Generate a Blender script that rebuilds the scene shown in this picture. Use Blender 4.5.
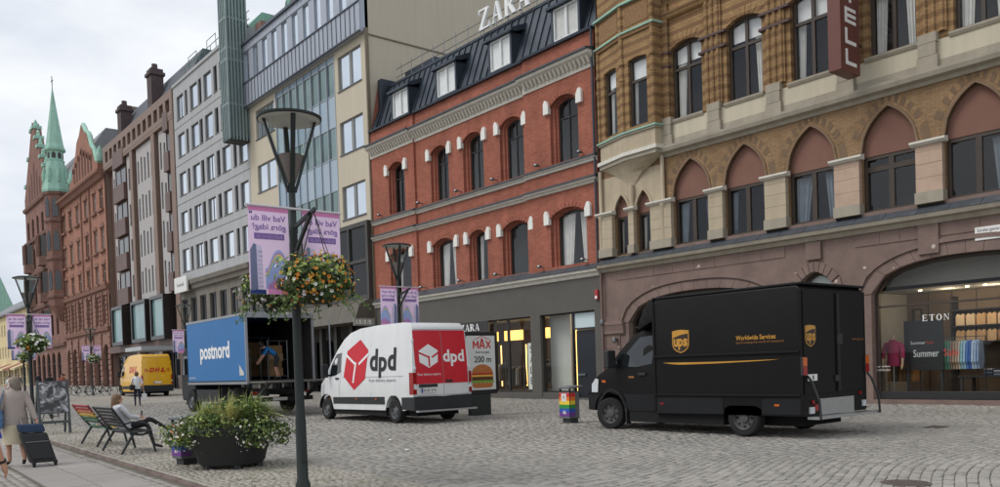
import bpy, bmesh, math, random
import numpy as np
from mathutils import Vector, Matrix
random.seed(7)
rs = np.random.RandomState(11)
for o in list(bpy.data.objects):
    bpy.data.objects.remove(o)
scene = bpy.context.scene
col = scene.collection
rad = math.radians

# ------------------------------------------------------------ camera
def cam_axes(yaw, pitch, roll):
    f = Vector((math.sin(yaw), math.cos(yaw), 0)); r = Vector((math.cos(yaw), -math.sin(yaw), 0)); u = Vector((0, 0, 1))
    f, u = f*math.cos(pitch)+u*math.sin(pitch), u*math.cos(pitch)-f*math.sin(pitch)
    r, u = r*math.cos(roll)+u*math.sin(roll), u*math.cos(roll)-r*math.sin(roll)
    return r, u, f
CAM_R, CAM_U, CAM_F = cam_axes(0.682805, -0.0210067, -0.032904)
CAM_H = 1.5
FPX = 825.4
cd = bpy.data.cameras.new('camera')
cam = bpy.data.objects.new('camera', cd)
col.objects.link(cam)
cd.sensor_fit = 'HORIZONTAL'; cd.sensor_width = 36.0
cd.lens = FPX/1000*36
cd.shift_y = 0.14085
cd.clip_start = 0.1; cd.clip_end = 3000
m = Matrix((CAM_R, CAM_U, -CAM_F)).transposed().to_4x4()
m.translation = (0, 0, CAM_H)
cam.matrix_world = m
scene.camera = cam

# ------------------------------------------------------------ sky and sun (overcast)
SUN_EL, SUN_AZ = rad(52), rad(-62)      # azimuth measured from +Y towards +X
w = bpy.data.worlds.new('World'); scene.world = w; w.use_nodes = True
nt = w.node_tree; nt.nodes.clear()
out = nt.nodes.new('ShaderNodeOutputWorld'); bg = nt.nodes.new('ShaderNodeBackground')
sky = nt.nodes.new('ShaderNodeTexSky'); sky.sky_type = 'NISHITA'; sky.sun_disc = False
sky.sun_elevation = SUN_EL; sky.sun_rotation = SUN_AZ; sky.dust_density = 3.0
tc = nt.nodes.new('ShaderNodeTexCoord')
mp = nt.nodes.new('ShaderNodeMapping'); mp.inputs['Scale'].default_value = (1.0, 1.0, 2.6)
nz = nt.nodes.new('ShaderNodeTexNoise'); nz.inputs['Scale'].default_value = 2.3; nz.inputs['Detail'].default_value = 7; nz.inputs['Roughness'].default_value = .55
rp = nt.nodes.new('ShaderNodeValToRGB')
rp.color_ramp.elements[0].position = .36; rp.color_ramp.elements[0].color = (.58, .64, .74, 1)
rp.color_ramp.elements[1].position = .64; rp.color_ramp.elements[1].color = (.95, .97, 1, 1)
sc = nt.nodes.new('ShaderNodeMix'); sc.data_type = 'RGBA'; sc.blend_type = 'MULTIPLY'; sc.inputs['Factor'].default_value = 1
sc.inputs['B'].default_value = (9.0, 9.0, 9.0, 1)
mx = nt.nodes.new('ShaderNodeMix'); mx.data_type = 'RGBA'; mx.inputs['Factor'].default_value = .93
L = nt.links.new
L(tc.outputs['Generated'], mp.inputs['Vector']); L(mp.outputs['Vector'], nz.inputs['Vector']); L(nz.outputs['Fac'], rp.inputs['Fac'])
L(rp.outputs['Color'], sc.inputs['A']); L(sky.outputs['Color'], mx.inputs['A']); L(sc.outputs['Result'], mx.inputs['B'])
L(mx.outputs['Result'], bg.inputs['Color']); bg.inputs['Strength'].default_value = .1
L(bg.outputs['Background'], out.inputs['Surface'])
sd = bpy.data.lights.new('sun', 'SUN'); sd.energy = 1.3; sd.angle = rad(24); sd.color = (1, .965, .92)
sun = bpy.data.objects.new('sun', sd); col.objects.link(sun)
sdir = Vector((math.sin(SUN_AZ)*math.cos(SUN_EL), math.cos(SUN_AZ)*math.cos(SUN_EL), math.sin(SUN_EL)))
sun.rotation_euler = (-sdir).to_track_quat('-Z', 'Y').to_euler()
sun.location = (0, 0, 60)
scene.view_settings.view_transform = 'Standard'; scene.view_settings.look = 'None'
scene.view_settings.exposure = 0.27; scene.view_settings.gamma = 1; scene.view_settings.use_curve_mapping = False
scene.render.engine = 'CYCLES'
scene.cycles.max_bounces = 6; scene.cycles.transparent_max_bounces = 12

# ------------------------------------------------------------ materials
def s2l(c):
    return tuple(((x/255)/12.92 if x/255 <= .04045 else ((x/255+.055)/1.055)**2.4) for x in c)
MATS = {}
def mat(name, rgb, rough=.7, metal=0., var=.12, scale=3., bump=.0, bscale=60., spec=.5, obj=False, streak=0., emit=None, es=0., coat=0., lin=False, dark=0.):
    """principled material; rgb in sRGB 0-255; colour varied with two noises, optional bump"""
    if name in MATS: return MATS[name]
    c = rgb if lin else s2l(rgb)
    mt = bpy.data.materials.new(name); mt.use_nodes = True
    t = mt.node_tree; b = t.nodes['Principled BSDF']
    b.inputs['Roughness'].default_value = rough; b.inputs['Metallic'].default_value = metal
    b.inputs['Specular IOR Level'].default_value = spec; b.inputs['Coat Weight'].default_value = coat
    b.inputs['Base Color'].default_value = (*c, 1)
    if emit:
        b.inputs['Emission Color'].default_value = (*s2l(emit), 1); b.inputs['Emission Strength'].default_value = es
    if var or bump:
        if obj: g = t.nodes.new('ShaderNodeTexCoord'); src = g.outputs['Object']
        else: g = t.nodes.new('ShaderNodeNewGeometry'); src = g.outputs['Position']
        n1 = t.nodes.new('ShaderNodeTexNoise'); n1.inputs['Scale'].default_value = scale; n1.inputs['Detail'].default_value = 8; n1.inputs['Roughness'].default_value = .65
        t.links.new(src, n1.inputs['Vector'])
        fac = n1.outputs['Fac']
        if streak:
            mpn = t.nodes.new('ShaderNodeMapping'); mpn.inputs['Scale'].default_value = (2.2, 2.2, .18)
            n2 = t.nodes.new('ShaderNodeTexNoise'); n2.inputs['Scale'].default_value = 1.6; n2.inputs['Detail'].default_value = 6
            t.links.new(src, mpn.inputs['Vector']); t.links.new(mpn.outputs['Vector'], n2.inputs['Vector'])
            mm = t.nodes.new('ShaderNodeMix'); mm.inputs['Factor'].default_value = streak
            t.links.new(fac, mm.inputs['A']); t.links.new(n2.outputs['Fac'], mm.inputs['B']); fac = mm.outputs['Result']
        r = t.nodes.new('ShaderNodeMapRange'); r.inputs['From Min'].default_value = .3; r.inputs['From Max'].default_value = .7
        r.inputs['To Min'].default_value = 1-var-dark; r.inputs['To Max'].default_value = 1+var
        t.links.new(fac, r.inputs['Value'])
        mu = t.nodes.new('ShaderNodeMix'); mu.data_type = 'RGBA'; mu.blend_type = 'MULTIPLY'; mu.inputs['Factor'].default_value = 1
        mu.inputs['A'].default_value = (*c, 1); t.links.new(r.outputs['Result'], mu.inputs['B'])
        t.links.new(mu.outputs['Result'], b.inputs['Base Color'])
        if bump:
            n3 = t.nodes.new('ShaderNodeTexNoise'); n3.inputs['Scale'].default_value = bscale; n3.inputs['Detail'].default_value = 4
            t.links.new(src, n3.inputs['Vector'])
            bp = t.nodes.new('ShaderNodeBump'); bp.inputs['Strength'].default_value = bump; bp.inputs['Distance'].default_value = .02
            t.links.new(n3.outputs['Fac'], bp.inputs['Height']); t.links.new(bp.outputs['Normal'], b.inputs['Normal'])
    MATS[name] = mt
    return mt

def brick_mat(name, c1, c2, mortar, bw=.26, rh=.077, ms=.012, stripes=None, bump=.25, patches=.5):
    """brickwork laid out on walls; coordinates (x+y, z) so that reveals continue round corners"""
    mt = bpy.data.materials.new(name); mt.use_nodes = True
    t = mt.node_tree; b = t.nodes['Principled BSDF']; b.inputs['Roughness'].default_value = .85; b.inputs['Specular IOR Level'].default_value = .25
    g = t.nodes.new('ShaderNodeNewGeometry'); sp = t.nodes.new('ShaderNodeSeparateXYZ'); t.links.new(g.outputs['Position'], sp.inputs[0])
    ad = t.nodes.new('ShaderNodeMath'); t.links.new(sp.outputs['X'], ad.inputs[0]); t.links.new(sp.outputs['Y'], ad.inputs[1])
    cb = t.nodes.new('ShaderNodeCombineXYZ'); t.links.new(ad.outputs[0], cb.inputs['X']); t.links.new(sp.outputs['Z'], cb.inputs['Y'])
    bt = t.nodes.new('ShaderNodeTexBrick'); t.links.new(cb.outputs[0], bt.inputs['Vector'])
    bt.inputs['Scale'].default_value = 1; bt.inputs['Brick Width'].default_value = bw; bt.inputs['Row Height'].default_value = rh
    bt.inputs['Mortar Size'].default_value = ms; bt.inputs['Color1'].default_value = (*s2l(c1), 1); bt.inputs['Color2'].default_value = (*s2l(c2), 1); bt.inputs['Mortar'].default_value = (*s2l(mortar), 1)
    colr = bt.outputs['Color']
    n = t.nodes.new('ShaderNodeTexNoise'); n.inputs['Scale'].default_value = .9; n.inputs['Detail'].default_value = 9; n.inputs['Roughness'].default_value = .7
    t.links.new(g.outputs['Position'], n.inputs['Vector'])
    r = t.nodes.new('ShaderNodeMapRange'); r.inputs['From Min'].default_value = .3; r.inputs['From Max'].default_value = .7; r.inputs['To Min'].default_value = 1-.6*patches; r.inputs['To Max'].default_value = 1+.5*patches
    mpn = t.nodes.new('ShaderNodeMapping'); mpn.inputs['Scale'].default_value = (1.6, 1.6, .12); n2 = t.nodes.new('ShaderNodeTexNoise'); n2.inputs['Scale'].default_value = 1.5; n2.inputs['Detail'].default_value = 7
    t.links.new(g.outputs['Position'], mpn.inputs['Vector']); t.links.new(mpn.outputs['Vector'], n2.inputs['Vector'])
    mf = t.nodes.new('ShaderNodeMix'); mf.inputs['Factor'].default_value = .4; t.links.new(n.outputs['Fac'], mf.inputs['A']); t.links.new(n2.outputs['Fac'], mf.inputs['B'])
    t.links.new(mf.outputs['Result'], r.inputs['Value'])
    if stripes:                        # (period, share, colour, offset)
        per, share, sc_, off = stripes
        md = t.nodes.new('ShaderNodeMath'); md.operation = 'MULTIPLY_ADD'; md.inputs[1].default_value = 1/per; md.inputs[2].default_value = off
        t.links.new(sp.outputs['Z'], md.inputs[0])
        fr = t.nodes.new('ShaderNodeMath'); fr.operation = 'FRACT'; t.links.new(md.outputs[0], fr.inputs[0])
        lt = t.nodes.new('ShaderNodeMath'); lt.operation = 'LESS_THAN'; lt.inputs[1].default_value = share; t.links.new(fr.outputs[0], lt.inputs[0])
        f2 = t.nodes.new('ShaderNodeMath'); f2.operation = 'MULTIPLY'; f2.inputs[1].default_value = .8; t.links.new(lt.outputs[0], f2.inputs[0])
        mm = t.nodes.new('ShaderNodeMix'); mm.data_type = 'RGBA'; t.links.new(f2.outputs[0], mm.inputs['Factor']); t.links.new(colr, mm.inputs['A']); mm.inputs['B'].default_value = (*s2l(sc_), 1)
        colr = mm.outputs['Result']
    mu = t.nodes.new('ShaderNodeMix'); mu.data_type = 'RGBA'; mu.blend_type = 'MULTIPLY'; mu.inputs['Factor'].default_value = 1
    t.links.new(colr, mu.inputs['A']); t.links.new(r.outputs['Result'], mu.inputs['B']); t.links.new(mu.outputs['Result'], b.inputs['Base Color'])
    bp = t.nodes.new('ShaderNodeBump'); bp.inputs['Strength'].default_value = bump; bp.inputs['Distance'].default_value = .01; bp.invert = True
    t.links.new(bt.outputs['Fac'], bp.inputs['Height']); t.links.new(bp.outputs['Normal'], b.inputs['Normal'])
    MATS[name] = mt
    return mt

def glass_mat(name, tint=(1, 1, 1), refl=1.0):
    """thin clear pane: transparent with Fresnel reflection"""
    mt = bpy.data.materials.new(name); mt.use_nodes = True
    t = mt.node_tree; t.nodes.clear()
    o = t.nodes.new('ShaderNodeOutputMaterial'); tr = t.nodes.new('ShaderNodeBsdfTransparent'); gl = t.nodes.new('ShaderNodeBsdfGlossy')
    tr.inputs['Color'].default_value = (*tint, 1); gl.inputs['Roughness'].default_value = .015; gl.inputs['Color'].default_value = (.95, .97, 1, 1)
    g = t.nodes.new('ShaderNodeNewGeometry'); dt = t.nodes.new('ShaderNodeVectorMath'); dt.operation = 'DOT_PRODUCT'
    t.links.new(g.outputs['Incoming'], dt.inputs[0]); t.links.new(g.outputs['Normal'], dt.inputs[1])
    ab = t.nodes.new('ShaderNodeMath'); ab.operation = 'ABSOLUTE'; t.links.new(dt.outputs['Value'], ab.inputs[0])
    on = t.nodes.new('ShaderNodeMath'); on.operation = 'SUBTRACT'; on.inputs[0].default_value = 1; t.links.new(ab.outputs[0], on.inputs[1])
    fr = t.nodes.new('ShaderNodeMath'); fr.operation = 'POWER'; fr.inputs[1].default_value = 4.5; t.links.new(on.outputs[0], fr.inputs[0])
    ml = t.nodes.new('ShaderNodeMath'); ml.operation = 'MULTIPLY_ADD'; ml.inputs[1].default_value = .9; ml.inputs[2].default_value = .055*refl; ml.use_clamp = True
    mx_ = t.nodes.new('ShaderNodeMixShader')
    t.links.new(fr.outputs[0], ml.inputs[0]); t.links.new(ml.outputs[0], mx_.inputs[0]); t.links.new(tr.outputs[0], mx_.inputs[1]); t.links.new(gl.outputs[0], mx_.inputs[2]); t.links.new(mx_.outputs[0], o.inputs[0])
    MATS[name] = mt
    return mt

# ------------------------------------------------------------ mesh builder
OFF = {}
def off_of(p):
    return OFF.get(p.name, Vector((0, 0, 0))) if p else Vector((0, 0, 0))
class MB:
    def __init__(s): s.v = []; s.f = []
    def add(s, vs, fs):
        n = len(s.v); s.v += [tuple(v) for v in vs]; s.f += [tuple(i+n for i in f) for f in fs]; return s
    def box(s, x0, x1, y0, y1, z0, z1):
        return s.add([(x0,y0,z0),(x1,y0,z0),(x1,y1,z0),(x0,y1,z0),(x0,y0,z1),(x1,y0,z1),(x1,y1,z1),(x0,y1,z1)],
                     [(0,3,2,1),(4,5,6,7),(0,1,5,4),(1,2,6,5),(2,3,7,6),(3,0,4,7)])
    def poly(s, pts): return s.add(pts, [tuple(range(len(pts)))])
    def prism(s, pts, axis, a, b, caps=True):
        """pts 2-D polygon; axis 'x': (y,z), 'y': (x,z), 'z': (x,y); extruded from a to b"""
        n = len(pts)
        def P(p, t): return (t, p[0], p[1]) if axis == 'x' else ((p[0], t, p[1]) if axis == 'y' else (p[0], p[1], t))
        vs = [P(p, a) for p in pts]+[P(p, b) for p in pts]
        fs = [(i, (i+1) % n, n+(i+1) % n, n+i) for i in range(n)]
        if caps: fs += [tuple(range(n))[::-1], tuple(range(n, 2*n))]
        return s.add(vs, fs)
    def tube(s, path, r, n=8, cap=True):
        pts = [Vector(p) for p in path]; k = len(pts); rr = r if isinstance(r, (list, tuple)) else [r]*k
        vs = []; fs = []
        up = None
        for i, p in enumerate(pts):
            d = (pts[min(i+1, k-1)]-pts[max(i-1, 0)]).normalized()
            if up is None: up = Vector((0, 0, 1)) if abs(d.z) < .9 else Vector((1, 0, 0))
            a = d.cross(up); a = a.normalized() if a.length > 1e-6 else d.orthogonal().normalized()
            b_ = a.cross(d); up = b_
            for j in range(n):
                t_ = 2*math.pi*j/n; vs.append(p+(a*math.cos(t_)+b_*math.sin(t_))*rr[i])
        for i in range(k-1):
            for j in range(n):
                fs.append((i*n+j, i*n+(j+1) % n, (i+1)*n+(j+1) % n, (i+1)*n+j))
        if cap: fs += [tuple(range(n))[::-1], tuple(range((k-1)*n, k*n))]
        return s.add(vs, fs)
    def lathe(s, prof, c=(0, 0, 0), n=24, cap=True, sx=1., sy=1.):
        vs = []; fs = []; k = len(prof)
        for r, z in prof:
            for j in range(n):
                t_ = 2*math.pi*j/n; vs.append((c[0]+r*math.cos(t_)*sx, c[1]+r*math.sin(t_)*sy, c[2]+z))
        for i in range(k-1):
            for j in range(n): fs.append((i*n+j, i*n+(j+1) % n, (i+1)*n+(j+1) % n, (i+1)*n+j))
        if cap: fs += [tuple(range(n))[::-1], tuple(range((k-1)*n, k*n))]
        return s.add(vs, fs)
    def bar(s, p, q, w, h, up=(0, 0, 1)):
        p = Vector(p); q = Vector(q); d = (q-p).normalized(); u = Vector(up)
        a = d.cross(u)
        if a.length < 1e-4: a = d.cross(Vector((1, 0, 0)))
        a.normalize(); b_ = a.cross(d).normalized()
        vs = []
        for e in (p, q):
            for i, j in ((-1,-1),(1,-1),(1,1),(-1,1)): vs.append(e+a*(i*w/2)+b_*(j*h/2))
        return s.add(vs, [(0,1,2,3),(7,6,5,4),(0,4,5,1),(1,5,6,2),(2,6,7,3),(3,7,4,0)])
    def build(s, name, material, parent=None, smooth=None, bevel=0., seg=2, recalc=True, label=None, category=None, group=None, kind=None, bangle=30):
        o_ = off_of(parent)
        me = bpy.data.meshes.new(name)
        me.from_pydata([(v[0]-o_.x, v[1]-o_.y, v[2]-o_.z) for v in s.v] if parent else s.v, [], s.f)
        if bevel or recalc:
            bm = bmesh.new(); bm.from_mesh(me)
            if bevel: bmesh.ops.remove_doubles(bm, verts=bm.verts, dist=1e-5)
            bmesh.ops.recalc_face_normals(bm, faces=bm.faces)
            if bevel:
                es = [e for e in bm.edges if len(e.link_faces) == 2 and e.calc_face_angle(0) > rad(bangle)]
                bmesh.ops.bevel(bm, geom=es, offset=bevel, segments=seg, profile=.6, affect='EDGES', clamp_overlap=True)
            bm.to_mesh(me); bm.free()
        for mt in (material if isinstance(material, list) else [material]): me.materials.append(mt)
        if smooth is not None:
            me.polygons.foreach_set('use_smooth', [True]*len(me.polygons)); me.set_sharp_from_angle(angle=rad(smooth))
        return link(name, me, parent, label, category, group, kind)
def link(name, me, parent=None, label=None, category=None, group=None, kind=None):
    o = bpy.data.objects.new(name, me); col.objects.link(o)
    if parent: o.parent = parent; OFF[o.name] = off_of(parent)
    tag(o, label, category, group, kind)
    return o
def tag(o, label=None, category=None, group=None, kind=None):
    if label: o['label'] = label
    if category: o['category'] = category
    if group: o['group'] = group
    if kind: o['kind'] = kind
    return o
def thing(name, loc, label, category, group=None):
    """an Empty at the base of a thing; parts are given in world coordinates and stored relative to it"""
    o = bpy.data.objects.new(name, None); col.objects.link(o); o.location = loc; o.empty_display_size = .2
    OFF[o.name] = Vector(loc)
    return tag(o, label, category, group)
def copy_tree(o, parent=None):
    c = o.copy(); col.objects.link(c); c.parent = parent
    for ch in list(o.children): copy_tree(ch, c)
    return c

# ------------------------------------------------------------ lettering (built-in font) as flat meshes
TXT = {}
def text_geo(s, offset=0., shear=0., spacing=1., squash=1.):
    """returns (verts2d, faces, width, height) normalised so that the glyph height is about 1"""
    key = (s, offset, shear, spacing)
    if key not in TXT:
        cu = bpy.data.curves.new('t', 'FONT'); cu.body = s; cu.size = 1; cu.offset = offset; cu.shear = shear; cu.space_character = spacing; cu.resolution_u = 4
        cu.fill_mode = 'FRONT'
        ob = bpy.data.objects.new('t', cu); col.objects.link(ob)
        bpy.context.view_layer.update()
        dg = bpy.context.evaluated_depsgraph_get(); me = ob.evaluated_get(dg).to_mesh()
        vs = [(v.co.x, v.co.y) for v in me.vertices]; fs = [tuple(p.vertices) for p in me.polygons]
        ob.evaluated_get(dg).to_mesh_clear(); bpy.data.objects.remove(ob); bpy.data.curves.remove(cu)
        TXT[key] = (vs, fs)
    return TXT[key]
def text(mb, s, fn, u0, u1, v0, v1, **k):
    """fit lettering s into the rectangle u0..u1 x v0..v1 of a surface given by fn(u, v) -> point"""
    vs, fs = text_geo(s, **k)
    xs = [v[0] for v in vs]; ys = [v[1] for v in vs]; a, b_, c, d = min(xs), max(xs), min(ys), max(ys)
    mb.add([fn(u0+(x-a)/(b_-a)*(u1-u0), v0+(y-c)/(d-c)*(v1-v0)) for x, y in vs], fs)
def shape(mb, pts, fn): mb.poly([fn(u, v) for u, v in pts])

def gz(y): return min(1.0, max(0., (y-28)*.01))

# ============================================================ GROUND
def stone_mat(name, c, rough=.75, moss=0., seams=False):
    """paving stone; face attribute 'tint' gives each stone its own tone"""
    mt = bpy.data.materials.new(name); mt.use_nodes = True
    t = mt.node_tree; b = t.nodes['Principled BSDF']; b.inputs['Roughness'].default_value = rough; b.inputs['Specular IOR Level'].default_value = .35
    at = t.nodes.new('ShaderNodeAttribute'); at.attribute_name = 'tint'
    g = t.nodes.new('ShaderNodeNewGeometry')
    n = t.nodes.new('ShaderNodeTexNoise'); n.inputs['Scale'].default_value = .35; n.inputs['Detail'].default_value = 10; n.inputs['Roughness'].default_value = .62; t.links.new(g.outputs['Position'], n.inputs['Vector'])
    n2 = t.nodes.new('ShaderNodeTexNoise'); n2.inputs['Scale'].default_value = 45; n2.inputs['Detail'].default_value = 4; t.links.new(g.outputs['Position'], n2.inputs['Vector'])
    r = t.nodes.new('ShaderNodeMapRange'); r.inputs['From Min'].default_value = .3; r.inputs['From Max'].default_value = .7; r.inputs['To Min'].default_value = .82; r.inputs['To Max'].default_value = 1.1; t.links.new(n.outputs['Fac'], r.inputs['Value'])
    r2 = t.nodes.new('ShaderNodeMapRange'); r2.inputs['From Min'].default_value = .3; r2.inputs['From Max'].default_value = .7; r2.inputs['To Min'].default_value = .86; r2.inputs['To Max'].default_value = 1.14; t.links.new(n2.outputs['Fac'], r2.inputs['Value'])
    a = t.nodes.new('ShaderNodeMath'); a.operation = 'MULTIPLY'; t.links.new(r.outputs[0], a.inputs[0]); t.links.new(r2.outputs[0], a.inputs[1])
    a2 = t.nodes.new('ShaderNodeMath'); a2.operation = 'MULTIPLY'; t.links.new(a.outputs[0], a2.inputs[0])
    ad = t.nodes.new('ShaderNodeMath'); ad.operation = 'ADD'; ad.inputs[1].default_value = 1.; t.links.new(at.outputs['Fac'], ad.inputs[0]); t.links.new(ad.outputs[0], a2.inputs[1])
    mu = t.nodes.new('ShaderNodeMix'); mu.data_type = 'RGBA'; mu.blend_type = 'MULTIPLY'; mu.inputs['Factor'].default_value = 1; mu.inputs['A'].default_value = (*s2l(c), 1); t.links.new(a2.outputs[0], mu.inputs['B'])
    src = mu.outputs['Result']
    if moss:
        n3 = t.nodes.new('ShaderNodeTexNoise'); n3.inputs['Scale'].default_value = 2.2; n3.inputs['Detail'].default_value = 8; t.links.new(g.outputs['Position'], n3.inputs['Vector'])
        r3 = t.nodes.new('ShaderNodeMapRange'); r3.inputs['From Min'].default_value = .52; r3.inputs['From Max'].default_value = .66; r3.inputs['To Max'].default_value = moss; t.links.new(n3.outputs['Fac'], r3.inputs['Value'])
        mm = t.nodes.new('ShaderNodeMix'); mm.data_type = 'RGBA'; t.links.new(r3.outputs[0], mm.inputs['Factor']); t.links.new(src, mm.inputs['A']); mm.inputs['B'].default_value = (*s2l((84, 96, 58)), 1); src = mm.outputs['Result']
    t.links.new(src, b.inputs['Base Color'])
    bp = t.nodes.new('ShaderNodeBump'); bp.inputs['Strength'].default_value = .35; bp.inputs['Distance'].default_value = .01; t.links.new(n2.outputs['Fac'], bp.inputs['Height']); t.links.new(bp.outputs['Normal'], b.inputs['Normal'])
    MATS[name] = mt
    return mt
M_SETT = stone_mat('granite_sett', (151, 147, 140))
M_COBB = stone_mat('granite_cobble', (163, 157, 146), moss=.35)
M_STRIP = stone_mat('granite_strip', (147, 142, 135))
M_SLAB = stone_mat('slab_stone', (150, 144, 139))
M_KERB = stone_mat('red_granite', (108, 92, 86))
M_BED = stone_mat('joint_sand', (98, 92, 82), rough=.95, moss=.55)

# bed sheet that reaches the horizon, following the slight rise up the street
g = MB(); ys = [-200, 0, 28, 60, 100, 128, 300, 2500]
for i in range(len(ys)-1):
    z0, z1 = gz(ys[i])-.035, gz(ys[i+1])-.035
    g.add([(-800, ys[i], z0), (2000, ys[i], z0), (2000, ys[i+1], z1), (-800, ys[i+1], z1)], [(0, 1, 2, 3)])
ground = g.build('ground', M_BED, kind='structure', label='sandy bed of the paved square between the stones')

def far_paving_mat():
    mt = bpy.data.materials.new('far_setts'); mt.use_nodes = True
    t = mt.node_tree; b = t.nodes['Principled BSDF']; b.inputs['Roughness'].default_value = .8; b.inputs['Specular IOR Level'].default_value = .35
    gg = t.nodes.new('ShaderNodeNewGeometry')
    bt = t.nodes.new('ShaderNodeTexBrick'); bt.inputs['Scale'].default_value = 1; bt.inputs['Brick Width'].default_value = .21; bt.inputs['Row Height'].default_value = .125; bt.inputs['Mortar Size'].default_value = .012
    bt.inputs['Color1'].default_value = (*s2l((170, 165, 154)), 1); bt.inputs['Color2'].default_value = (*s2l((148, 143, 134)), 1); bt.inputs['Mortar'].default_value = (*s2l((98, 93, 85)), 1)
    t.links.new(gg.outputs['Position'], bt.inputs['Vector'])
    n = t.nodes.new('ShaderNodeTexNoise'); n.inputs['Scale'].default_value = .3; n.inputs['Detail'].default_value = 8; t.links.new(gg.outputs['Position'], n.inputs['Vector'])
    r = t.nodes.new('ShaderNodeMapRange'); r.inputs['From Min'].default_value = .3; r.inputs['From Max'].default_value = .7; r.inputs['To Min'].default_value = .85; r.inputs['To Max'].default_value = 1.1; t.links.new(n.outputs['Fac'], r.inputs['Value'])
    mu = t.nodes.new('ShaderNodeMix'); mu.data_type = 'RGBA'; mu.blend_type = 'MULTIPLY'; mu.inputs['Factor'].default_value = 1
    t.links.new(bt.outputs['Color'], mu.inputs['A']); t.links.new(r.outputs[0], mu.inputs['B']); t.links.new(mu.outputs['Result'], b.inputs['Base Color'])
    MATS['far_setts'] = mt; return mt
g = MB()
YF = 46.
ys = [YF, 60, 100, 128, 400]
for i in range(len(ys)-1):
    g.add([(-40, ys[i], gz(ys[i])), (120, ys[i], gz(ys[i])), (120, ys[i+1], gz(ys[i+1])), (-40, ys[i+1], gz(ys[i+1]))], [(0, 1, 2, 3)])
paving = g.build('street_paving', far_paving_mat(), kind='structure', label='grey granite paving of the street beyond the parked trucks')

def sx(Y): return .032*(Y-12)             # the pavement edge drifts slightly across the street
def make_cells():
    """every stone as (cx, cy, angle, length, width, family)"""
    C = []
    def S(x): return 1.33*math.tanh((x-9.9)/2.2)*.55+.02*x
    def dS(x): return 1.33*.55/2.2/math.cosh((x-9.9)/2.2)**2+.02
    r_ = random.Random(3)
    rw = .128
    y = -3.0
    while y < YF:
        x = 6.0+sx(max(y, 0))*.4+r_.uniform(-.12, .12)
        while x < 24.7:
            l = r_.uniform(.15, .27)
            cx = x+l/2; cy = y+S(cx)+.05*math.sin(cx*1.1+y*.35)
            if -2.5 < cy < YF and cx < 24.74: C.append((cx, cy, math.atan(dS(cx)), l, rw, 0))
            x += l
        y += rw
    # small cobbles between the kerb and the setts
    y = 2.0
    while y < 40:
        x = 4.02+sx(y)
        while x < 6.05+sx(y)*.4:
            l = r_.uniform(.085, .125)
            C.append((x+l/2, y+r_.uniform(-.012, .012), r_.uniform(-.06, .06), l, .105, 1)); x += l
        y += .105
    # strips of narrow stones either side of the slabs: rows along the street
    for xa, xb in ((3.5, 3.86), (1.55, 2.3)):
        k = int((xb-xa)/.12)
        for i in range(k):
            y = 2+r_.uniform(0, .2)
            while y < 60:
                l = r_.uniform(.16, .24)
                C.append((xa+(i+.5)*.12+sx(y+l/2), y+l/2, math.pi/2-.032, l, .12, 2)); y += l
    y = 2.
    while y < 60:
        C.append((3.94+sx(y+.4), y+.4, math.pi/2-.032, .8, .1, 3)); y += .8
    return np.array(C)
CELLS = make_cells()
FAM_M = [M_SETT, M_COBB, M_STRIP, M_KERB]
def in_view(x, y, z=0.):
    v = Vector((x, y, z-CAM_H)); d = v.dot(CAM_F)
    if d < .5: return 0, 9e9
    u_ = 500+FPX*v.dot(CAM_R)/d; w_ = 384.35-FPX*v.dot(CAM_U)/d
    return (0 <= u_ <= 1000 and w_ <= 492), d
order = []
for i, c in enumerate(CELLS):
    ok, d = in_view(c[0], c[1])
    if ok and c[5] != 3 and d < 13: order.append((d/math.sqrt(c[3]*c[4]), i))
order.sort()
single = set(i for _, i in order[:300])
JT = .013
def joined(fam, name, label):
    idx = np.array([i for i in range(len(CELLS)) if CELLS[i][5] == fam and i not in single])
    c = CELLS[idx]; n = len(c)
    ca, sa = np.cos(c[:, 2]), np.sin(c[:, 2]); hl, hw = c[:, 3]/2-JT/2-.001, c[:, 4]/2-JT/2
    zt = np.array([gz(y) for y in c[:, 1]])+rs.uniform(-.006, .006, n)
    V = np.zeros((n, 8, 3))
    for k, (i, j) in enumerate(((-1, -1), (1, -1), (1, 1), (-1, 1))):
        for lev in (0, 1):
            a = hl*i*(1 if lev == 0 else .95)+rs.uniform(-.005, .005, n); b = hw*j*(1 if lev == 0 else .92)+rs.uniform(-.004, .004, n)
            V[:, k+4*lev, 0] = c[:, 0]+a*ca-b*sa; V[:, k+4*lev, 1] = c[:, 1]+a*sa+b*ca
            V[:, k+4*lev, 2] = (zt+rs.uniform(-.003, .003, n)) if lev else zt-.04
    faces = np.array([(4, 5, 6, 7), (0, 1, 5, 4), (1, 2, 6, 5), (2, 3, 7, 6), (3, 0, 4, 7)])
    Fc = (np.arange(n)[:, None, None]*8+faces[None]).reshape(-1)
    me = bpy.data.meshes.new(name); me.vertices.add(n*8); me.vertices.foreach_set('co', V.reshape(-1))
    me.loops.add(len(Fc)); me.loops.foreach_set('vertex_index', Fc.astype(np.int32)); nf = n*5
    me.polygons.add(nf); me.polygons.foreach_set('loop_start', np.arange(nf, dtype=np.int32)*4)
    me.update(calc_edges=True)
    at = me.attributes.new('tint', 'FLOAT', 'FACE'); at.data.foreach_set('value', np.repeat(np.clip(rs.normal(0, .065, n), -.25, .18), 5).astype(np.float32))
    me.materials.append(FAM_M[fam])
    return link(name, me, ground, kind='stuff', label=label)
joined(0, 'granite_setts', 'grey granite setts laid in curving rows')
joined(1, 'small_cobbles', 'small mossy cobbles around the benches and the planter')
joined(2, 'sett_strip', 'narrow setts bordering the pavement slabs')
joined(3, 'kerb_stones', 'reddish kerb stones')
protos = {}
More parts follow.
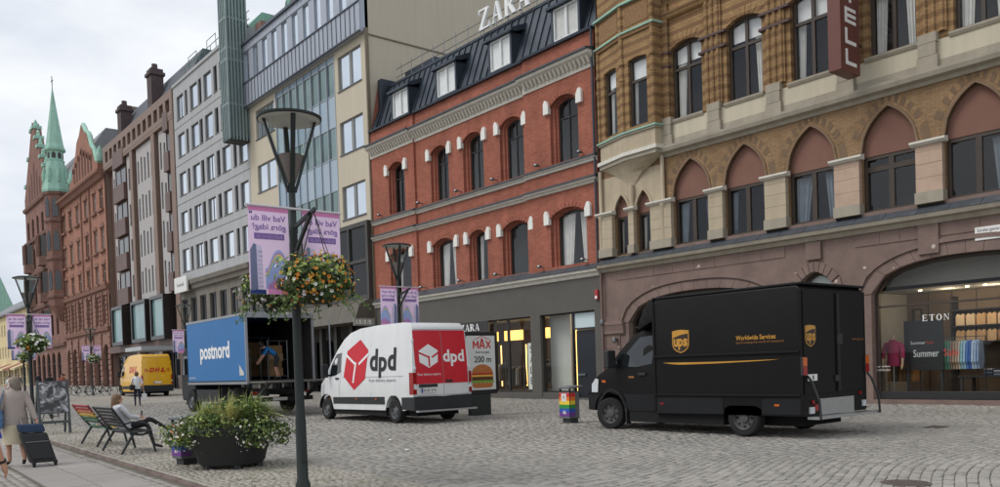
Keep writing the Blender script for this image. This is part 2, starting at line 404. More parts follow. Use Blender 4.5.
for i in sorted(single):
    c = CELLS[i]; fam = int(c[5]); v = random.randrange(6)
    if (fam, v) not in protos:
        b = MB(); j = lambda k: random.uniform(-k, k)
        lo = [(-.5, -.5, -.04), (.5, -.5, -.04), (.5, .5, -.04), (-.5, .5, -.04)]
        me_ = [(x*.985+j(.01), y*.97+j(.02), -.007) for x, y, _ in lo]; hi = [(x*.93+j(.02), y*.88+j(.03), j(.002)) for x, y, _ in lo]
        b.add(lo+me_+hi, [(8, 9, 10, 11)]+[(a, (a+1) % 4, 4+(a+1) % 4, 4+a) for a in range(4)]+[(4+a, 4+(a+1) % 4, 8+(a+1) % 4, 8+a) for a in range(4)])
        me = bpy.data.meshes.new('sett'); me.from_pydata(b.v, [], b.f)
        at = me.attributes.new('tint', 'FLOAT', 'FACE'); at.data.foreach_set('value', [random.gauss(0, .07)]*9)
        me.materials.append(FAM_M[fam]); protos[(fam, v)] = me
    o = link(('sett', 'cobble', 'strip_sett')[fam], protos[(fam, v)], ground)
    o.location = (c[0], c[1], gz(c[1])+random.uniform(-.006, .006)); o.rotation_euler = (random.gauss(0, .012), random.gauss(0, .012), c[2]); o.scale = (c[3]-JT, c[4]-JT, 1)
# pavement slabs, each its own stone
pv = MB()
for a, b_ in ((2, 28), (28, 60)):
    pv.add([(2.2+sx(a), a, gz(a)-.02), (3.52+sx(a), a, gz(a)-.02), (3.52+sx(b_), b_, gz(b_)-.02), (2.2+sx(b_), b_, gz(b_)-.02)], [(0, 1, 2, 3)])
pavement = pv.build('pavement', M_BED, kind='structure', label='pale slab pavement along the row of benches')
r_ = random.Random(5)
slabs_me = []
for v in range(5):
    b = MB(); b.box(-.5, .5, -.5, .5, -.04, 0)
    me = bpy.data.meshes.new('slab'); me.from_pydata(b.v, [], b.f); at = me.attributes.new('tint', 'FLOAT', 'FACE'); at.data.foreach_set('value', [r_.gauss(0, .045)]*6); me.materials.append(M_SLAB); slabs_me.append(me)
for cidx, (xa, wd) in enumerate(((2.32, .585), (2.91, .585))):
    y = 3+.45*cidx
    while y < 55:
        l = r_.choice((.75, .9, .9, 1.1)); yc = y+l/2
        o = link('slab', r_.choice(slabs_me), pavement); o.location = (xa+wd/2+sx(yc), yc, gz(yc)+r_.uniform(-.002, .002)); o.rotation_euler = (0, 0, -.032); o.scale = (wd-.008, l-.008, 1); y += l
b = MB(); 
for i in range(14):
    for k in range(60):
        y = 0+k*.9; x = 1.5-.6*(i+1)
        b.box(x+.004+sx(y), x+.596+sx(y), y+.004, y+.896, -.03, gz(y)+r_.uniform(-.002, .002))
me_o = b.build('slab_field', M_SLAB, pavement, recalc=False, kind='stuff', label='more pale slabs of the pavement')

# ============================================================ FACADE HELPERS
FX = 24.8                                   # the building line; the street side is -X
def op(y0, y1, z0, zs, z1=None, kind='rect'): return dict(y0=y0, y1=y1, z0=z0, zs=zs, z1=zs if z1 is None else z1, kind=kind)
def arch(o, n=14):
    """curve over an opening from (y0, zs) to (y1, zs)"""
    y0, y1, zs, h = o['y0'], o['y1'], o['zs'], o['z1']-o['zs']; m_ = (y0+y1)/2; a = (y1-y0)/2
    if o['kind'] == 'rect' or h < 1e-4: return [(y0, zs), (y1, zs)]
    P = []
    for i in range(n+1):
        t = -1+2*i/n
        if o['kind'] == 'seg':
            R_ = (a*a+h*h)/(2*h); z = zs+math.sqrt(max(R_*R_-(t*a)**2, 0))-(R_-h)
        elif o['kind'] == 'point':
            R_ = (a*a+h*h)/(2*a); d = R_-(1-abs(t))*a; z = zs+math.sqrt(max(R_*R_-d*d, 0))
        else:                                # flat three-centred arch
            z = zs+h*(1-abs(t)**2.5)**.55
        P.append((m_+t*a, z))
    return P
def grow(o, d, dz=None): return dict(y0=o['y0']-d, y1=o['y1']+d, z0=o['z0']-(d if dz is None else dz), zs=o['zs'], z1=o['z1']+d, kind=o['kind'])
def outline(o, n=14): return [(o['y0'], o['z0']), (o['y1'], o['z0'])]+arch(o, n)[::-1]
def wall(mb, X, y0, y1, z0, z1, ops, depth=.3, n=14):
    """wall face at X with real openings and reveals going `depth` into the building"""
    ys = sorted(set([y0, y1]+[o[k] for o in ops for k in ('y0', 'y1')])); zs = sorted(set([z0, z1]+[o[k] for o in ops for k in ('z0', 'z1')]))
    ys = [v for v in ys if y0-1e-6 <= v <= y1+1e-6]; zs = [v for v in zs if z0-1e-6 <= v <= z1+1e-6]
    for a, b in zip(ys, ys[1:]):
        run = None
        for c, d in zip(zs, zs[1:]):
            my, mz = (a+b)/2, (c+d)/2
            free = not any(o['y0'] < my < o['y1'] and o['z0'] < mz < o['z1'] for o in ops)
            if free: run = (run[0], d) if run else (c, d)
            if (not free or d == zs[-1]) and run:
                mb.poly([(X, a, run[0]), (X, b, run[0]), (X, b, run[1]), (X, a, run[1])]); run = None
    for o in ops:
        A = arch(o, n)
        if o['kind'] != 'rect':
            for (ya, za), (yb, zb) in zip(A, A[1:]):
                mb.poly([(X, ya, za), (X, yb, zb), (X, yb, o['z1']), (X, ya, o['z1'])])
        loop = [(o['y0'], o['z0'])]+A+[(o['y1'], o['z0'])]
        for (ya, za), (yb, zb) in zip(loop, loop[1:]+loop[:1]):
            mb.poly([(X, ya, za), (X, yb, zb), (X+depth, yb, zb), (X+depth, ya, za)])
    return mb
def ring(mb, X0, X1, oo, oi, n=14, closed=True):
    """flat band between two outlines, X0 front and X1 back"""
    A = outline(oo, n) if closed else arch(oo, n); B = outline(oi, n) if closed else arch(oi, n)
    k = len(A); rng = range(k) if closed else range(k-1)
    v = [(X0, *p) for p in A]+[(X0, *p) for p in B]+[(X1, *p) for p in A]+[(X1, *p) for p in B]
    f = []
    for i in rng:
        j = (i+1) % k; f += [(i, j, k+j, k+i), (2*k+i, 2*k+j, j, i), (k+i, k+j, 3*k+j, 3*k+i)]
    if not closed: f += [(0, k, 3*k, 2*k), (k-1, 2*k-1, 4*k-1, 3*k-1)]
    return mb.add(v, f)
def clip(poly, axis, v, keep_less):
    r_ = []
    for i in range(len(poly)):
        p, q = poly[i], poly[(i+1) % len(poly)]
        ip = p[axis] <= v if keep_less else p[axis] >= v; iq = q[axis] <= v if keep_less else q[axis] >= v
        if ip: r_.append(p)
        if ip != iq:
            t = (v-p[axis])/(q[axis]-p[axis]); r_.append((p[0]+t*(q[0]-p[0]), p[1]+t*(q[1]-p[1])))
    return r_
def window(parent, X, o, fw, fm, gm, mull=(), trans=(), mw=None, th=.07, fn=None, blind=0., bm_=None, curtain=0., cm_=None, name='window', n=12, panes=True):
    """one window: frame as the part, every pane a sub-part; X is the front of the frame"""
    mw = mw or fw*.8
    inner = dict(y0=o['y0']+fw, y1=o['y1']-fw, z0=o['z0']+fw, zs=o['zs'] if o['kind'] != 'rect' else o['zs']-fw, z1=o['z1']-fw, kind=o['kind'])
    if inner['z1'] <= inner['zs']+.01 and o['kind'] != 'rect': inner['zs'] = inner['z1']-.02
    mb = MB(); ring(mb, X, X+th, o, inner, n)
    for y in mull: mb.box(X+.004, X+th, y-mw/2, y+mw/2, inner['z0']-.01, max(inner['zs'], inner['z1']-.02))
    for z in trans: mb.box(X+.002, X+th, inner['y0']-.01, inner['y1']+.01, z-mw/2, z+mw/2)
    def fin(b):
        if fn: b.v = [tuple(fn(*v)) for v in b.v]
        return b
    w_ = fin(mb).build(name, fm, parent, recalc=False)
    if not panes: return w_
    ycut = [inner['y0']]+sorted(mull)+[inner['y1']]; zcut = [inner['z0']]+sorted(trans)+[inner['z1']]
    base = outline(inner, n)
    for a, b in zip(ycut, ycut[1:]):
        for c, d in zip(zcut, zcut[1:]):
            p = base
            for ax, v, kl in ((0, a, False), (0, b, True), (1, c, False), (1, d, True)):
                if p: p = clip(p, ax, v, kl)
            if len(p) >= 3:
                q = MB(); jx = random.uniform(-.004, .004)      # old panes never sit quite flat
                q.poly([(X+th*.6+(y-a)*jx+(z-c)*random.uniform(-.002, .002), y, z) for y, z in p]); fin(q).build('pane', gm, w_, recalc=False)
    if blind > 0:
        q = MB(); zb = inner['z1']-(inner['z1']-inner['z0'])*blind*random.choice((1, 1, 1, .8, 1.25))
        p = clip(base, 1, zb, False)
        q.poly([(X+th+.06, y, z) for y, z in p]); fin(q).build('blind', bm_, w_, recalc=False)
    if curtain > 0:
        W_ = inner['y1']-inner['y0']
        for s_ in (0, 1):
            if random.random() < .18: continue
            W_ = (inner['y1']-inner['y0'])*random.uniform(.55, 1.35)
            q = MB(); k = 10; ya = inner['y0'] if s_ == 0 else inner['y1']; sg = 1 if s_ == 0 else -1
            for i in range(k):
                u0, u1 = i/k, (i+1)/k
                x0, x1 = X+th+.1+.03*math.sin(i*2.2), X+th+.1+.03*math.sin((i+1)*2.2)
                q.poly([(x0, ya+sg*W_*curtain*u0*.7, inner['z0']), (x1, ya+sg*W_*curtain*u1*.7, inner['z0']), (x1, ya+sg*W_*curtain*u1, inner['z1']-.05), (x0, ya+sg*W_*curtain*u0, inner['z1']-.05)])
            fin(q).build('curtain', cm_, w_, recalc=False)
    return w_
def ledge(mb, X, y0, y1, prof):
    """moulding along the street; prof = closed polygon of (distance out from X, z)"""
    return mb.prism([(X-d, z) for d, z in prof], 'y', y0, y1)
def voussoirs(parent, X, o, h, n, mats, proud=.02, depth=.08, name='voussoir', e=.06):
    """wedge stones round an arch, each a piece"""
    A = arch(o, n); G = arch(grow(o, h), n)
    for i in range(n):
        b = MB()
        def mix(p, q, t): return (p[0]+(q[0]-p[0])*t, p[1]+(q[1]-p[1])*t)
        a0, a1, g0, g1 = mix(A[i], A[i+1], e), mix(A[i], A[i+1], 1-e), mix(G[i], G[i+1], e), mix(G[i], G[i+1], 1-e)
        b.prism([a0, a1, g1, g0], 'x', X-proud-random.uniform(0, .006), X+depth)
        b.build(name, mats[i % len(mats)], parent)

# shared building materials
M_GLASS = glass_mat('clear_glass', refl=.85)
M_GLASS2 = glass_mat('shop_glass', (.93, .96, .95), refl=.45)
M_DARKGLASS = mat('dark_glass', (26, 30, 34), rough=.03, var=0, spec=.9)
M_SKYGLASS = mat('reflective_glass', (212, 220, 228), rough=.05, metal=.85, var=.06, scale=.4)
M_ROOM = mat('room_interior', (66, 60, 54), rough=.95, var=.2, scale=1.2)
M_LEAD = mat('lead_sheet', (74, 78, 84), rough=.5, metal=.3, var=.22, scale=2.5, bump=.1, bscale=8)
M_BLIND = mat('white_blind', (226, 228, 226), rough=.9, var=.05)
M_CURT = mat('curtain_cloth', (206, 206, 200), rough=.95, var=.1)
M_COPPER = mat('verdigris', (150, 190, 172), rough=.7, var=.2, scale=1.1, streak=.5)

# ============================================================ GOTHIC STONE AND BRICK BUILDING (right)
def gothic():
    Y0, Y1 = 2.2, 23.66
    R_ = thing('gothic_building', (FX, (Y0+Y1)/2, 0), 'yellow brick and brownstone building with pointed arches and a corner oriel', 'building')
    m_brick = brick_mat('ochre_brick', (158, 128, 94), (142, 112, 80), (130, 109, 86), bw=.24, rh=.075, patches=.45)
    m_stripe = brick_mat('striped_brick', (172, 139, 96), (154, 122, 82), (132, 108, 82), bw=.24, rh=.075, stripes=(.37, .42, (118, 90, 64), .1), patches=.4)
    m_purple = mat('purple_brick', (84, 64, 62), rough=.7, var=.2, scale=8)
    m_stone = mat('buff_stone', (180, 166, 142), rough=.9, var=.16, scale=2, streak=.5, bump=.2, bscale=25)
    m_stone2 = mat('grey_stone', (160, 152, 136), rough=.9, var=.18, scale=2, streak=.5, bump=.2, bscale=25)
    m_cream = mat('cream_render', (196, 187, 165), rough=.92, var=.1, scale=.8, streak=.6)
    m_pink = mat('pink_stone', (186, 160, 140), rough=.9, var=.12, scale=1.5, bump=.2, bscale=25)
    m_terra = mat('terracotta_panel', (128, 93, 80), rough=.9, var=.07, scale=1.2)
    m_frame = mat('dark_brown_frame', (66, 56, 48), rough=.55, var=.1)
    m_white = mat('white_cap', (214, 210, 198), rough=.85, var=.1, scale=5)
    # brownstone with pale chips
    m_brown = mat('brownstone', (126, 106, 98), rough=.9, var=.2, scale=1.4, bump=.3, bscale=18)
    t = m_brown.node_tree; bs = t.nodes['Principled BSDF']; lk = bs.inputs['Base Color'].links[0].from_socket
    g_ = t.nodes.new('ShaderNodeNewGeometry'); vo = t.nodes.new('ShaderNodeTexVoronoi'); vo.inputs['Scale'].default_value = 1.25; vo.inputs['Randomness'].default_value = 1
    t.links.new(g_.outputs['Position'], vo.inputs['Vector'])
    nn = t.nodes.new('ShaderNodeTexNoise'); nn.inputs['Scale'].default_value = 9; t.links.new(g_.outputs['Position'], nn.inputs['Vector'])
    ml = t.nodes.new('ShaderNodeMath'); ml.operation = 'MULTIPLY'; t.links.new(vo.outputs['Distance'], ml.inputs[0]); t.links.new(nn.outputs['Fac'], ml.inputs[1])
    lt = t.nodes.new('ShaderNodeMath'); lt.operation = 'LESS_THAN'; lt.inputs[1].default_value = .032; t.links.new(ml.outputs[0], lt.inputs[0])
    mm = t.nodes.new('ShaderNodeMix'); mm.data_type = 'RGBA'; t.links.new(lt.outputs[0], mm.inputs['Factor']); t.links.new(lk, mm.inputs['A']); mm.inputs['B'].default_value = (*s2l((192, 180, 168)), 1); t.links.new(mm.outputs['Result'], bs.inputs['Base Color'])

    cen = [19.05, 16.76, 14.28, 11.78, 9.35, 6.9, 4.4]
    # --- ground storey
    A = op(15.75, 22.3, .15, 3.1, 4.12, 'flat'); D = op(13.52, 14.98, .05, 3.35, 4.25, 'point'); E = op(6.95, 12.42, .12, 3.35, 4.28, 'flat'); G2 = op(2.7, 5.8, .12, 3.35, 4.28, 'flat')
    b = MB(); wall(b, FX+.05, Y0, Y1, -.3, 5.4, [A, D, E, G2], .45, 24)
    b.poly([(FX+.05, Y1, -.3), (FX+6, Y1, -.3), (FX+6, Y1, 5.4), (FX+.05, Y1, 5.4)]); b.build('ground_storey_wall', m_brown, R_, recalc=False)
    for o, h, n in ((A, .3, 12), (E, .34, 12), (G2, .3, 8)):
        voussoirs(R_, FX+.05, o, h, n, [m_brown], .025, .1, 'arch_stone', .012)
        b = MB(); ring(b, FX-.03, FX+.12, grow(o, .48), grow(o, .36), 24, False); b.build('arch_moulding', m_brown, R_, recalc=False)
    voussoirs(R_, FX+.05, D, .32, 10, [m_brown], .06, .1, 'arch_stone')
    b = MB(); b.box(FX-.06, FX+.1, 13.98, 14.5, 4.62, 5.2); b.build('keystone', m_brown, R_, bevel=.02)
    b = MB(); b.box(FX-.05, FX+.1, 10.37, 10.95, 4.36, 5.22); b.build('keystone', m_brown, R_, bevel=.012)
    # stone courses on the piers and above the arches
    piers = [(22.75, 23.62), (15.1, 15.42), (12.78, 13.38), (6.0, 6.6)]
    for pa, pb in piers:
        z = .05
        while z < 3.3:
            h = random.choice((.42, .5, .56)); b = MB(); b.box(FX+.02-random.uniform(0, .012), FX+.1, pa+.006, pb-.006, z+.006, min(z+h, 3.35)-.006); b.build('stone', m_brown, R_); z += h
    for ya, yb in ((6.1, 6.9), (6.9, 7.7), (7.7, 8.5), (8.5, 9.3), (9.3, 10.37), (10.95, 11.5), (11.5, 12.1), (12.1, 12.9), (15.3, 16.2), (16.2, 17.1), (17.1, 18.1), (18.1, 19), (19, 20), (20, 20.9), (20.9, 21.9), (21.9, 22.8)):
        b = MB(); b.box(FX+.03-random.uniform(0, .01), FX+.1, ya+.006, yb-.006, 4.84, 5.2); b.build('stone', m_brown, R_)
    for ya, yb in ((22.5, 23.62),):
        b = MB(); ledge(b, FX+.02, ya, yb, [(0, 2.62), (.08, 2.7), (.08, 2.8), (.13, 3.05), (.15, 3.05), (.15, 3.2), (0, 3.2)]); b.build('pilaster_capital', m_brown, R_)
    # shop fronts: dark framing and panes
    def shopfront(o, mull, trans, gm, x=FX+.3):
        return window(R_, x, grow(o, -.02), .09, m_frame, gm, mull=mull, trans=trans, mw=.06, th=.1, name='shop_window', n=24)
    shopfront(E, (), (2.95,), M_GLASS2); shopfront(A, (20.1, 18.2), (2.9,), M_GLASS2); shopfront(D, (), (3.2,), M_GLASS2); shopfront(G2, (), (2.95,), M_GLASS2)
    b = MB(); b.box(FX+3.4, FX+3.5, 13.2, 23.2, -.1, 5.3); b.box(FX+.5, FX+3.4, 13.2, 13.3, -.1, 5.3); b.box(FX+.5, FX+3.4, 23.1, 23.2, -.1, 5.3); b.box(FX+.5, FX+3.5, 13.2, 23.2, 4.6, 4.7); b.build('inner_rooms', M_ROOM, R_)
    b = MB(); b.box(FX+.46, FX+.5, D['y0'], D['y1'], 3.1, 4.2); b.build('fanlight_panel', M_BLIND, R_)
    # --- string course and lead flashing
    b = MB(); ledge(b, FX+.05, Y0, Y1, [(0, 5.2), (.1, 5.22), (.16, 5.34), (.3, 5.38), (.34, 5.5), (.02, 5.5)]); b.build('string_course', m_stone2, R_)
    y = Y0
    while y < Y1:
        y2 = min(y+random.uniform(.75, 1.0), Y1); b = MB(); b.prism([(FX-.3, 5.503), (FX-.3, 5.525), (FX+.06, 5.79+random.uniform(-.01, .01)), (FX+.06, 5.503)], 'y', y+.008, y2-.008); b.build('lead_flashing', M_LEAD, R_); y = y2
    # --- first floor: pointed arches
    archs = [op(c-.84, c+.84, 5.82, 7.55, 8.92, 'point') for c in cen]
    small = [op(22.05, 22.86, 5.82, 7.35, 8.2, 'point'), op(20.92, 21.72, 5.82, 7.35, 8.2, 'point')]
    b = MB(); wall(b, FX+.06, Y0, Y1, 5.4, 9.35, archs+small, .28, 16); b.build('first_floor_wall', m_brick, R_, recalc=False)
    m_cv = [mat('dark_voussoir', (116, 94, 72), rough=.85, var=.15), m_brick]; m_am = mat('arch_trim_brick', (124, 102, 80), rough=.85, var=.15)
    for i, o in enumerate(archs):
        voussoirs(R_, FX+.06, grow(o, .16), .24, 22, m_cv, .004, .05)
        b = MB(); ring(b, FX+.01, FX+.2, grow(o, .07), o, 16, False); b.build('arch_moulding', m_am, R_, recalc=False)
        b = MB(); b.poly([(FX+.2, y, z) for y, z in arch(o, 16)]); b.build('tympanum_panel', m_terra, R_, recalc=False)
        c = (o['y0']+o['y1'])/2
        wo = op(o['y0']+.02, o['y1']-.02, 5.84, 7.53)
        window(R_, FX+.2, wo, .09, m_frame, M_GLASS, mull=(c,), trans=((7.15,) if i == 3 else ()), mw=.16, th=.09, curtain=(.3, .22, .34, 0, .36, 0, 0)[i], cm_=mat('blue_grey_curtain', (112, 122, 130), rough=.95, var=.12))
    for o in small:
        b = MB(); b.poly([(FX+.2, y, z) for y, z in arch(o, 16)]); b.build('tympanum_panel', m_terra, R_, recalc=False)
        b = MB(); ring(b, FX-.02, FX+.2, grow(o, .1), o, 16, False); b.build('arch_moulding', m_stone, R_, recalc=False)
        window(R_, FX+.2, op(o['y0']+.02, o['y1']-.02, 5.84, 7.33), .08, m_frame, M_GLASS, th=.09, curtain=.2, cm_=M_CURT)
    # buff stone round the small windows
    b = MB(); wall(b, FX+.03, 20.25, 23.55, 7.5, 9.0, [dict(s_, z0=7.5) for s_ in small], .02, 16); b.build('stone_facing', m_stone, R_, recalc=False)
    # piers of dressed blocks between the windows
    edges = [(archs[i+1]['y1'], archs[i]['y0']) for i in range(len(archs)-1)]+[(archs[0]['y1'], 20.9), (21.74, 22.03), (22.88, Y1-.05)]
    for k, (ya, yb) in enumerate(edges):
        ms = m_pink if k in (2, 3) else m_stone
        z = 5.8
        for j, h in enumerate((.34, .4, .4, .36, .16)):
            e = .05 if j == 0 else 0
            b = MB(); b.box(FX-.11-e-random.uniform(0, .008), FX+.12, ya+.004-e*.5, yb-.004+e*.5, z+.004, z+h-.004); b.build('pier_block', ms if j else m_stone2, R_); z += h
        b = MB(); ledge(b, FX, ya-.12, yb+.12, [(0, 7.46), (.14, 7.47), (.24, 7.54), (.24, 7.6), (0, 7.64)]); b.build('pier_cap', m_white, R_)
    # window sills on the first floor
    for o in archs: b = MB(); b.box(FX-.02, FX+.22, o['y0']+.01, o['y1']-.01, 5.70, 5.838); b.build('window_sill', m_brown, R_)
    # --- upper ledge and stone parapet zone
    b = MB(); ledge(b, FX+.06, Y0, 20.3, [(0, 9.2), (.06, 9.2), (.1, 9.3), (.26, 9.36), (.3, 9.48), (.3, 9.56), (0, 9.62)]); b.build('stone_ledge', m_stone2, R_)
    b = MB(); b.box(FX+.05, FX+.2, Y0, 20.3, 9.35, 10.4); b.build('parapet_panel', m_cream, R_)
    b = MB(); b.box(FX+.02, FX+.12, Y0, 20.3, 9.6, 9.82); b.build('plinth_course', m_stone2, R_)
    for c in [(cen[i]+cen[i+1])/2 for i in range(len(cen)-1)]+[cen[0]+1.02, cen[-1]-1.2]:
        for j, (za, zb, w_) in enumerate(((9.58, 9.98, .29), (9.98, 10.34, .25), (10.34, 10.62, .27))):
            b = MB(); b.box(FX-.1, FX+.15, c-w_, c+w_, za+.003, zb-.003); b.build('parapet_block', m_stone2, R_, bevel=.012)
    # --- second floor: striped brick piers
    f2 = [op(c-.71, c+.71, 10.52, 13.14, 13.34, 'seg') for c in [19.2, 16.72, 14.24, 11.64, 9.2, 6.75, 4.3]]
    f3 = [op(o['y0'], o['y1'], 15.2, 17.6, 17.9, 'seg') for o in f2]
    b = MB(); wall(b, FX+.12, Y0, 20.3, 10.3, 19, f2+f3, .3, 12); b.build('upper_wall', m_stripe, R_, recalc=False)
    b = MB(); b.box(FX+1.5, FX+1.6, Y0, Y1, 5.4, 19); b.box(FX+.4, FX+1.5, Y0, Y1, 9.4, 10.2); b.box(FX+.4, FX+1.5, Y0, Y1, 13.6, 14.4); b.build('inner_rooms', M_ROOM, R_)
    b = MB(); b.box(FX+.2, FX+12, Y0-.02, Y1-.02, 19.0, 19.3); b.build('flat_roof', M_LEAD, R_)
    b = MB(); b.poly([(FX+.12, Y1, 5.4), (FX+12, Y1, 5.4), (FX+12, Y1, 19), (FX+.12, Y1, 19)]); b.poly([(FX+.12, Y0, -.3), (FX+12, Y0, -.3), (FX+12, Y0, 19), (FX+.12, Y0, 19)]); b.poly([(FX+12, Y0, -.3), (FX+12, Y1, -.3), (FX+12, Y1, 19), (FX+12, Y0, 19)]); b.build('party_wall', m_brick, R_, recalc=False)
    for i, o in enumerate(f2+f3):
        c = (o['y0']+o['y1'])/2; zt = o['z1']-.95
        voussoirs(R_, FX+.12, o, .34, 9, [m_stripe, m_stripe, m_purple] if False else [m_stripe], .012, .06, 'head_brick')
        window(R_, FX+.3, o, .1, m_frame, M_GLASS, mull=(c,), trans=(zt,), mw=.11, th=.09, blind=(.31 if i in (1, 2, 3) else .3 if i == 0 else 0), bm_=M_BLIND, curtain=(.3 if i in (0, 1, 2, 3, 4) else 0), cm_=M_CURT)
        b = MB(); ledge(b, FX+.12, o['y0']-.08, o['y1']+.08, [(-.2, 10.36), (.1, 10.36), (.14, 10.44), (.14, 10.5), (-.2, 10.56)] if i < len(f2) else [(-.2, 15.05), (.12, 15.05), (.12, 15.13), (-.2, 15.19)]); b.build('window_sill', m_stone2, R_)
    pc = [(f2[i]['y0']+f2[i+1]['y1'])/2 for i in range(len(f2)-1)]+[20.08, 3.2]
    for c in pc:
        hw = .58 if c != 20.08 else .2
        b = MB(); b.box(FX+.04, FX+.2, c-hw*.62, c+hw*.62, 10.62, 14.9); b.build('pier', m_stripe, R_)
        b = MB()
        for s_ in (-.5, 0, .5): b.lathe([(.075, 10.62), (.075, 14.9)], (FX+.05, c+s_*hw*.8, 0), 10)
        b.build('pier_shaft', m_stripe, R_, smooth=40)
        for zb in (12.5, 13.0):
            b = MB(); b.box(FX-.03, FX+.2, c-hw*.98, c+hw*.98, zb, zb+.09); b.build('dark_brick_band', m_purple, R_, bevel=.01)
    b = MB(); ledge(b, FX+.12, Y0, 20.3, [(0, 14.25), (.14, 14.3), (.22, 14.45), (.22, 14.52), (0, 14.58)]); b.build('upper_ledge', m_stripe, R_)
    # --- oriel
    m_bay = m_stripe
    P = [(FX+.06, 20.2), (FX-.42, 20.28), (FX-.42, 21.85), (FX+.0, 23.5), (FX+.1, 23.5)]
    def belt(name, za, zb, out, ma, lip=0.):
        b = MB(); q = [(x-(out if x < FX+.05 else 0), y+(out if y > 22 else (-out if y < 20.5 else 0))) for x, y in P]
        b.prism(q, 'z', za, zb); return b.build(name, ma, R_)
    belt('oriel_ledge', 9.52, 9.66, .1, m_white); belt('oriel_stone', 9.66, 10.38, 0, m_stone); belt('oriel_base_moulding', 9.36, 9.52, .04, m_stone2)
    belt('oriel_sill', 10.38, 10.44, .1, M_COPPER); belt('oriel_sill_stone', 10.3, 10.38, .06, m_stone2)
    belt('copper_ledge', 14.2, 14.27, .1, M_COPPER); belt('brick_ledge', 14.05, 14.2, .06, m_bay); belt('oriel_panel_storey', 14.27, 15.3, 0, m_bay); belt('copper_ledge', 15.3, 15.38, .12, M_COPPER)
    belt('oriel_upper_storey', 15.38, 18.8, -.02, m_bay)
    m_orn = mat('terracotta_ornament', (140, 108, 74), rough=.9, var=.35, scale=14, bump=.9, bscale=22)
    for (xa, ya), (xb, yb) in ((P[1], P[2]), (P[2], P[3])):
        d = Vector((xb-xa, yb-ya, 0)); ln = d.length; d.normalize(); nin = Vector((d.y, -d.x, 0))
        if nin.x < 0: nin = -nin
        fn = lambda x, y, z, o_=Vector((xa, ya, 0)), d=d, nin=nin: (o_+d*y+nin*x+Vector((0, 0, z)))
        o = op(ln/2-(.46 if ln < 1.62 else .44), ln/2+(.46 if ln < 1.62 else .44), 10.56, 13.12, 13.18, 'seg')
        b = MB(); wall(b, 0, 0, ln, 10.44, 14.06, [o], .2, 12); b.v = [tuple(fn(*v)) for v in b.v]; b.build('oriel_wall', m_bay, R_, recalc=False)
        window(R_, .12, o, .09, m_frame, M_GLASS, trans=(12.3,), mw=.1, th=.08, fn=fn, blind=.3, bm_=M_BLIND, curtain=.35, cm_=M_CURT)
        b = MB(); b.box(-.02, .05, .2, ln-.2, 14.42, 15.16); b.v = [tuple(fn(*v)) for v in b.v]; b.build('ornament_panel', m_orn, R_, bevel=.02)
        for u in (.02, ln-.02):
            b = MB(); p = fn(0, u, 0); b.lathe([(.09, 10.44), (.09, 12.4), (.12, 12.42), (.12, 12.55), (.09, 12.57), (.09, 13.0), (.12, 13.02), (.12, 13.14), (.09, 13.16), (.09, 15.3)], (p[0], p[1], 0), 10); b.build('corner_shaft', m_bay, R_, smooth=40)
        b = MB(); G = arch(grow(o, .3), 9)
        voussoirs_mats = None
    b = MB(); b.box(FX-.42, FX+.2, 20.2, 20.29, 10.44, 14.06); b.build('oriel_wall', m_bay, R_)
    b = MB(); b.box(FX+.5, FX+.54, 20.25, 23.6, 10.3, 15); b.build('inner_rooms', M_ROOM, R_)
    # corbel under the oriel: a shell that shrinks back to the wall
    b = MB(); rows = []
    for t in range(7):
        k = (1-t/6)**1.5; z = 9.36-.9*t/6
        rows.append([(FX+.02+(min(x, FX)-FX)*k*1.0, 21.9+(y-21.9)*(.12+.88*k), z) for x, y in P])
    n_ = len(P)
    for i in range(6): b.add(rows[i]+rows[i+1], [(j, j+1, n_+j+1, n_+j) for j in range(n_-1)])
    b.build('corbel', m_stone, R_, smooth=60, recalc=False)
    b = MB(); b.lathe([(.05, 7.0), (.09, 7.6), (.12, 8.2), (.1, 8.45)], (FX-.05, 21.85, 0), 10); b.build('corbel_pendant', m_stone, R_, smooth=40)
    for y in (20.28, 23.5):
        b = MB(); b.lathe([(.08, 5.8), (.08, 7.3), (.14, 7.4), (.14, 7.5), (.08, 7.6), (.08, 9.3)], (FX-.06, y, 0), 10); b.build('stone_shaft', m_stone, R_, smooth=40)
    b = MB(); b.tube([(FX-.1, 23.6, 0), (FX-.1, 23.6, 5.2)], .045, 8); b.build('downpipe', m_brown, R_, smooth=40)
    # --- blade sign
    S_ = thing('hotel_sign', (FX-.3, 12.55, 9.9), 'brown projecting sign box with white letters on the yellow brick facade', 'sign')
    ms = mat('sign_brown', (104, 58, 48), rough=.45, var=.08); mw_ = mat('sign_white', (236, 234, 230), rough=.5, var=.02)
    b = MB(); b.box(FX-1.4, FX-.28, 12.42, 12.82, 9.92, 13.9); b.build('sign_box', ms, S_, bevel=.015)
    b = MB(); b.box(FX-.28, FX+.15, 12.56, 12.68, 10.9, 11.0); b.box(FX-.28, FX+.15, 12.56, 12.68, 13.2, 13.3); b.build('bracket', m_frame, S_)
    z = 10.12
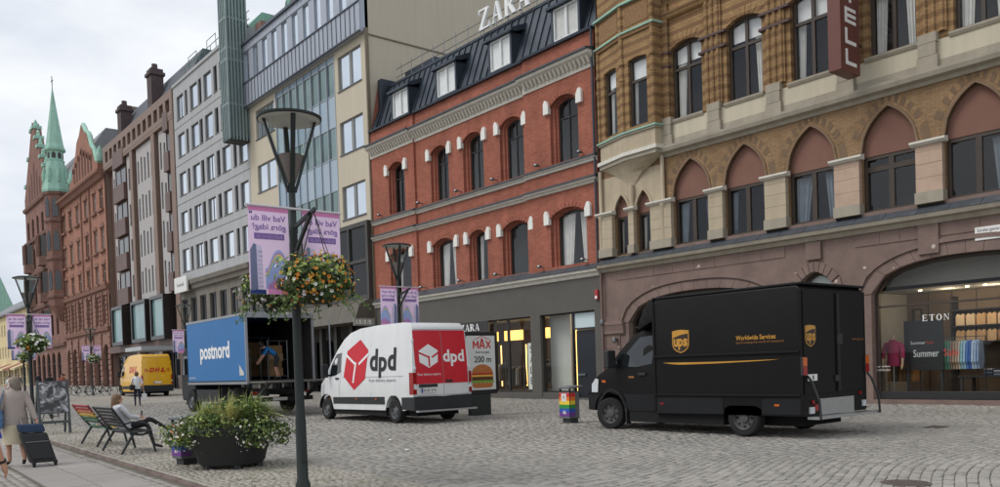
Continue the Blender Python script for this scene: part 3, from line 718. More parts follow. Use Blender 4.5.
    for ch in 'LLETOH':
        for s_ in (0, 1):
            yy = 12.416 if s_ == 0 else 12.824
            q = MB()
            def R2(a, b2, c, d): q.box(a, b2, yy-.004, yy+.004, c, d)
            x0, x1, h, th = FX-1.14, FX-.5, .46, .13
            if ch == 'L': R2(x0, x0+th, z, z+h); R2(x0+th, x1, z, z+.11)
            elif ch == 'E': R2(x0, x0+th, z, z+h); [R2(x0+th, x1, z+k, z+k+.1) for k in (0, .18, .36)]
            elif ch == 'T': R2(x0, x1, z+h-.11, z+h); R2((x0+x1)/2-th/2, (x0+x1)/2+th/2, z, z+h-.11)
            elif ch == 'H': R2(x0, x0+th, z, z+h); R2(x1-th, x1, z, z+h); R2(x0+th, x1-th, z+.18, z+.29)
            else: R2(x0, x0+th, z, z+h); R2(x1-th, x1, z, z+h); R2(x0+th, x1-th, z, z+.11); R2(x0+th, x1-th, z+h-.11, z+h)
            q.build('letter', mw_, S_)
        z += .62
    # --- street name plate
    N_ = thing('street_name_plate', (FX, 9.1, 4.6), 'small white street name plate on the brownstone above the shop arch', 'sign')
    b = MB(); b.box(FX-.01, FX+.045, 8.72, 9.42, 4.56, 4.92); b.build('plate', mw_, N_, bevel=.006)
    b = MB(); fn = lambda u, v: (FX-.013, 9.38-u, v)
    text(b, 'Södergatan', fn, .02, .62, 4.76, 4.88); b.build('lettering', mat('sign_black', (24, 24, 24), rough=.5, var=0), N_, recalc=False)
    b = MB(); text(b, 'S:t Petri församling', fn, .04, .62, 4.62, 4.7); b.build('lettering', MATS['sign_black'], N_, recalc=False)
    for za, ya in ((3.2, 23.55), (2.45, 22.9)):
        L_ = thing('wall_lamp', (FX, ya, za), ('small round lamp on the brownstone pier beside the red brick shop' if za > 3 else 'small box lamp on the brownstone pier'), 'lamp')
        b = MB(); b.box(FX-.12, FX+.02, ya-.06, ya+.06, za-.03, za+.03) ; b.build('bracket', m_frame, L_)
        b = MB(); b.lathe([(.03, -.14), (.09, -.1), (.1, 0), (.06, .1)], (FX-.16, ya, za), 12); b.build('shade', mat('grey_metal', (120, 120, 118), rough=.4, metal=.6, var=.05), L_, smooth=40)
    return R_, E
GOTHIC, ETON = gothic()

# ============================================================ RED BRICK SHOP BUILDING
def serif(ch):
    """Roman capital as polygons in a unit box (thick and thin strokes with serifs)"""
    T, t = .26, .08
    def r(a, b, c, d): return [(a, c), (b, c), (b, d), (a, d)]
    if ch == 'Z': return [r(.02, .95, 1-t, 1), [(.68, .92), (.95, .92), (.30, .08), (.03, .08)], r(.03, 1, 0, t), [(.9, t), (1, t), (1, .28)], [(.02, .74), (.02, .92), (.12, .92)]]
    if ch == 'A': return [[(.12, .03), (.19, .03), (.53, 1), (.45, 1)], [(.45, 1), (.6, 1), (.98, .03), (.72, .03)], r(.25, .72, .3, .37), r(.0, .32, 0, .04), r(.6, 1.08, 0, .04)]
    if ch == 'R': 
        out = [(.5+.36*math.sin(a), .74+.26*math.cos(a)) for a in [math.pi*i/10 for i in range(11)]]; inn = [(.48+.14*math.sin(a), .74+.19*math.cos(a)) for a in [math.pi*i/10 for i in range(11)]]
        P = [[out[i], out[i+1], inn[i+1], inn[i]] for i in range(10)]
        return P+[r(.1, .1+T, .03, 1), r(.1+T, .5, .93, 1), r(.1+T, .5, .48, .55), r(0, .48, 0, .04), r(0, .1, .96, 1), [(.4, .48), (.64, .5), (1.02, .03), (.76, .03)], r(.7, 1.1, 0, .04)]
    if ch == 'E': return [r(.1, .1+T*.8, 0, 1), r(.3, .9, .93, 1), r(.3, .95, 0, .07), r(.3, .7, .47, .54), [(.82, .93), (.9, .93), (.9, .72)], [(.85, .07), (.95, .07), (.97, .3)], r(0, .1, 0, .05), r(0, .1, .95, 1), r(.64, .7, .37, .64)]
    if ch == 'T': return [r(.38, .62, 0, 1), r(0, .38, .93, 1), r(.62, 1, .93, 1), [(0, .93), (.08, .93), (0, .7)], [(.92, .93), (1, .93), (1, .7)], r(.26, .38, 0, .05), r(.62, .74, 0, .05)]
    if ch == 'N': return [r(.1, .17, .03, 1), r(.83, .9, 0, 1), [(.05, 1), (.28, 1), (.9, 0), (.8, 0)], r(0, .28, 0, .04), r(.7, 1.02, .96, 1)]
    if ch == 'O': 
        n = 20; out = [(.5+.5*math.cos(2*math.pi*i/n), .5+.52*math.sin(2*math.pi*i/n)) for i in range(n)]; inn = [(.5+.27*math.cos(2*math.pi*i/n), .5+.45*math.sin(2*math.pi*i/n)) for i in range(n)]
        return [[out[i], out[(i+1) % n], inn[(i+1) % n], inn[i]] for i in range(n)]
def put_serif(word, fn, u0, u1, v0, v1, material, parent, gap=.22, name='letter'):
    n = len(word); cw = (u1-u0)/(n+gap*(n-1))
    for i, ch in enumerate(word):
        b = MB()
        for k, p in enumerate(serif(ch)):
            b.poly([fn(u0+i*cw*(1+gap)+x*cw, v0+y*(v1-v0), k*.0003) for x, y in p])
        b.build(name, material, parent, recalc=False)

def red_shop():
    Y0, Y1 = 23.7, 41.6
    R_ = thing('red_brick_building', (FX, (Y0+Y1)/2, 0), 'red brick building with white cornice, dark mansard dormers and grey shop front', 'building')
    m_b = brick_mat('red_brick', (168, 95, 74), (148, 79, 60), (154, 118, 104), bw=.25, rh=.075, ms=.009, patches=.5)
    m_w = mat('white_moulding', (206, 202, 190), rough=.85, var=.14, scale=3, streak=.4)
    m_cap = mat('white_impost', (232, 230, 222), rough=.8, var=.06)
    m_fr = mat('black_frame', (38, 38, 38), rough=.5, var=.05)
    m_grey = mat('grey_render', (92, 89, 84), rough=.9, var=.07, scale=1.2)
    m_roof = mat('blue_black_zinc', (58, 66, 76), rough=.42, metal=.35, var=.18, scale=1.5)
    m_wf = mat('white_frame', (222, 224, 222), rough=.5, var=.03)
    f2 = [(38.41, 39.53), (34.48, 35.55), (31.59, 32.71), (28.63, 29.81), (24.97, 26.19)]
    f1 = [(38.05, 39.66), (34.1, 35.65), (31.5, 32.46), (28.35, 29.84), (24.65, 26.37)]
    O2 = [op(a, b, 10.22, 12.7, 12.92, 'seg') for a, b in f2]; O1 = [op(a, b, 5.78, 7.92, 8.14, 'seg') for a, b in f1]
    bays = [(Y0, 28.15, 0), (28.15, 37.2, .12), (37.2, Y1, 0)]
    def xoff(y): return [d for a, b, d in bays if a <= y <= b][0]
    rec = .14
    def rcs(o, d=.26, u=.1): return dict(y0=o['y0']-d, y1=o['y1']+d, z0=o['z0'], zs=o['zs']-.02, z1=o['z1']+u, kind='seg')
    for a, b_, d in bays:                     # outer brick skin, with wide recesses round each window
        ops = [rcs(o) for o in O1+O2 if a < o['y0'] < b_]
        b = MB(); wall(b, FX+d, a, b_, 5.2, 13.75, ops, rec, 12); b.build('brick_wall', m_b, R_, recalc=False)
        b = MB(); wall(b, FX+d, a, b_, 14.3, 15.2, [], .1); b.build('brick_parapet', m_b, R_, recalc=False)
    for y in (28.15, 37.2):
        b = MB(); b.poly([(FX, y, 5.2), (FX+.12, y, 5.2), (FX+.12, y, 15.2), (FX, y, 15.2)]); b.build('return_wall', m_b, R_, recalc=False)
    for k, o in enumerate(O1+O2):
        d = xoff(o['y0']); X = FX+d
        go = rcs(o); b = MB(); wall(b, X+rec, go['y0'], go['y1'], go['z0'], go['z1'], [rcs(o, .1, .05)], .1, 12); wall(b, X+rec+.1, go['y0'], go['y1'], go['z0'], go['z1'], [o], .16, 12); b.build('window_recess', m_b, R_, recalc=False)
        voussoirs(R_, X, rcs(o), .2, 11, [m_b], .04, .1, 'arch_brick')
        f = k < 5
        for s_ in (0, 1):
            ya = (go['y0']-.3, go['y0']+.02) if s_ == 0 else (go['y1']-.02, go['y1']+.3); z = o['zs']
            b = MB(); pts = [(ya[0], z-.28), (ya[1], z-.28), (ya[1], z+.08), (ya[1]-.12, z+.3), (ya[0]+.1, z+.34), (ya[0], z+.2)] if s_ == 0 else [(ya[0], z-.28), (ya[1], z-.28), (ya[1], z+.2), (ya[1]-.1, z+.34), (ya[0]+.12, z+.3), (ya[0], z+.08)]
            b.prism(pts, 'x', X-.13, X+.04); b.build('impost_stone', m_cap, R_, bevel=.012)
        c = (o['y0']+o['y1'])/2
        if f: window(R_, X+rec+.18, o, .06, m_fr, M_GLASS, mull=(), th=.07, blind=(0, 0, 0, 0, 0)[k], curtain=(.2, .5, .3, 0, .5)[k], cm_=M_CURT)
        else: window(R_, X+rec+.18, o, .07, m_fr, M_GLASS, mull=(c,), trans=(12.15,), mw=.06, th=.07)
    m_int = mat('shaded_room', (150, 154, 148), rough=.9, var=.15, scale=.6)
    b = MB(); b.box(FX+2.2, FX+2.3, Y0+.05, Y1-.05, 5.3, 15); b.box(FX+.45, FX+2.2, Y0+.05, Y1-.05, 9.2, 9.9); b.build('inner_rooms', m_int, R_)
    # mouldings
    for a, b_, d in bays:
        X = FX+d
        e0 = a-(.0 if a == Y0 else 0); 
        b = MB(); ledge(b, X, a, b_, [(0, 8.97), (.08, 8.98), (.12, 9.06), (.2, 9.1), (.22, 9.17), (0, 9.17)]); b.build('string_course', m_w, R_)
        b = MB(); ledge(b, X, a, b_, [(0, 9.172), (.26, 9.172), (.26, 9.2), (0, 9.34)]); b.build('lead_capping', M_LEAD, R_)
        b = MB(); ledge(b, X, a, b_, [(0, 9.86), (.08, 9.87), (.1, 9.95), (.16, 9.99), (.17, 10.04), (0, 10.04)]); b.build('string_course', m_w, R_)
        b = MB(); ledge(b, X, a, b_, [(0, 10.042), (.22, 10.042), (.22, 10.07), (0, 10.2)]); b.build('lead_capping', M_LEAD, R_)
        b = MB(); ledge(b, X, a, b_, [(0, 13.7), (.05, 13.7), (.07, 13.82), (.07, 14.0), (.34, 14.16), (.4, 14.2), (.42, 14.32), (0, 14.32)]); b.build('cornice', m_w, R_)
        y = a+.12
        while y < b_-.1:
            q = MB(); q.prism([(X-.08, 13.84), (X-.15, 13.86), (X-.27, 14.06), (X-.3, 14.145), (X-.08, 14.03)], 'y', y, y+.11); q.build('cornice_bracket', m_w, R_); y += .25
        b = MB(); ledge(b, X, a, b_, [(0, 14.322), (.5, 14.322), (.5, 14.4), (0, 14.5)]); b.build('gutter', M_LEAD, R_)
        b = MB(); ledge(b, X, a, b_, [(-.2, 15.2), (.16, 15.2), (.18, 15.3), (-.2, 15.34)]); b.build('eaves_gutter', m_roof, R_)
    # mansard roof with standing seams, one sheet per bay between seams
    y = Y0+.02; n = 34; st = (Y1-.1-y)/n; zt, zb = 17.9, 15.3; xb, xt = FX+.2, FX+1.1
    for i in range(n):
        b = MB(); b.prism([(xb, zb), (xb-.02, zb+.02), (xt, zt), (xt+.1, zt)], 'y', y+i*st+.006, y+(i+1)*st-.006); b.build('roof_sheet', m_roof, R_)
        if i: 
            b = MB(); b.bar((xb-.05, y+i*st, zb+.04), (xt-.03, y+i*st, zt+.02), .035, .05); b.build('standing_seam', m_roof, R_)
    b = MB(); b.box(xt-.05, FX+9, Y0, Y1, zt, zt+.12); b.build('flat_roof', m_roof, R_)
    b = MB(); b.box(FX+.6, FX+9, Y1-.45, Y1-.02, 15.3, zt+.45)
    for i in range(14): b.box(FX+.05+.09*i*.9, FX+.3+.09*i*.9, Y1-.4, Y1-.02, 15.2+i*.2, 15.42+i*.2)
    b.build('stepped_verge', m_roof, R_)
    b = MB(); b.box(FX+2, FX+4, 37.8, 40.8, zt, zt+1.0); b.build('roof_hatch', m_roof, R_, bevel=.03)
    for a, c in ((37.7, 39.3), (33.36, 35.0), (29.06, 30.59), (24.63, 26.2)):
        D_ = MB(); D_.box(FX+.08, FX+1.15, a-.1, a+.02, 15.35, 16.86); D_.box(FX+.08, FX+1.15, c-.02, c+.1, 15.35, 16.86)
        D_.prism([(FX-.06, 16.86), (FX-.06, 16.98), (FX+1.15, 17.5), (FX+1.15, 17.2), (FX+.2, 16.86)], 'y', a-.28, c+.28); D_.box(FX+.08, FX+.5, a+.02, c-.02, 15.345, 15.45)
        dm = D_.build('dormer', m_roof, R_)
        w_ = op(a+.02, c-.02, 15.45, 16.84); mid = (a+c)/2
        ww = window(dm, FX+.12, w_, .07, m_wf, M_GLASS, mull=(mid,), mw=.13, th=.08, name='window', panes=False)
        for ya, yb in ((a+.09, mid-.065), (mid+.065, c-.09)):
            q = MB(); q.poly([(FX+.17, ya, 15.52), (FX+.17, yb, 15.52), (FX+.17, yb, 16.77), (FX+.17, ya, 16.77)]); q.build('pane', M_GLASS, ww, recalc=False)
        q = MB(); q.poly([(FX+.22, a, 15.4), (FX+.22, c, 15.4), (FX+.22, c, 16.8), (FX+.22, a, 16.8)]); q.build('blind', M_BLIND if a != 24.63 else M_CURT, ww, recalc=False)
    rl = mat('galvanised', (128, 130, 132), rough=.4, metal=.8, var=.05)
    b = MB()
    for z in (18.3, 18.75): b.tube([(FX+1.15, Y0+.3, z), (FX+1.15, Y1-1.2, z)], .02, 6)
    y = Y0+.4
    while y < Y1-1: b.tube([(FX+1.15, y, zt), (FX+1.15, y, 18.95)], .018, 6); y += 1.05
    tag(b.build('roof_railing', rl, R_), kind='stuff')
    # roof letters
    mL = mat('letter_white', (238, 238, 236), rough=.4, var=.02)
    for i, ch in enumerate('ZARA'):
        b = MB(); u0 = 32.3-i*.98
        for k, p in enumerate(serif(ch)): b.prism([(u0-x*.8, 18.15+y_*1.0) for x, y_ in p], 'x', FX+.86-.0012*k, FX+.98)
        b.build('sign_letter', mL, R_)
    b = MB()
    for y in (32.0, 31.0, 30.1, 29.2): b.tube([(FX+.93, y, 17.9), (FX+.93, y, 18.2)], .02, 6)
    tag(b.build('sign_stand', rl, R_), kind='stuff')
    # ---- shop front
    S1 = op(28.11, 34.0, .3, 3.75); S2 = op(24.07, 27.46, .02, 3.75); S3 = op(35.4, 40.7, .3, 3.75)
    b = MB(); wall(b, FX-.05, Y0, Y1, -.3, 5.12, [S1, S2, S3], .3); b.build('shop_wall', m_grey, R_, recalc=False)
    b = MB(); b.box(FX-.09, FX-.045, Y0, Y1, -.3, .08); b.build('plinth', m_grey, R_)
    b = MB(); ledge(b, FX-.05, Y0, Y1, [(0, 5.12), (.06, 5.14), (.1, 5.25), (.2, 5.32), (.22, 5.42), (-.05, 5.42)]); b.build('fascia_moulding', m_w, R_)
    y = Y0
    while y < Y1-.01:
        y2 = min(y+random.uniform(.8, 1.15), Y1); q = MB(); q.prism([(FX-.3, 5.423), (FX-.3, 5.45), (FX+.14, 5.77), (FX+.14, 5.423)], 'y', y+.01, y2-.01); q.build('lead_flashing', M_LEAD, R_); y = y2
    for y in (24.5, 27.2, 30.3, 33.2, 36.6, 40.6):
        for z in (5.86, 10.32):
            L_ = MB(); L_.tube([(FX+.1, y, z), (FX-.16, y, z+.02)], .025, 6); L_.lathe([(.05, -.05), (.13, 0), (.09, .07)], (FX-.22, y, z), 12); L_.build('facade_spotlight', rl, R_, smooth=40)
    window(R_, FX+.1, S1, .07, m_fr, M_GLASS2, mull=(32.4, 30.9, 29.9), trans=(), mw=.12, th=.1, name='shop_window')
    window(R_, FX+.1, op(25.52, 27.46, .3, 3.75), .07, m_fr, M_GLASS2, th=.1, name='shop_window')
    b = MB(); b.box(FX-.02, FX+.2, 25.5, 27.46, .02, .3); b.build('stall_riser', m_grey, R_)
    window(R_, FX+.1, S3, .07, m_fr, M_GLASS2, mull=(37.2, 39), th=.1, name='shop_window')
    window(R_, FX+.08, op(24.07, 25.5, 2.98, 3.75), .07, m_fr, mat('pale_glass', (196, 212, 214), rough=.12, var=.03), th=.08, name='fanlight')
    d_ = MB(); d_.box(FX+.2, FX+.26, 24.14, 25.43, .03, 2.95); dd = d_.build('door', mat('door_black', (34, 38, 44), rough=.35, var=.05), R_)
    b = MB(); b.box(FX+.14, FX+.2, 24.9, 25.35, 1.02, 1.1); b.build('handle', rl, dd)
    # shop interior
    m_wallin = mat('shop_wall_pale', (196, 194, 188), rough=.9, var=.05); m_floor = mat('shop_floor', (126, 118, 108), rough=.4, var=.1)
    b = MB(); b.box(FX+.3, FX+5, Y0+.3, Y1-.3, -.05, .28); b.build('shop_floor', m_floor, R_)
    b = MB(); b.box(FX+4.9, FX+5, Y0+.3, Y1-.3, .28, 4.3); b.build('shop_back_wall', mat('shop_back', (84, 70, 56), rough=.8, var=.2), R_)
    b = MB(); b.box(FX+.3, FX+5, Y0+.3, Y1-.3, 3.95, 4.1); b.build('shop_ceiling', m_wallin, R_)
    b = MB(); b.box(FX+.7, FX+4.8, 27.5, 27.62, .28, 3.95); b.box(FX+.7, FX+.8, 26.3, 27.5, .28, 3.95); b.build('partition', m_wallin, R_)
    warm = mat('warm_lamp', (255, 214, 120), var=0, emit=(255, 206, 120), es=2.6)
    for y, x, za, zb in ((25.72, FX+.5, .35, 3.6), (29.9, FX+2.2, .4, 2.5), (31.5, FX+2.6, .5, 2.6), (33.0, FX+2.2, .5, 2.6), (30.6, FX+2.4, .5, 2.2)):
        q = MB(); q.box(x, x+.03, y, y+.05, za, zb); q.build('light_strip', warm, R_)
    for y in (29.0, 31.2, 33.2):
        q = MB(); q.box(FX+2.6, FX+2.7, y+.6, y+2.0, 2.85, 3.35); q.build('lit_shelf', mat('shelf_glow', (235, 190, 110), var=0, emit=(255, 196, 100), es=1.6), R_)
    for y, x, h, lb in ((28.9, 26.8, 1.3, 'clothes rail right behind the SALE banner in the shop window'), (30.1, 27.2, 1.5, 'tall clothes rail in the middle of the lit shop'), (31.3, 26.6, 1.2, 'low clothes rail behind the burger billboard in the lit shop'), (33.2, 27.0, 1.4, 'clothes rail under the shop name sign inside the shop')):
        rr = thing('clothes_rail', (x, y, .28), lb, 'rail', 'clothes rails in the lit shop')
        q = MB(); q.tube([(x, y-.5, .28), (x, y-.5, .28+h), (x, y+.5, .28+h), (x, y+.5, .28)], .02, 6); q.build('frame', rl, rr)
        for k in range(7):
            yy = y-.42+k*.14; q = MB(); q.prism([(x-.2, .28+h-.1), (x, .28+h-.02), (x+.2, .28+h-.1), (x+.24, .28+h-.9), (x-.24, .28+h-.9)], 'y', yy-.03, yy+.03); q.build('garment', mat('garment_%d' % (k % 4), ((60, 54, 50), (120, 108, 92), (160, 150, 138), (40, 40, 48))[k % 4], rough=.95, var=.1), rr)
    S_ = thing('sale_banner', (FX+.3, 28.45, .45), 'white vertical SALE banner inside the lit shop window', 'banner')
    b = MB(); b.box(FX+.28, FX+.3, 28.22, 28.72, .42, 2.55); b.build('panel', mat('banner_white', (232, 230, 222), var=.02), S_)
    for i, ch in enumerate('SALE'):
        b = MB(); text(b, ch, lambda u, v: (FX+.277, 28.6-u, v), .02, .24, 2.1-i*.48, 2.42-i*.48); b.build('letter', mat('sign_black', (24, 24, 24), var=0), S_, recalc=False)
    Z_ = thing('shop_name_sign', (FX, 32.6, 3.5), 'white serif shop name on the dark glass above the burger billboard', 'sign')
    b = MB(); b.box(FX-.04, FX+.06, 31.2, 34.0, 3.2, 3.75); b.build('dark_board', mat('board_dark', (44, 42, 40), rough=.4, var=.05), Z_)
    put_serif('ZARA', lambda u, v, e: (FX-.045-e, 33.45-u, v), 0, 1.55, 3.32, 3.66, mL, Z_, gap=.12)
    for ch in range(9):                       # small frosted words along the top of the glass
        pass
    for y, nm in ((23.86, 'alarm_box'),):
        q = thing('alarm_box', (FX, y, 4.3), 'small red alarm box on the grey fascia beside the brownstone', 'box'); b = MB(); b.box(FX-.15, FX-.05, y-.09, y+.09, 4.15, 4.55); b.build('case', mat('alarm_red', (170, 52, 48), rough=.4, var=.05), q, bevel=.02)
        b = MB(); b.box(FX-.155, FX-.15, y-.06, y+.06, 4.18, 4.3); b.build('label_plate', mL, q)
    for y, h, xx in ((Y0+.04, 15.2, FX-.1),):
        b = MB(); b.tube([(xx, y, 5.5), (xx, y, h)], .05, 8); b.build('downpipe', m_roof, R_, smooth=40)
    # closed shell
    b = MB(); b.poly([(FX+9, Y0, -.3), (FX+9, Y1, -.3), (FX+9, Y1, 18), (FX+9, Y0, 18)]); b.poly([(FX, Y1, -.3), (FX+9, Y1, -.3), (FX+9, Y1, 18), (FX+.6, Y1, 18), (FX, Y1, 15)]); b.poly([(FX+.05, Y0, -.3), (FX+9, Y0, -.3), (FX+9, Y0, 18), (FX+1.1, Y0, 18), (FX+.2, Y0, 15.3), (FX+.05, Y0, 15.3)]); b.build('party_wall', m_b, R_, recalc=False)
    # shop lamps (the shop is lit in the photograph)
    for y in (25.5, 29.5, 32.5):
        ld = bpy.data.lights.new('shop_lamp', 'POINT'); ld.energy = 30; ld.color = (1, .82, .58); ld.shadow_soft_size = .2
        lo = bpy.data.objects.new('shop_lamp', ld); col.objects.link(lo); lo.parent = R_; lo.location = Vector((FX+1.6, y, 3.6))-OFF[R_.name]
    return R_
RED = red_shop()

# ============================================================ BEIGE AND BLUE OFFICE BLOCK
def office():
    Y0, Y1 = 41.75, 58.9
    R_ = thing('beige_office_block', (FX, 50, 0), 'beige office block with blue glass spandrels, zinc top storey and blank gable wall', 'building')
    m_be = mat('beige_render', (196, 186, 166), rough=.92, var=.06, scale=.5, streak=.6)
    m_z = mat('zinc_panel', (166, 172, 182), rough=.5, metal=.35, var=.1, scale=1.2, streak=.6)
    m_zd = mat('zinc_seam', (96, 102, 112), rough=.5, metal=.4, var=.05)
    m_bl = [mat('blue_panel_%d' % i, c, rough=.2, var=.05, scale=.6) for i, c in enumerate(((150, 168, 182), (160, 176, 188), (142, 162, 178)))]
    m_al = mat('aluminium_frame', (166, 174, 182), rough=.4, metal=.3, var=.04); m_fr = mat('grey_frame', (130, 132, 130), rough=.5, var=.05)
    m_dk = mat('bronze_dark', (62, 60, 56), rough=.5, var=.12, scale=1.0); m_pipe = mat('brown_pipe', (120, 108, 88), rough=.6, var=.1)
    rows = [(18.55, 20.62), (14.7, 16.66), (10.76, 12.76)]
    RW = [op(42.35, 45.15, a, b) for a, b in rows]; LW = [op(54.4, 57.6, a, b) for a, b in rows]; BW = [op(45.6, 54.1, 10.3, 21.0)]
    b = MB(); wall(b, FX, Y0, Y1, 10.25, 21.2, RW+LW+BW, .25); b.build('front_wall', m_be, R_, recalc=False)
    b = MB(); b.poly([(FX, Y0, 10.25), (FX+16, Y0, 10.25), (FX+16, Y0, 27), (FX+2.0, Y0, 27), (FX+.1, Y0, 25.6), (FX, Y0, 25.4)]); b.poly([(FX+.3, Y0, -.3), (FX+16, Y0, -.3), (FX+16, Y0, 10.25), (FX+.3, Y0, 10.25)])
    b.poly([(FX, Y1, 0), (FX+16, Y1, 0), (FX+16, Y1, 25.5), (FX, Y1, 25.5)]); b.poly([(FX+16, Y0, 0), (FX+16, Y1, 0), (FX+16, Y1, 27), (FX+16, Y0, 27)])
    b.build('gable_wall', m_be, R_, recalc=False)
    b = MB(); b.box(FX+.02, FX+16, Y0-.05, Y0-.005, 20.95, 21.03); b.build('gable_seam', m_pipe, R_)
    b = MB(); b.box(FX-.08, FX+.12, Y0-.13, Y0-.01, 0, 21.3); b.build('corner_pipe', m_pipe, R_)
    for o in RW+LW:
        c = (o['y0']+o['y1'])/2
        window(R_, FX+.1, o, .07, m_fr, M_SKYGLASS, mull=(c, ), mw=.3, th=.08)
        b = MB(); b.box(FX-.06, FX+.1, o['y0']-.05, o['y1']+.05, o['z0']-.06, o['z0']-.003); b.build('window_sill', m_zd, R_)
    n = 8; st = (54.1-45.6)/n
    b = MB(); b.box(FX+.14, FX+.2, 45.6, 54.1, 10.3, 21.0); b.build('curtain_wall_backing', m_dk, R_)
    for (a, c) in rows:
        window(R_, FX+.03, op(45.62, 54.08, a, c), .06, m_al, mat('green_tint_glass', (120, 138, 134), rough=.05, metal=.75, var=.35, scale=.35), mull=[45.6+st*i for i in range(1, n)], mw=.08, th=.08, name='window_band')
    for za, zb in ((16.68, 18.53), (12.78, 14.68), (20.64, 20.98), (10.32, 10.74)):
        for i in range(n):
            b = MB(); b.box(FX+.05+random.uniform(0, .006), FX+.12, 45.6+st*i+.015, 45.6+st*(i+1)-.015, za, zb); b.build('spandrel_panel', random.choice(m_bl), R_)
    for i in range(n+1):
        b = MB(); b.box(FX-.03, FX+.1, 45.6+st*i-.03, 45.6+st*i+.03, 10.3, 21.0); b.build('vertical_fin', m_al, R_)
    # zinc storey
    n = 31; st = (Y1-Y0)/n
    wins = [op(43.3+1.6*i, 44.15+1.6*i, 22.85, 25.0) for i in range(10)]
    for i in range(n):
        ya, yb = Y0+i*st+.012, Y0+(i+1)*st-.012
        b = MB(); b.box(FX-.35, FX-.3, ya, yb, 21.15, 22.78); b.build('zinc_panel', m_z, R_)
        b = MB(); b.box(FX-.35, FX-.3, ya, yb, 25.05, 25.55); b.build('zinc_panel', m_z, R_)
        b = MB(); b.box(FX-.39, FX-.345, yb, yb+.024, 21.15, 22.78); b.build('standing_seam', m_zd, R_)
    b = MB(); wall(b, FX-.3, Y0, Y1, 21.1, 25.6, wins, .2); b.poly([(FX-.3, Y0, 21.1), (FX+.2, Y0, 21.1), (FX+.2, Y0, 25.6), (FX-.3, Y0, 25.6)]); b.poly([(FX-.3, Y0, 21.1), (FX+.2, Y0, 21.1), (FX+.2, Y1, 21.1), (FX-.3, Y1, 21.1)]); b.build('zinc_wall', m_z, R_, recalc=False)
    for o in wins: window(R_, FX-.22, o, .05, m_al, M_SKYGLASS, th=.06, blind=.0)
    b = MB(); b.box(FX-.42, FX-.3, Y0, Y1, 22.78, 22.84); b.box(FX-.42, FX-.3, Y0, Y1, 21.08, 21.15); b.build('zinc_sill', m_zd, R_)
    b = MB(); b.box(FX-.5, FX+.6, Y0-.05, Y1, 25.55, 25.72); b.build('eaves', m_zd, R_)
    # patchy copper roof behind
    mc = mat('patchy_copper', (112, 160, 142), rough=.75, var=.1)
    t = mc.node_tree; bs = t.nodes['Principled BSDF']; lk = bs.inputs['Base Color'].links[0].from_socket
    g_ = t.nodes.new('ShaderNodeNewGeometry'); nn = t.nodes.new('ShaderNodeTexNoise'); nn.inputs['Scale'].default_value = .8; nn.inputs['Detail'].default_value = 5; t.links.new(g_.outputs['Position'], nn.inputs['Vector'])
    rr = t.nodes.new('ShaderNodeMapRange'); rr.inputs['From Min'].default_value = .49; rr.inputs['From Max'].default_value = .53; t.links.new(nn.outputs['Fac'], rr.inputs['Value'])
    mm = t.nodes.new('ShaderNodeMix'); mm.data_type = 'RGBA'; t.links.new(rr.outputs[0], mm.inputs['Factor']); t.links.new(lk, mm.inputs['A']); mm.inputs['B'].default_value = (*s2l((96, 104, 104)), 1); t.links.new(mm.outputs['Result'], bs.inputs['Base Color'])
    b = MB(); b.prism([(FX+2.2, 25.6), (FX+3.6, 32), (FX+15, 32), (FX+16, 25.6)], 'y', 46, Y1-.5); b.build('copper_roof', mc, R_)
    b = MB(); b.box(FX+.4, FX+2.2, Y0, Y1, 25.5, 25.7); b.build('roof_terrace', m_zd, R_)
    b = MB(); b.box(FX+.5, FX+1.7, 57.2, 58.2, 25.7, 27.2); b.build('chimney', mat('chimney_brick', (150, 118, 104), rough=.9, var=.2, scale=4), R_, bevel=.02)
    # dark lower storeys
    b = MB(); L1 = [op(42.0+2.1*i, 43.95+2.1*i, z, z+1.95) for i in range(8) for z in (5.95, 8.05)]
    wall(b, FX-.35, Y0, Y1, 5.7, 10.25, L1, .12); b.poly([(FX-.35, Y0, 5.7), (FX+.3, Y0, 5.7), (FX+.3, Y0, 10.25), (FX-.35, Y0, 10.25)]); b.poly([(FX-.35, Y0, 10.25), (FX, Y0, 10.25), (FX, Y1, 10.25), (FX-.35, Y1, 10.25)]); b.build('dark_curtain_wall', m_dk, R_, recalc=False)
    mdg = mat('smoked_glass', (20, 22, 24), rough=.15, var=0, spec=.25)
    for o in L1:
        if o['y1'] < Y1: window(R_, FX-.27, o, .05, m_dk, mdg, th=.06)
    y = Y0
    m_br = mat('bronze_fascia', (92, 86, 76), rough=.6, var=.15, scale=.8)
    while y < Y1-.1:
        y2 = min(y+2.14, Y1); b = MB(); b.prism([(FX-.38, 5.72), (FX-1.0, 5.4), (FX-1.4, 4.35), (FX+.2, 4.35), (FX+.2, 5.72)], 'y', y+.01, y2-.01); b.build('fascia_panel', m_br, R_); y = y2
    b = MB(); b.box(FX+1.2, FX+1.3, Y0, Y1, -.2, 4.4); b.box(FX-.2, FX+1.2, Y0, Y0+.3, -.2, 4.34); b.build('shop_front', m_dk, R_)
    for i in range(9):
        b = MB(); b.box(FX+.1, FX+.4, Y0+1+2*i, Y0+1.3+2*i, -.2, 4.34); b.build('column', m_dk, R_)
    for i in range(8):
        b = MB(); b.box(FX+.9, FX+.96, Y0+1.4+2*i, Y0+2.9+2*i, .3, 3.6); b.build('display_window', mdg, R_)
    S_ = thing('shop_fascia_sign', (FX-1.4, 41.9, 4.3), 'small pale lettered sign projecting at the corner of the office block', 'sign')
    b = MB(); b.box(FX-1.55, FX-.2, 41.5, 41.6, 4.12, 4.55); b.build('board', mat('sign_grey', (150, 148, 142), rough=.6, var=.1), S_)
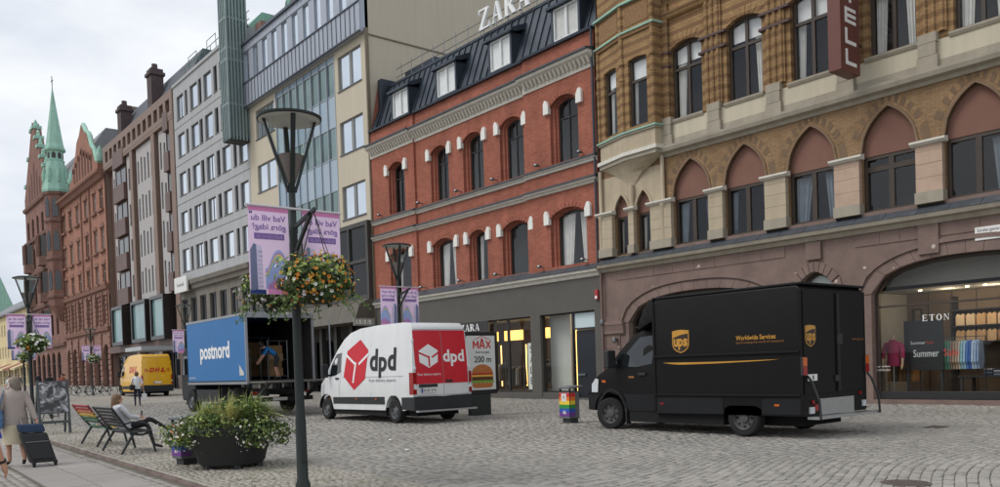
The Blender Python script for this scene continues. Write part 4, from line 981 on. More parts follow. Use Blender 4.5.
    for k, (u, w_, t_) in enumerate(((.05, .1, 0), (.2, .05, 1), (.3, .12, 0), (.48, .05, 1), (.6, .12, 0), (.8, .06, 1), (.92, .14, 0))):   # worn, unreadable lettering
        b = MB(); b.prism([(FX-1.5+u, 4.2), (FX-1.5+u+w_, 4.2), (FX-1.5+u+w_+(.05 if t_ else 0), 4.46), (FX-1.5+u+(.05 if t_ else 0), 4.46)], 'y', 41.494, 41.5); b.build('letter_mark', mat('sign_cream', (226, 222, 210), var=.02), S_)
office()

# ============================================================ GREY BLOCK WITH TALL THIN WINDOWS, AND THE HANGING STAIR TOWER
def grey_block():
    Y0, Y1 = 58.95, 75.3
    R_ = thing('grey_concrete_block', (FX, 67, 0), 'light grey concrete block with alternating wide and narrow windows', 'building')
    m_c = mat('pale_concrete', (174, 175, 176), rough=.9, var=.08, scale=.6, streak=.7, dark=.06); m_d = mat('weathered_stone', (118, 112, 104), rough=.9, var=.2, scale=1, streak=.6)
    m_fr = mat('window_dark_frame', (84, 84, 84), rough=.5, var=.05); m_sh = mat('reveal_grey', (120, 116, 112), rough=.8, var=.1)
    wide = [(72.71, 74.45), (69.25, 71.03), (66.0, 67.75), (62.56, 64.27), (59.3, 60.85)]; nar = [(71.69, 72.31), (68.26, 69.0), (64.74, 65.5), (61.36, 61.98)]
    rows = [(24.15, 26.2), (20.88, 22.88), (17.5, 19.48), (14.16, 16.05), (10.8, 12.78)]
    ops = [op(a, b, c, d) for c, d in rows for a, b in wide+nar]
    b = MB(); wall(b, FX, Y0, Y1, 9.9, 27.2, ops, .22); b.build('front_wall', m_c, R_, recalc=False)
    for o in ops:
        wd = o['y1']-o['y0'] > 1
        window(R_, FX+.12, o, .06, m_fr, M_SKYGLASS if wd else M_DARKGLASS, th=.07, mull=((o['y0']+o['y1'])/2,) if wd and random.random() < .35 else ())
        b = MB(); b.box(FX-.05, FX+.12, o['y0']-.04, o['y1']+.04, o['z0']-.05, o['z0']-.003); b.build('window_sill', m_sh, R_)
    for z in (13.5, 16.8, 20.2, 23.5): b = MB(); b.box(FX-.012, FX+.1, Y0, Y1, z-.03, z+.03); b.build('panel_joint', m_sh, R_)
    b = MB(); b.box(FX-.1, FX+.3, Y0, Y1, 27.2, 27.45); b.build('coping', m_c, R_)
    b = MB(); b.prism([(FX+.3, 27.3), (FX+1.4, 28.6), (FX+12, 28.6), (FX+12, 27.3)], 'y', Y0, Y1); b.build('copper_roof', M_COPPER, R_)
    b = MB()
    for i in range(12):
        y = Y0+1+1.25*i; b.tube([(FX+.6, y, 27.4), (FX+.6, y, 28.7)], .03, 5)
    for z in (28.1, 28.7): b.tube([(FX+.6, Y0+.5, z), (FX+.6, Y1-.5, z)], .03, 5)
    for y in (62, 66.5, 71):
        b.tube([(FX+.7, y, 28.6), (FX+.7, y, 29.4), (FX+.7, y+2, 29.4), (FX+.7, y+2, 28.6)], .03, 5)
    b.build('roof_railing', mat('rail_green', (96, 120, 110), rough=.6, var=.1), R_, kind='stuff')
    b = MB(); ledge(b, FX, Y0, Y1, [(0, 9.0), (.25, 9.1), (.3, 9.4), (.45, 9.5), (.5, 9.85), (0, 9.9)]); b.build('cornice', m_d, R_)
    lo = [op(Y0+.9+2.3*i, Y0+2.4+2.3*i, 5.6, 8.4) for i in range(7)]
    b = MB(); wall(b, FX, Y0, Y1, 4.4, 9.05, lo, .3); b.build('lower_wall', m_d, R_, recalc=False)
    for o in lo: window(R_, FX+.15, o, .1, m_fr, M_DARKGLASS, mull=((o['y0']+o['y1'])/2,), th=.08)
    go = [op(Y0+.6+2.7*i, Y0+2.8+2.7*i, .2, 3.6) for i in range(6)]
    b = MB(); wall(b, FX+.02, Y0, Y1, -.3, 4.4, go, .4); b.build('ground_wall', mat('shop_dark', (52, 50, 48), rough=.7, var=.1), R_, recalc=False)
    for o in go: window(R_, FX+.3, o, .08, m_fr, M_DARKGLASS, th=.08, name='shop_window')
    b = MB(); b.poly([(FX, Y0, 0), (FX+12, Y0, 0), (FX+12, Y0, 27.3), (FX, Y0, 27.3)]); b.poly([(FX, Y1, 0), (FX+12, Y1, 0), (FX+12, Y1, 27.3), (FX, Y1, 27.3)]); b.poly([(FX+12, Y0, 0), (FX+12, Y1, 0), (FX+12, Y1, 28.6), (FX+12, Y0, 28.6)]); b.build('party_wall', m_c, R_, recalc=False)
    S_ = thing('shop_sign_board', (FX-.4, 73.3, 9), 'pale rectangular sign board on the cornice of the grey block', 'sign')
    b = MB(); b.box(FX-.7, FX-.52, 71.7, 74.9, 8.9, 10.25); b.build('board', mat('sign_offwhite', (222, 222, 218), rough=.5, var=.04), S_, bevel=.03)
    for k in range(9):                        # faint unreadable lettering
        b = MB(); y_ = 74.1-k*.2; b.box(FX-.706, FX-.7, y_-.13, y_, 9.42, 9.62+(.1 if k in (0, 4, 7) else 0)); b.build('letter_mark', mat('sign_grey_ink', (130, 130, 130), var=0), S_)
    # hanging tower
    T_ = thing('glazed_stair_tower', (24, 59.3, 18.9), 'dark ribbed metal tower hanging from the facade beside the grey block', 'tower')
    mt = mat('oxidised_metal', (142, 156, 154), rough=.45, metal=.4, var=.2, scale=.8, streak=.6); mg = mat('tower_glass', (104, 120, 122), rough=.08, var=.05)
    x0, x1, y0, y1, z0, z1 = 23.3, FX-.02, 58.72, 59.95, 18.95, 33
    b = MB(); b.box(x0, x1, y0, y1, z0, z1); b.build('core', mg, T_)
    fins = [(x0+(x1-x0)*i/6, y0) for i in range(7)]+[(x0, y0+(y1-y0)*i/4) for i in range(1, 5)]
    for x, y in fins:
        b = MB(); b.box(x-.07, x+.05, y-.12 if y == y0 else y-.05, y+.05, z0-.25, z1); b.build('vertical_rib', mt, T_)
    for z in (21.2, 24.4, 25.2, 27.4, 30.4):
        b = MB(); b.box(x0-.05, x1, y0-.05, y1+.02, z, z+.18); b.build('transom', mt, T_)
    for z in (21.5, 24.6, 27.7):
        b = MB(); b.box(x0-.02, x1-.02, y0-.02, y1, z, z+.0+1.3); b.build('spandrel', mat('tower_spandrel', (110, 126, 122), rough=.5, metal=.3, var=.15), T_)
    b = MB(); b.box(x0, x1, y0, y1, z0-.3, z0-.02); b.build('soffit', mat('tower_soffit', (40, 40, 38), rough=.6, var=.1), T_)
grey_block()

# ============================================================ BROWN METAL AND SLATE BUILDING
def brown_block():
    Y0, Y1 = 75.4, 99.2
    R_ = thing('brown_metal_building', (FX, 87, 0), 'brown building with pale slit-window panels, heavy open parapet and slate roof', 'building')
    m_b = mat('brown_metal', (132, 110, 98), rough=.6, var=.12, scale=.8, streak=.5); m_d = mat('dark_brown_metal', (98, 74, 66), rough=.5, var=.14, scale=.7); m_p = mat('pale_stone_panel', (176, 172, 170), rough=.85, var=.08, scale=.8, streak=.5)
    m_s = mat('slate_roof', (76, 80, 88), rough=.7, var=.15, scale=6); m_fr = mat('slit_dark', (40, 36, 36), rough=.3, var=.05)
    # parapet with square openings
    hs = [op(Y0+.75+1.75*i, Y0+1.85+1.75*i, 25.45, 26.6) for i in range(13)]
    b = MB(); wall(b, FX-.1, Y0, Y1, 25.0, 27.1, hs, .5); b.box(FX-.1, FX+1.4, Y0, Y1, 27.1, 27.3); b.box(FX-.08, FX+1.4, Y0+.01, Y1-.01, 24.7, 25.0); b.poly([(FX-.1, Y0, 25), (FX+1.2, Y0, 25), (FX+1.2, Y0, 27.1), (FX-.1, Y0, 27.1)]); b.build('parapet', m_b, R_, recalc=False)
    b = MB(); b.box(FX+.41, FX+.5, Y0, Y1, 25.0, 27.1); b.build('parapet_back', m_d, R_)
    b = MB(); b.prism([(FX+.9, 27.3), (FX+3.0, 31.6), (FX+12, 31.6), (FX+13, 27.3)], 'y', Y0+.3, Y1-.2); b.build('roof', m_s, R_)
    for y, z in ((96.6, 30.9), (85.6, 31.6)):
        c = MB(); c.box(FX+1.1, FX+2.3, y-.7, y+.7, 27.4, z); c.box(FX+.95, FX+2.45, y-.85, y+.85, z, z+.3); c.box(FX+1.1, FX+2.3, y-.7, y+.7, z+.3, z+.65); c.lathe([(.32, 0), (.28, .6)], (FX+1.7, y, z+.65), 8); c.build('chimney', mat('soot_brick', (84, 72, 72), rough=.9, var=.25, scale=3), R_)
    # recessed wall, piers, panels
    b = MB(); b.box(FX+.6, FX+.7, Y0, Y1, -.3, 25.0); b.build('back_wall', m_d, R_)
    for ya, yb in ((74.95, 76.6), (80.6, 82.1), (87.9, 89.3)):
        b = MB(); b.box(FX-.05, FX+.6, ya+.5, yb, -.3, 24.7); b.build('pier', m_b, R_)
    for ya, yb in ((82.25, 87.75), (78.3, 80.5), (95.6, 96.6), (89.5, 91.2)):
        rows = (22.3, 18.6, 15.0, 11.3); k = max(1, int((yb-ya)/.95)); st = (yb-ya)/k; so = []
        for z in rows:
            for i in range(k): so.append(op(ya+st*(i+.3), ya+st*(i+.72), z-1.25, z+(1.25 if i % 2 else 1.0)))
        b = MB(); wall(b, FX+.2, ya, yb, 9.4, 24.6, so, .2); b.build('slit_panel', m_p, R_, recalc=False)
        for o in so: window(R_, FX+.3, o, .04, m_fr, M_DARKGLASS, th=.05, name='slit_window')
    for ya, yb in ((76.8, 78.2), (91.4, 95.4)):
        z = 9.4
        while z < 24:
            b = MB(); b.box(FX-.15, FX+.6, ya, yb, z, z+1.75); b.build('bay_box', m_d, R_, bevel=.04)
            w_ = op(ya+.1, yb-.1, z+1.8, z+3.5); b = MB(); b.box(FX+.25, FX+.6, ya, yb, z+1.75, z+3.6); b.build('bay_recess', m_fr, R_)
            window(R_, FX+.15, w_, .06, m_d, M_DARKGLASS, th=.08, mull=((ya+yb)/2,) if yb-ya > 2 else ()); z += 3.65
    # projecting show windows
    for ya, yb in ((77.6, 81.6), (83.2, 88), (91.2, 95.3)):
        b = MB(); ring(b, FX-.9, FX+.6, op(ya, yb, 5.1, 9.2), op(ya+.25, yb-.25, 5.45, 8.9)); s_ = b.build('show_window', m_fr, R_, recalc=False)
        b = MB(); b.poly([(FX-.7, ya+.25, 5.45), (FX-.7, yb-.25, 5.45), (FX-.7, yb-.25, 8.9), (FX-.7, ya+.25, 8.9)]); b.build('pane', mat('green_glass', (120, 150, 150), rough=.05, var=.2, scale=.5), s_, recalc=False)
    b = MB(); b.box(FX-.2, FX+.6, Y0, Y1, 4.4, 5.1); b.build('canopy_band', m_d, R_)
    b = MB(); b.box(FX-3.4, FX-.2, 76, 81, 4.0, 4.35); b.build('entrance_canopy', mat('canopy_grey', (176, 180, 182), rough=.5, var=.05), R_)
    for i in range(7):
        o = op(Y0+.8+3.2*i, Y0+3.4+3.2*i, .2, 4.0); window(R_, FX+.4, o, .1, m_fr, M_DARKGLASS, th=.1, mull=((o['y0']+o['y1'])/2,), name='shop_window')
    b = MB(); b.poly([(FX+.1, Y0, 0), (FX+13, Y0, 0), (FX+13, Y0, 27.3), (FX+.1, Y0, 27.3)]); b.build('party_wall', m_b, R_, recalc=False); b = MB(); b.poly([(FX+.1, Y1, 0), (FX+13, Y1, 0), (FX+13, Y1, 27.3), (FX+.1, Y1, 27.3)]); b.build('party_wall', m_b, R_, recalc=False)
brown_block()

# ============================================================ ORANGE BRICK GABLED BUILDING
def orange_gabled():
    Y0, Y1 = 99.3, 121.4
    R_ = thing('orange_brick_building', (FX, 110, 0), 'orange brick building with green capped gable and rusticated lower storeys', 'building')
    m_b = brick_mat('orange_brick', (168, 116, 97), (150, 102, 85), (160, 130, 115), bw=.3, rh=.09, patches=.5); m_s = mat('orange_trim', (134, 98, 84), rough=.9, var=.2, scale=2); m_fr = mat('pale_frame', (170, 160, 150), rough=.6, var=.05); m_r = mat('rustic_stone', (140, 106, 93), rough=.9, var=.22, scale=1.5, bump=.5, bscale=6)
    cols = [101.1, 104.2, 108.3, 112.6, 116.4, 119.9]
    rows = [(20.9, 23.1), (16.3, 18.8), (12.6, 14.6)]
    ops = [op(c-.75, c+.75, a, b) for c in cols for a, b in rows]
    b = MB(); wall(b, FX, Y0, Y1, 12.2, 24.4, ops, .35); b.build('front_wall', m_b, R_, recalc=False)
    for o in ops:
        c = (o['y0']+o['y1'])/2
        window(R_, FX+.2, o, .1, m_fr, random.choice((M_DARKGLASS, M_SKYGLASS)), mull=(c,), trans=(o['z1']-.7,), mw=.08, th=.08)
        b = MB(); b.box(FX-.25, FX+.1, o['y0']-.3, o['y1']+.3, o['z0']-.3, o['z0']-.02); b.build('window_sill', m_s, R_)
        b = MB(); b.prism([(c-1, o['z1']+.05), (c+1, o['z1']+.05), (c+.6, o['z1']+.5), (c-.6, o['z1']+.5)], 'x', FX-.12, FX+.05); b.build('window_hood', m_s, R_)
    for c in (106.2, 110.4):
        b = MB(); b.tube([(FX-.05, c, 12.4), (FX-.05, c, 24.4)], .14, 8); b.build('shaft', m_s, R_, smooth=40)
    b = MB(); ledge(b, FX, Y0, Y1, [(0, 24.1), (.3, 24.2), (.5, 24.6), (.75, 24.75), (.8, 25.0), (0, 25.1)]); b.build('cornice', m_s, R_)
    b = MB(); ledge(b, FX, Y0, Y1, [(0, 11.7), (.3, 11.8), (.4, 12.2), (0, 12.35)]); b.build('string_course', m_s, R_)
    b = MB(); ledge(b, FX, Y0, Y1, [(0, 7.0), (.3, 7.1), (.4, 7.5), (0, 7.6)]); b.build('string_course', m_s, R_)
    # gable
    gy = 108.6
    G = [(101.6, 25.0), (101.6, 26.2), (103.2, 26.8), (104.0, 28.2), (105.2, 29.0), (106.2, 30.6), (107.6, 31.2), (108.6, 32.2), (109.6, 31.2), (111, 30.6), (112.0, 29.0), (113.2, 28.2), (114, 26.8), (115.6, 26.2), (115.6, 25.0)]
    b = MB(); b.prism(G, 'x', FX-.1, FX+.6); gm = b.build('gable', m_b, R_)
    b = MB(); b.tube([(FX+.25, y, z+.1) for y, z in G[1:-1]], .28, 8); b.build('copper_coping', M_COPPER, R_, smooth=50)
    for y, z in ((101.6, 26.4), (115.6, 26.4)):
        b = MB(); b.lathe([(.4, 0), (.55, .5), (.3, .9), (.35, 1.2), (.05, 1.8)], (FX+.2, y, z), 10); b.build('copper_finial', M_COPPER, R_, smooth=50)
    for i in range(7):
        y = 104.4+1.4*i; h = 1.9+.7*(3-abs(i-3)); o = op(y-.42, y+.42, 25.9, 25.9+h*.72, 25.9+h*.72+.5, 'point')
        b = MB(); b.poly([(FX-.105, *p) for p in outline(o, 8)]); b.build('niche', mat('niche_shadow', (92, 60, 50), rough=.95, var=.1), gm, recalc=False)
        b = MB(); ring(b, FX-.22, FX-.1, grow(o, .16), o, 8, False); b.build('niche_moulding', m_s, gm, recalc=False)
    b = MB(); b.prism([(FX+.6, 25), (FX+5, 31), (FX+12, 31), (FX+12, 25)], 'y', Y0, Y1); b.build('roof', mat('grey_roof', (112, 108, 104), rough=.8, var=.15), R_)
    # rusticated storey and arcade
    lo = [op(c-.7, c+.7, 7.9, 11.2) for c in cols]; ar = [op(c-1.35, c+1.35, .1, 4.2, 5.6, 'seg') for c in (101.5, 105.3, 109.1, 112.9, 116.7, 119.95)]
    b = MB(); wall(b, FX-.03, Y0, Y1, -.3, 11.75, lo+ar, .5); b.build('lower_wall', m_r, R_, recalc=False)
    for o in lo: window(R_, FX+.3, o, .1, m_fr, M_DARKGLASS, mull=((o['y0']+o['y1'])/2,), th=.08)
    for o in ar: window(R_, FX+.3, o, .1, mat('shop_frame_dark', (60, 50, 46), rough=.6, var=.1), M_DARKGLASS, mull=((o['y0']+o['y1'])/2,), trans=(3.4,), th=.08, name='shop_window')
    for c in cols:
        for s_ in (-1.05, 1.05):
            for k in range(7):
                z = 7.75+k*.55; b = MB(); b.box(FX-.22+random.uniform(-.03, .03), FX, c+s_-.26, c+s_+.26, z, z+.46); b.build('rustic_block', m_r, R_, bevel=.05, seg=1)
    for y in (99.7, 103.4, 107.2, 111, 114.8, 118.4):
        for k in range(11):
            z = .1+k*.62; b = MB(); b.box(FX-.2+random.uniform(-.03, .03), FX, y-.45, y+.45, z, z+.54); b.build('rustic_block', m_r, R_, bevel=.05, seg=1)
    b = MB(); b.poly([(FX+.1, Y0, 0), (FX+13, Y0, 0), (FX+13, Y0, 26), (FX+.1, Y0, 25)]); b.build('party_wall', m_b, R_, recalc=False); b = MB(); b.poly([(FX+.1, Y1, 0), (FX+13, Y1, 0), (FX+13, Y1, 26), (FX+.1, Y1, 25)]); b.build('party_wall', m_b, R_, recalc=False)
    P_ = MB(); P_.box(FX+3, FX+8, Y0-.3, Y0+.6, 25, 32.5); P_.build('party_parapet', mat('weathered_brick', (128, 118, 106), rough=.9, var=.25, scale=2), R_)
orange_gabled()

# ============================================================ DARK RED GOTHIC BUILDING WITH COPPER SPIRE
def spire_house():
    Y0, Y1 = 121.5, 146
    R_ = thing('spired_brick_building', (FX, 134, 0), 'dark red brick building with tall green copper spire and stepped gable', 'building')
    m_b = brick_mat('dark_red_brick', (144, 104, 92), (126, 90, 79), (138, 114, 104), bw=.3, rh=.09, patches=.6); m_s = mat('red_sandstone', (122, 92, 82), rough=.9, var=.25, scale=1.5); m_fr = mat('dark_frame', (60, 56, 54), rough=.6, var=.05)
    cols = [126.5, 130, 133.5, 137, 140.5, 144]
    rows = [(8, 11), (13.2, 16.2), (18.5, 21.5), (23.3, 26)]
    ops = [op(c-.8, c+.8, a, b-.6, b, 'point') for c in cols for a, b in rows]+[op(c-1.2, c+1.2, .2, 4.4, 5.6, 'seg') for c in cols]
    b = MB(); wall(b, FX, Y0, Y1, -.3, 28, ops, .4); b.poly([(FX, Y1, 0), (FX+14, Y1, 0), (FX+14, Y1, 28), (FX, Y1, 28)]); b.build('front_wall', m_b, R_, recalc=False)
    for o in ops: window(R_, FX+.2, o, .12, m_fr, M_DARKGLASS, mull=((o['y0']+o['y1'])/2,), trans=(o['zs']-.4,), th=.1)
    for z in (6.2, 12.2, 17.4, 22.4, 27.6): b = MB(); ledge(b, FX, Y0, Y1, [(0, z), (.3, z+.1), (.4, z+.5), (0, z+.6)]); b.build('string_course', m_s, R_)
    for c, w_ in ((131.8, 3.2), (142.2, 3.2)):
        for z in (7.4, 12.8, 18.0):
            b = MB(); b.prism([(FX, c-w_/2), (FX-1.1, c-w_/2+.9), (FX-1.1, c+w_/2-.9), (FX, c+w_/2)], 'z', z, z+1.3); b.build('oriel_parapet', m_s, R_)
            b = MB(); b.prism([(FX, c-w_/2+.1), (FX-1.0, c-w_/2+1), (FX-1.0, c+w_/2-1), (FX, c+w_/2-.1)], 'z', z+1.3, z+4.2); b.build('oriel', mat('oriel_glass', (70, 66, 64), rough=.15, var=.1), R_)
            for y_, x_ in ((c-.7, FX-1.05), (c+.7, FX-1.05), (c, FX-1.05), (c-1.5, FX-.05), (c+1.5, FX-.05)):
                b = MB(); b.box(x_-.12, x_+.12, y_-.12, y_+.12, z+1.3, z+4.2); b.build('oriel_mullion', m_s, R_)
    # stepped gable
    G = [(127.4, 27.9)]
    for i, (y, z) in enumerate(((127.4, 29.6), (129.4, 31.4), (131.2, 33.0), (132.8, 34.8), (134.2, 36.4), (135.6, 38.2))): G += [(y, z), (y+1.1, z+.4)]
    G += [(137.2, 39.6), (138.2, 38.4), (139.6, 36.6), (141, 34.8), (142.4, 33), (143.8, 31.2), (145.2, 29.5), (145.2, 27.9)]
    b = MB(); b.prism(G, 'x', FX-.15, FX+.8); gm = b.build('stepped_gable', m_b, R_)
    for y, z in G[2:-2:2]:
        b = MB(); b.box(FX-.3, FX+1, y-.35, y+.75, z+.0, z+.5); b.build('copper_cap', M_COPPER, gm, bevel=.05)
        b = MB(); b.lathe([(.35, 0), (.25, .4), (.25, .6), (.02, 1.0)], (FX+.3, y+.2, z+.5), 8); b.build('pinnacle', M_COPPER, gm)
    for i in range(5):
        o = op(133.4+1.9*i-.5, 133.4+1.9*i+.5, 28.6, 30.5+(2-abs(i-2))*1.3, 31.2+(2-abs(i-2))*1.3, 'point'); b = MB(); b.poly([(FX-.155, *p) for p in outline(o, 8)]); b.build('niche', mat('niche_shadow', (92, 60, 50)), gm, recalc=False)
    b = MB(); b.prism([(FX+.8, 28), (FX+6, 36), (FX+14, 36), (FX+14, 28)], 'y', Y0, Y1); b.build('slate_roof', mat('slate_grey', (118, 120, 122), rough=.8, var=.15), R_)
    # turret
    cx, cy, k_ = FX-.25, 122.2, .62
    b = MB(); b.lathe([(.3, 9.5), (1.5, 11.5), (1.5, 26.6)], (cx, cy, 0), 8); b.build('turret', m_b, R_)
    for z in (12.4, 17.4, 22.4, 26): b = MB(); b.lathe([(1.5, z), (1.7, z+.2), (1.7, z+.5), (1.5, z+.6)], (cx, cy, 0), 8); b.build('turret_band', m_s, R_)
    for z in (13.6, 18.8, 23.2):
        for k in range(8):
            a = math.pi/8+k*math.pi/4; px_, py_ = cx+1.4*math.cos(a), cy+1.4*math.sin(a); tx, ty = -math.sin(a), math.cos(a)
            if math.cos(a) > .3: continue
            q = MB(); P = [(-.36, 0), (.36, 0), (.36, 2), (0, 2.7), (-.36, 2)]; q.poly([(px_+tx*u+.05*math.cos(a), py_+ty*u+.05*math.sin(a), z+v) for u, v in P]); q.build('turret_window', M_DARKGLASS, R_, recalc=False)
    sp = MB(); sp.lathe([(1.75, 26.5), (1.8, 26.8), (1.5, 28.2), (1.1, 30.6), (1.15, 30.8)], (cx, cy, 0), 8); spo = sp.build('copper_skirt', M_COPPER, R_)
    b = MB(); b.lathe([(1.0, 30.8), (1.0, 31.9), (1.3, 32.1), (1.3, 32.4)], (cx, cy, 0), 8); b.build('lantern', M_COPPER, R_)
    for k in range(8):
        a = math.pi/8+k*math.pi/4; b = MB(); P = [(-.24, 0), (.24, 0), (.24, .6), (0, .85), (-.24, .6)]
        b.poly([(cx+.95*math.cos(a)-math.sin(a)*u, cy+.95*math.sin(a)+math.cos(a)*u, 31.0+v) for u, v in P]); b.build('lantern_opening', m_fr, R_, recalc=False)
        a2 = k*math.pi/4; b = MB(); b.lathe([(.24, 0), (.28, .8), (.02, 2.2)], (cx+1.45*math.cos(a2), cy+1.45*math.sin(a2), 27.8), 6); b.build('spirelet', M_COPPER, spo)
    b = MB(); b.lathe([(1.2, 32.4), (1.05, 33), (.5, 37), (.08, 40.2), (.03, 40.8)], (cx, cy, 0), 8); b.build('spire', M_COPPER, R_)
    b = MB(); b.tube([(cx, cy, 40.6), (cx, cy, 42)], .05, 6); b.box(cx-.05, cx+.05, cy-.4, cy+.4, 41.3, 41.4); b.build('finial', m_fr, R_)
spire_house()

# ============================================================ FAR END OF THE STREET
def far_end():
    R_ = thing('yellow_plaster_building', (FX+1, 170, 1), 'pale yellow plastered building with grey roof and awnings at the street end', 'building')
    m_y = mat('yellow_plaster', (214, 196, 152), rough=.9, var=.08, scale=.5); m_fr = mat('white_frame', (222, 224, 222), rough=.5)
    X = FX+.6; Y0, Y1 = 148, 205
    ops = [op(Y0+1.4+3*i, Y0+2.8+3*i, z, z+2.1) for i in range(18) for z in (6, 10)]+[op(Y0+1+3*i, Y0+3+3*i, 1.2, 4.1) for i in range(18)]
    b = MB(); wall(b, X, Y0, Y1, 0, 13.6, ops, .3); b.poly([(X, Y0, 0), (X+14, Y0, 0), (X+14, Y0, 13.6), (X, Y0, 13.6)]); b.build('front_wall', m_y, R_, recalc=False)
    for o in ops: window(R_, X+.15, o, .12, m_fr, M_DARKGLASS, mull=((o['y0']+o['y1'])/2,), trans=(o['z0']+1.3,), th=.08)
    b = MB(); b.prism([(X-.6, 13.6), (X-.6, 13.9), (X+6, 18.2), (X+13, 13.9), (X+13, 13.6)], 'y', Y0-.4, Y1); b.build('roof', mat('far_grey_roof', (124, 126, 130), rough=.8, var=.12), R_)
    aw = [mat('awning_cream', (206, 190, 150), rough=.9, var=.05), mat('awning_red', (150, 96, 84), rough=.9, var=.05)]
    for i in range(6):
        y = Y0+2+6*i; b = MB(); b.prism([(X, 4.9), (X-2.4, 3.9), (X-2.4, 3.6), (X-2.35, 3.6), (X, 4.7)], 'y', y, y+4.6); b.build('awning', aw[i % 2], R_)
    T_ = thing('green_roofed_town_hall', (FX+14, 228, 1), 'distant building with steep pale green copper roof', 'building')
    b = MB(); b.box(FX-1, FX+9.6, 218, 240, 0, 17); b.build('walls', mat('far_brick', (168, 130, 112), rough=.9, var=.1), T_)
    b = MB(); b.prism([(FX-1, 17), (FX+4.4, 29), (FX+5.4, 29), (FX+9.8, 17)], 'y', 218, 240); b.build('roof', M_COPPER, T_)
far_end()

# ============================================================ VEHICLES (all stand parallel to the street, nose up the street = +Y)
M_TYRE = mat('tyre_rubber', (30, 30, 30), rough=.9, var=.15, scale=20, obj=True)
M_RIM = mat('steel_rim', (110, 112, 114), rough=.45, metal=.6, var=.1, scale=8, obj=True)
M_RIMD = mat('dark_rim', (92, 92, 90), rough=.5, metal=.5, var=.1, scale=8, obj=True)
M_BLKP = mat('black_plastic', (38, 39, 40), rough=.6, var=.12, scale=5)
M_UNDER = mat('underbody', (18, 18, 18), rough=.95, var=.1)
M_AUTOG = mat('car_glass', (24, 30, 32), rough=.03, var=0, spec=.9)
M_REDL = mat('red_lens', (150, 24, 22), rough=.15, var=.05, coat=.5); M_ORL = mat('amber_lens', (200, 96, 30), rough=.2, var=.05); M_CLRL = mat('clear_lens', (206, 210, 212), rough=.12, var=.05)
M_PLATE = mat('plate_white', (226, 226, 220), rough=.5, var=.03); M_CHROME = mat('metal_bright', (186, 188, 190), rough=.3, metal=.9, var=.05)
M_INK = mat('sign_black', (24, 24, 24), var=0)

class Body:
    """vehicle shell: side outline extruded across the width, sliced into a grid and shaped by hw(y,z), fr(x,y,z)"""
    def __init__(s, parent, ox, oy, oz, hw, shift):
        s.p = parent; s.o = Vector((ox, oy, oz)); s.hw = hw; s.shift = shift
    def pt(s, x, y, z):                       # x in -1..1 across
        return (s.o.x+x*s.hw(y, z), s.o.y+y+s.shift(x, y, z), s.o.z+z)
    def side(s, y, z, off=.004, sg=-1):
        return (s.o.x+sg*(s.hw(y, z)+off), s.o.y+y+s.shift(sg, y, z), s.o.z+z)
    def rear(s, x, z, off=.004, yr=None):
        y0 = yr(z) if yr else 0
        h = s.hw(y0, z); xn = max(-1, min(1, x/h))
        return (s.o.x+x, s.o.y+y0+s.shift(xn, y0, z)-off, s.o.z+z)
    def shell(s, name, outl, material, zs, ys, xs=(-.9, -.6, 0, .6, .9), bevel=.05, smooth=35, bz=.9):
        bm = bmesh.new(); n = len(outl)
        v0 = [bm.verts.new((-1, y, z)) for y, z in outl]; v1 = [bm.verts.new((1, y, z)) for y, z in outl]
        bm.faces.new(v0[::-1]); bm.faces.new(v1)
        for i in range(n): bm.faces.new((v0[i], v0[(i+1) % n], v1[(i+1) % n], v1[i]))
        bmesh.ops.triangulate(bm, faces=[f for f in bm.faces if len(f.verts) > 4])
        for ax, vals in ((2, zs), (1, ys), (0, xs)):
            for v in vals:
                co = [0, 0, 0]; no = [0, 0, 0]; co[ax] = v; no[ax] = 1
                bmesh.ops.bisect_plane(bm, geom=bm.verts[:]+bm.edges[:]+bm.faces[:], plane_co=co, plane_no=no, dist=1e-5)
        bmesh.ops.dissolve_limit(bm, angle_limit=.01, verts=bm.verts, edges=[e for e in bm.edges if False]) if False else None
        bmesh.ops.recalc_face_normals(bm, faces=bm.faces)
        es = [e for e in bm.edges if len(e.link_faces) == 2 and e.calc_face_angle(0) > rad(50) and min(v.co.z for v in e.verts) > bz and abs(e.verts[0].co.x) > .99 and abs(e.verts[1].co.x) > .99]
        for v in bm.verts:
            p = s.pt(v.co.x, v.co.y, v.co.z); off = off_of(s.p); v.co = (p[0]-off.x, p[1]-off.y, p[2]-off.z)
        if bevel: bmesh.ops.bevel(bm, geom=es, offset=bevel, segments=3, profile=.5, affect='EDGES', clamp_overlap=True)
        me = bpy.data.meshes.new(name); bm.to_mesh(me); bm.free(); me.materials.append(material)
        me.polygons.foreach_set('use_smooth', [True]*len(me.polygons)); me.set_sharp_from_angle(angle=rad(smooth))
        return link(name, me, s.p)
    def patch(s, name, pts, material, parent=None, off=.005, sg=-1, th=None, label=None):
        """flat panel following the side; pts (y, z)"""
        b = MB(); f = [s.side(y, z, off, sg) for y, z in pts]; n = len(f)
        b.poly(f)
        if th: b.add(f+[(p[0]+sg*-th, p[1], p[2]) for p in f], [(i, (i+1) % n, n+(i+1) % n, n+i) for i in range(n)])
        return b.build(name, material, parent or s.p, recalc=False, label=label)
def archy(yc, r, zb, n=10):
    """points of a wheel arch from front to rear going along the bottom edge in increasing y"""
    return [(yc-r*math.cos(math.pi*i/n), zb+max(0, (r+.02)*math.sin(math.pi*i/n))) for i in range(n+1)]
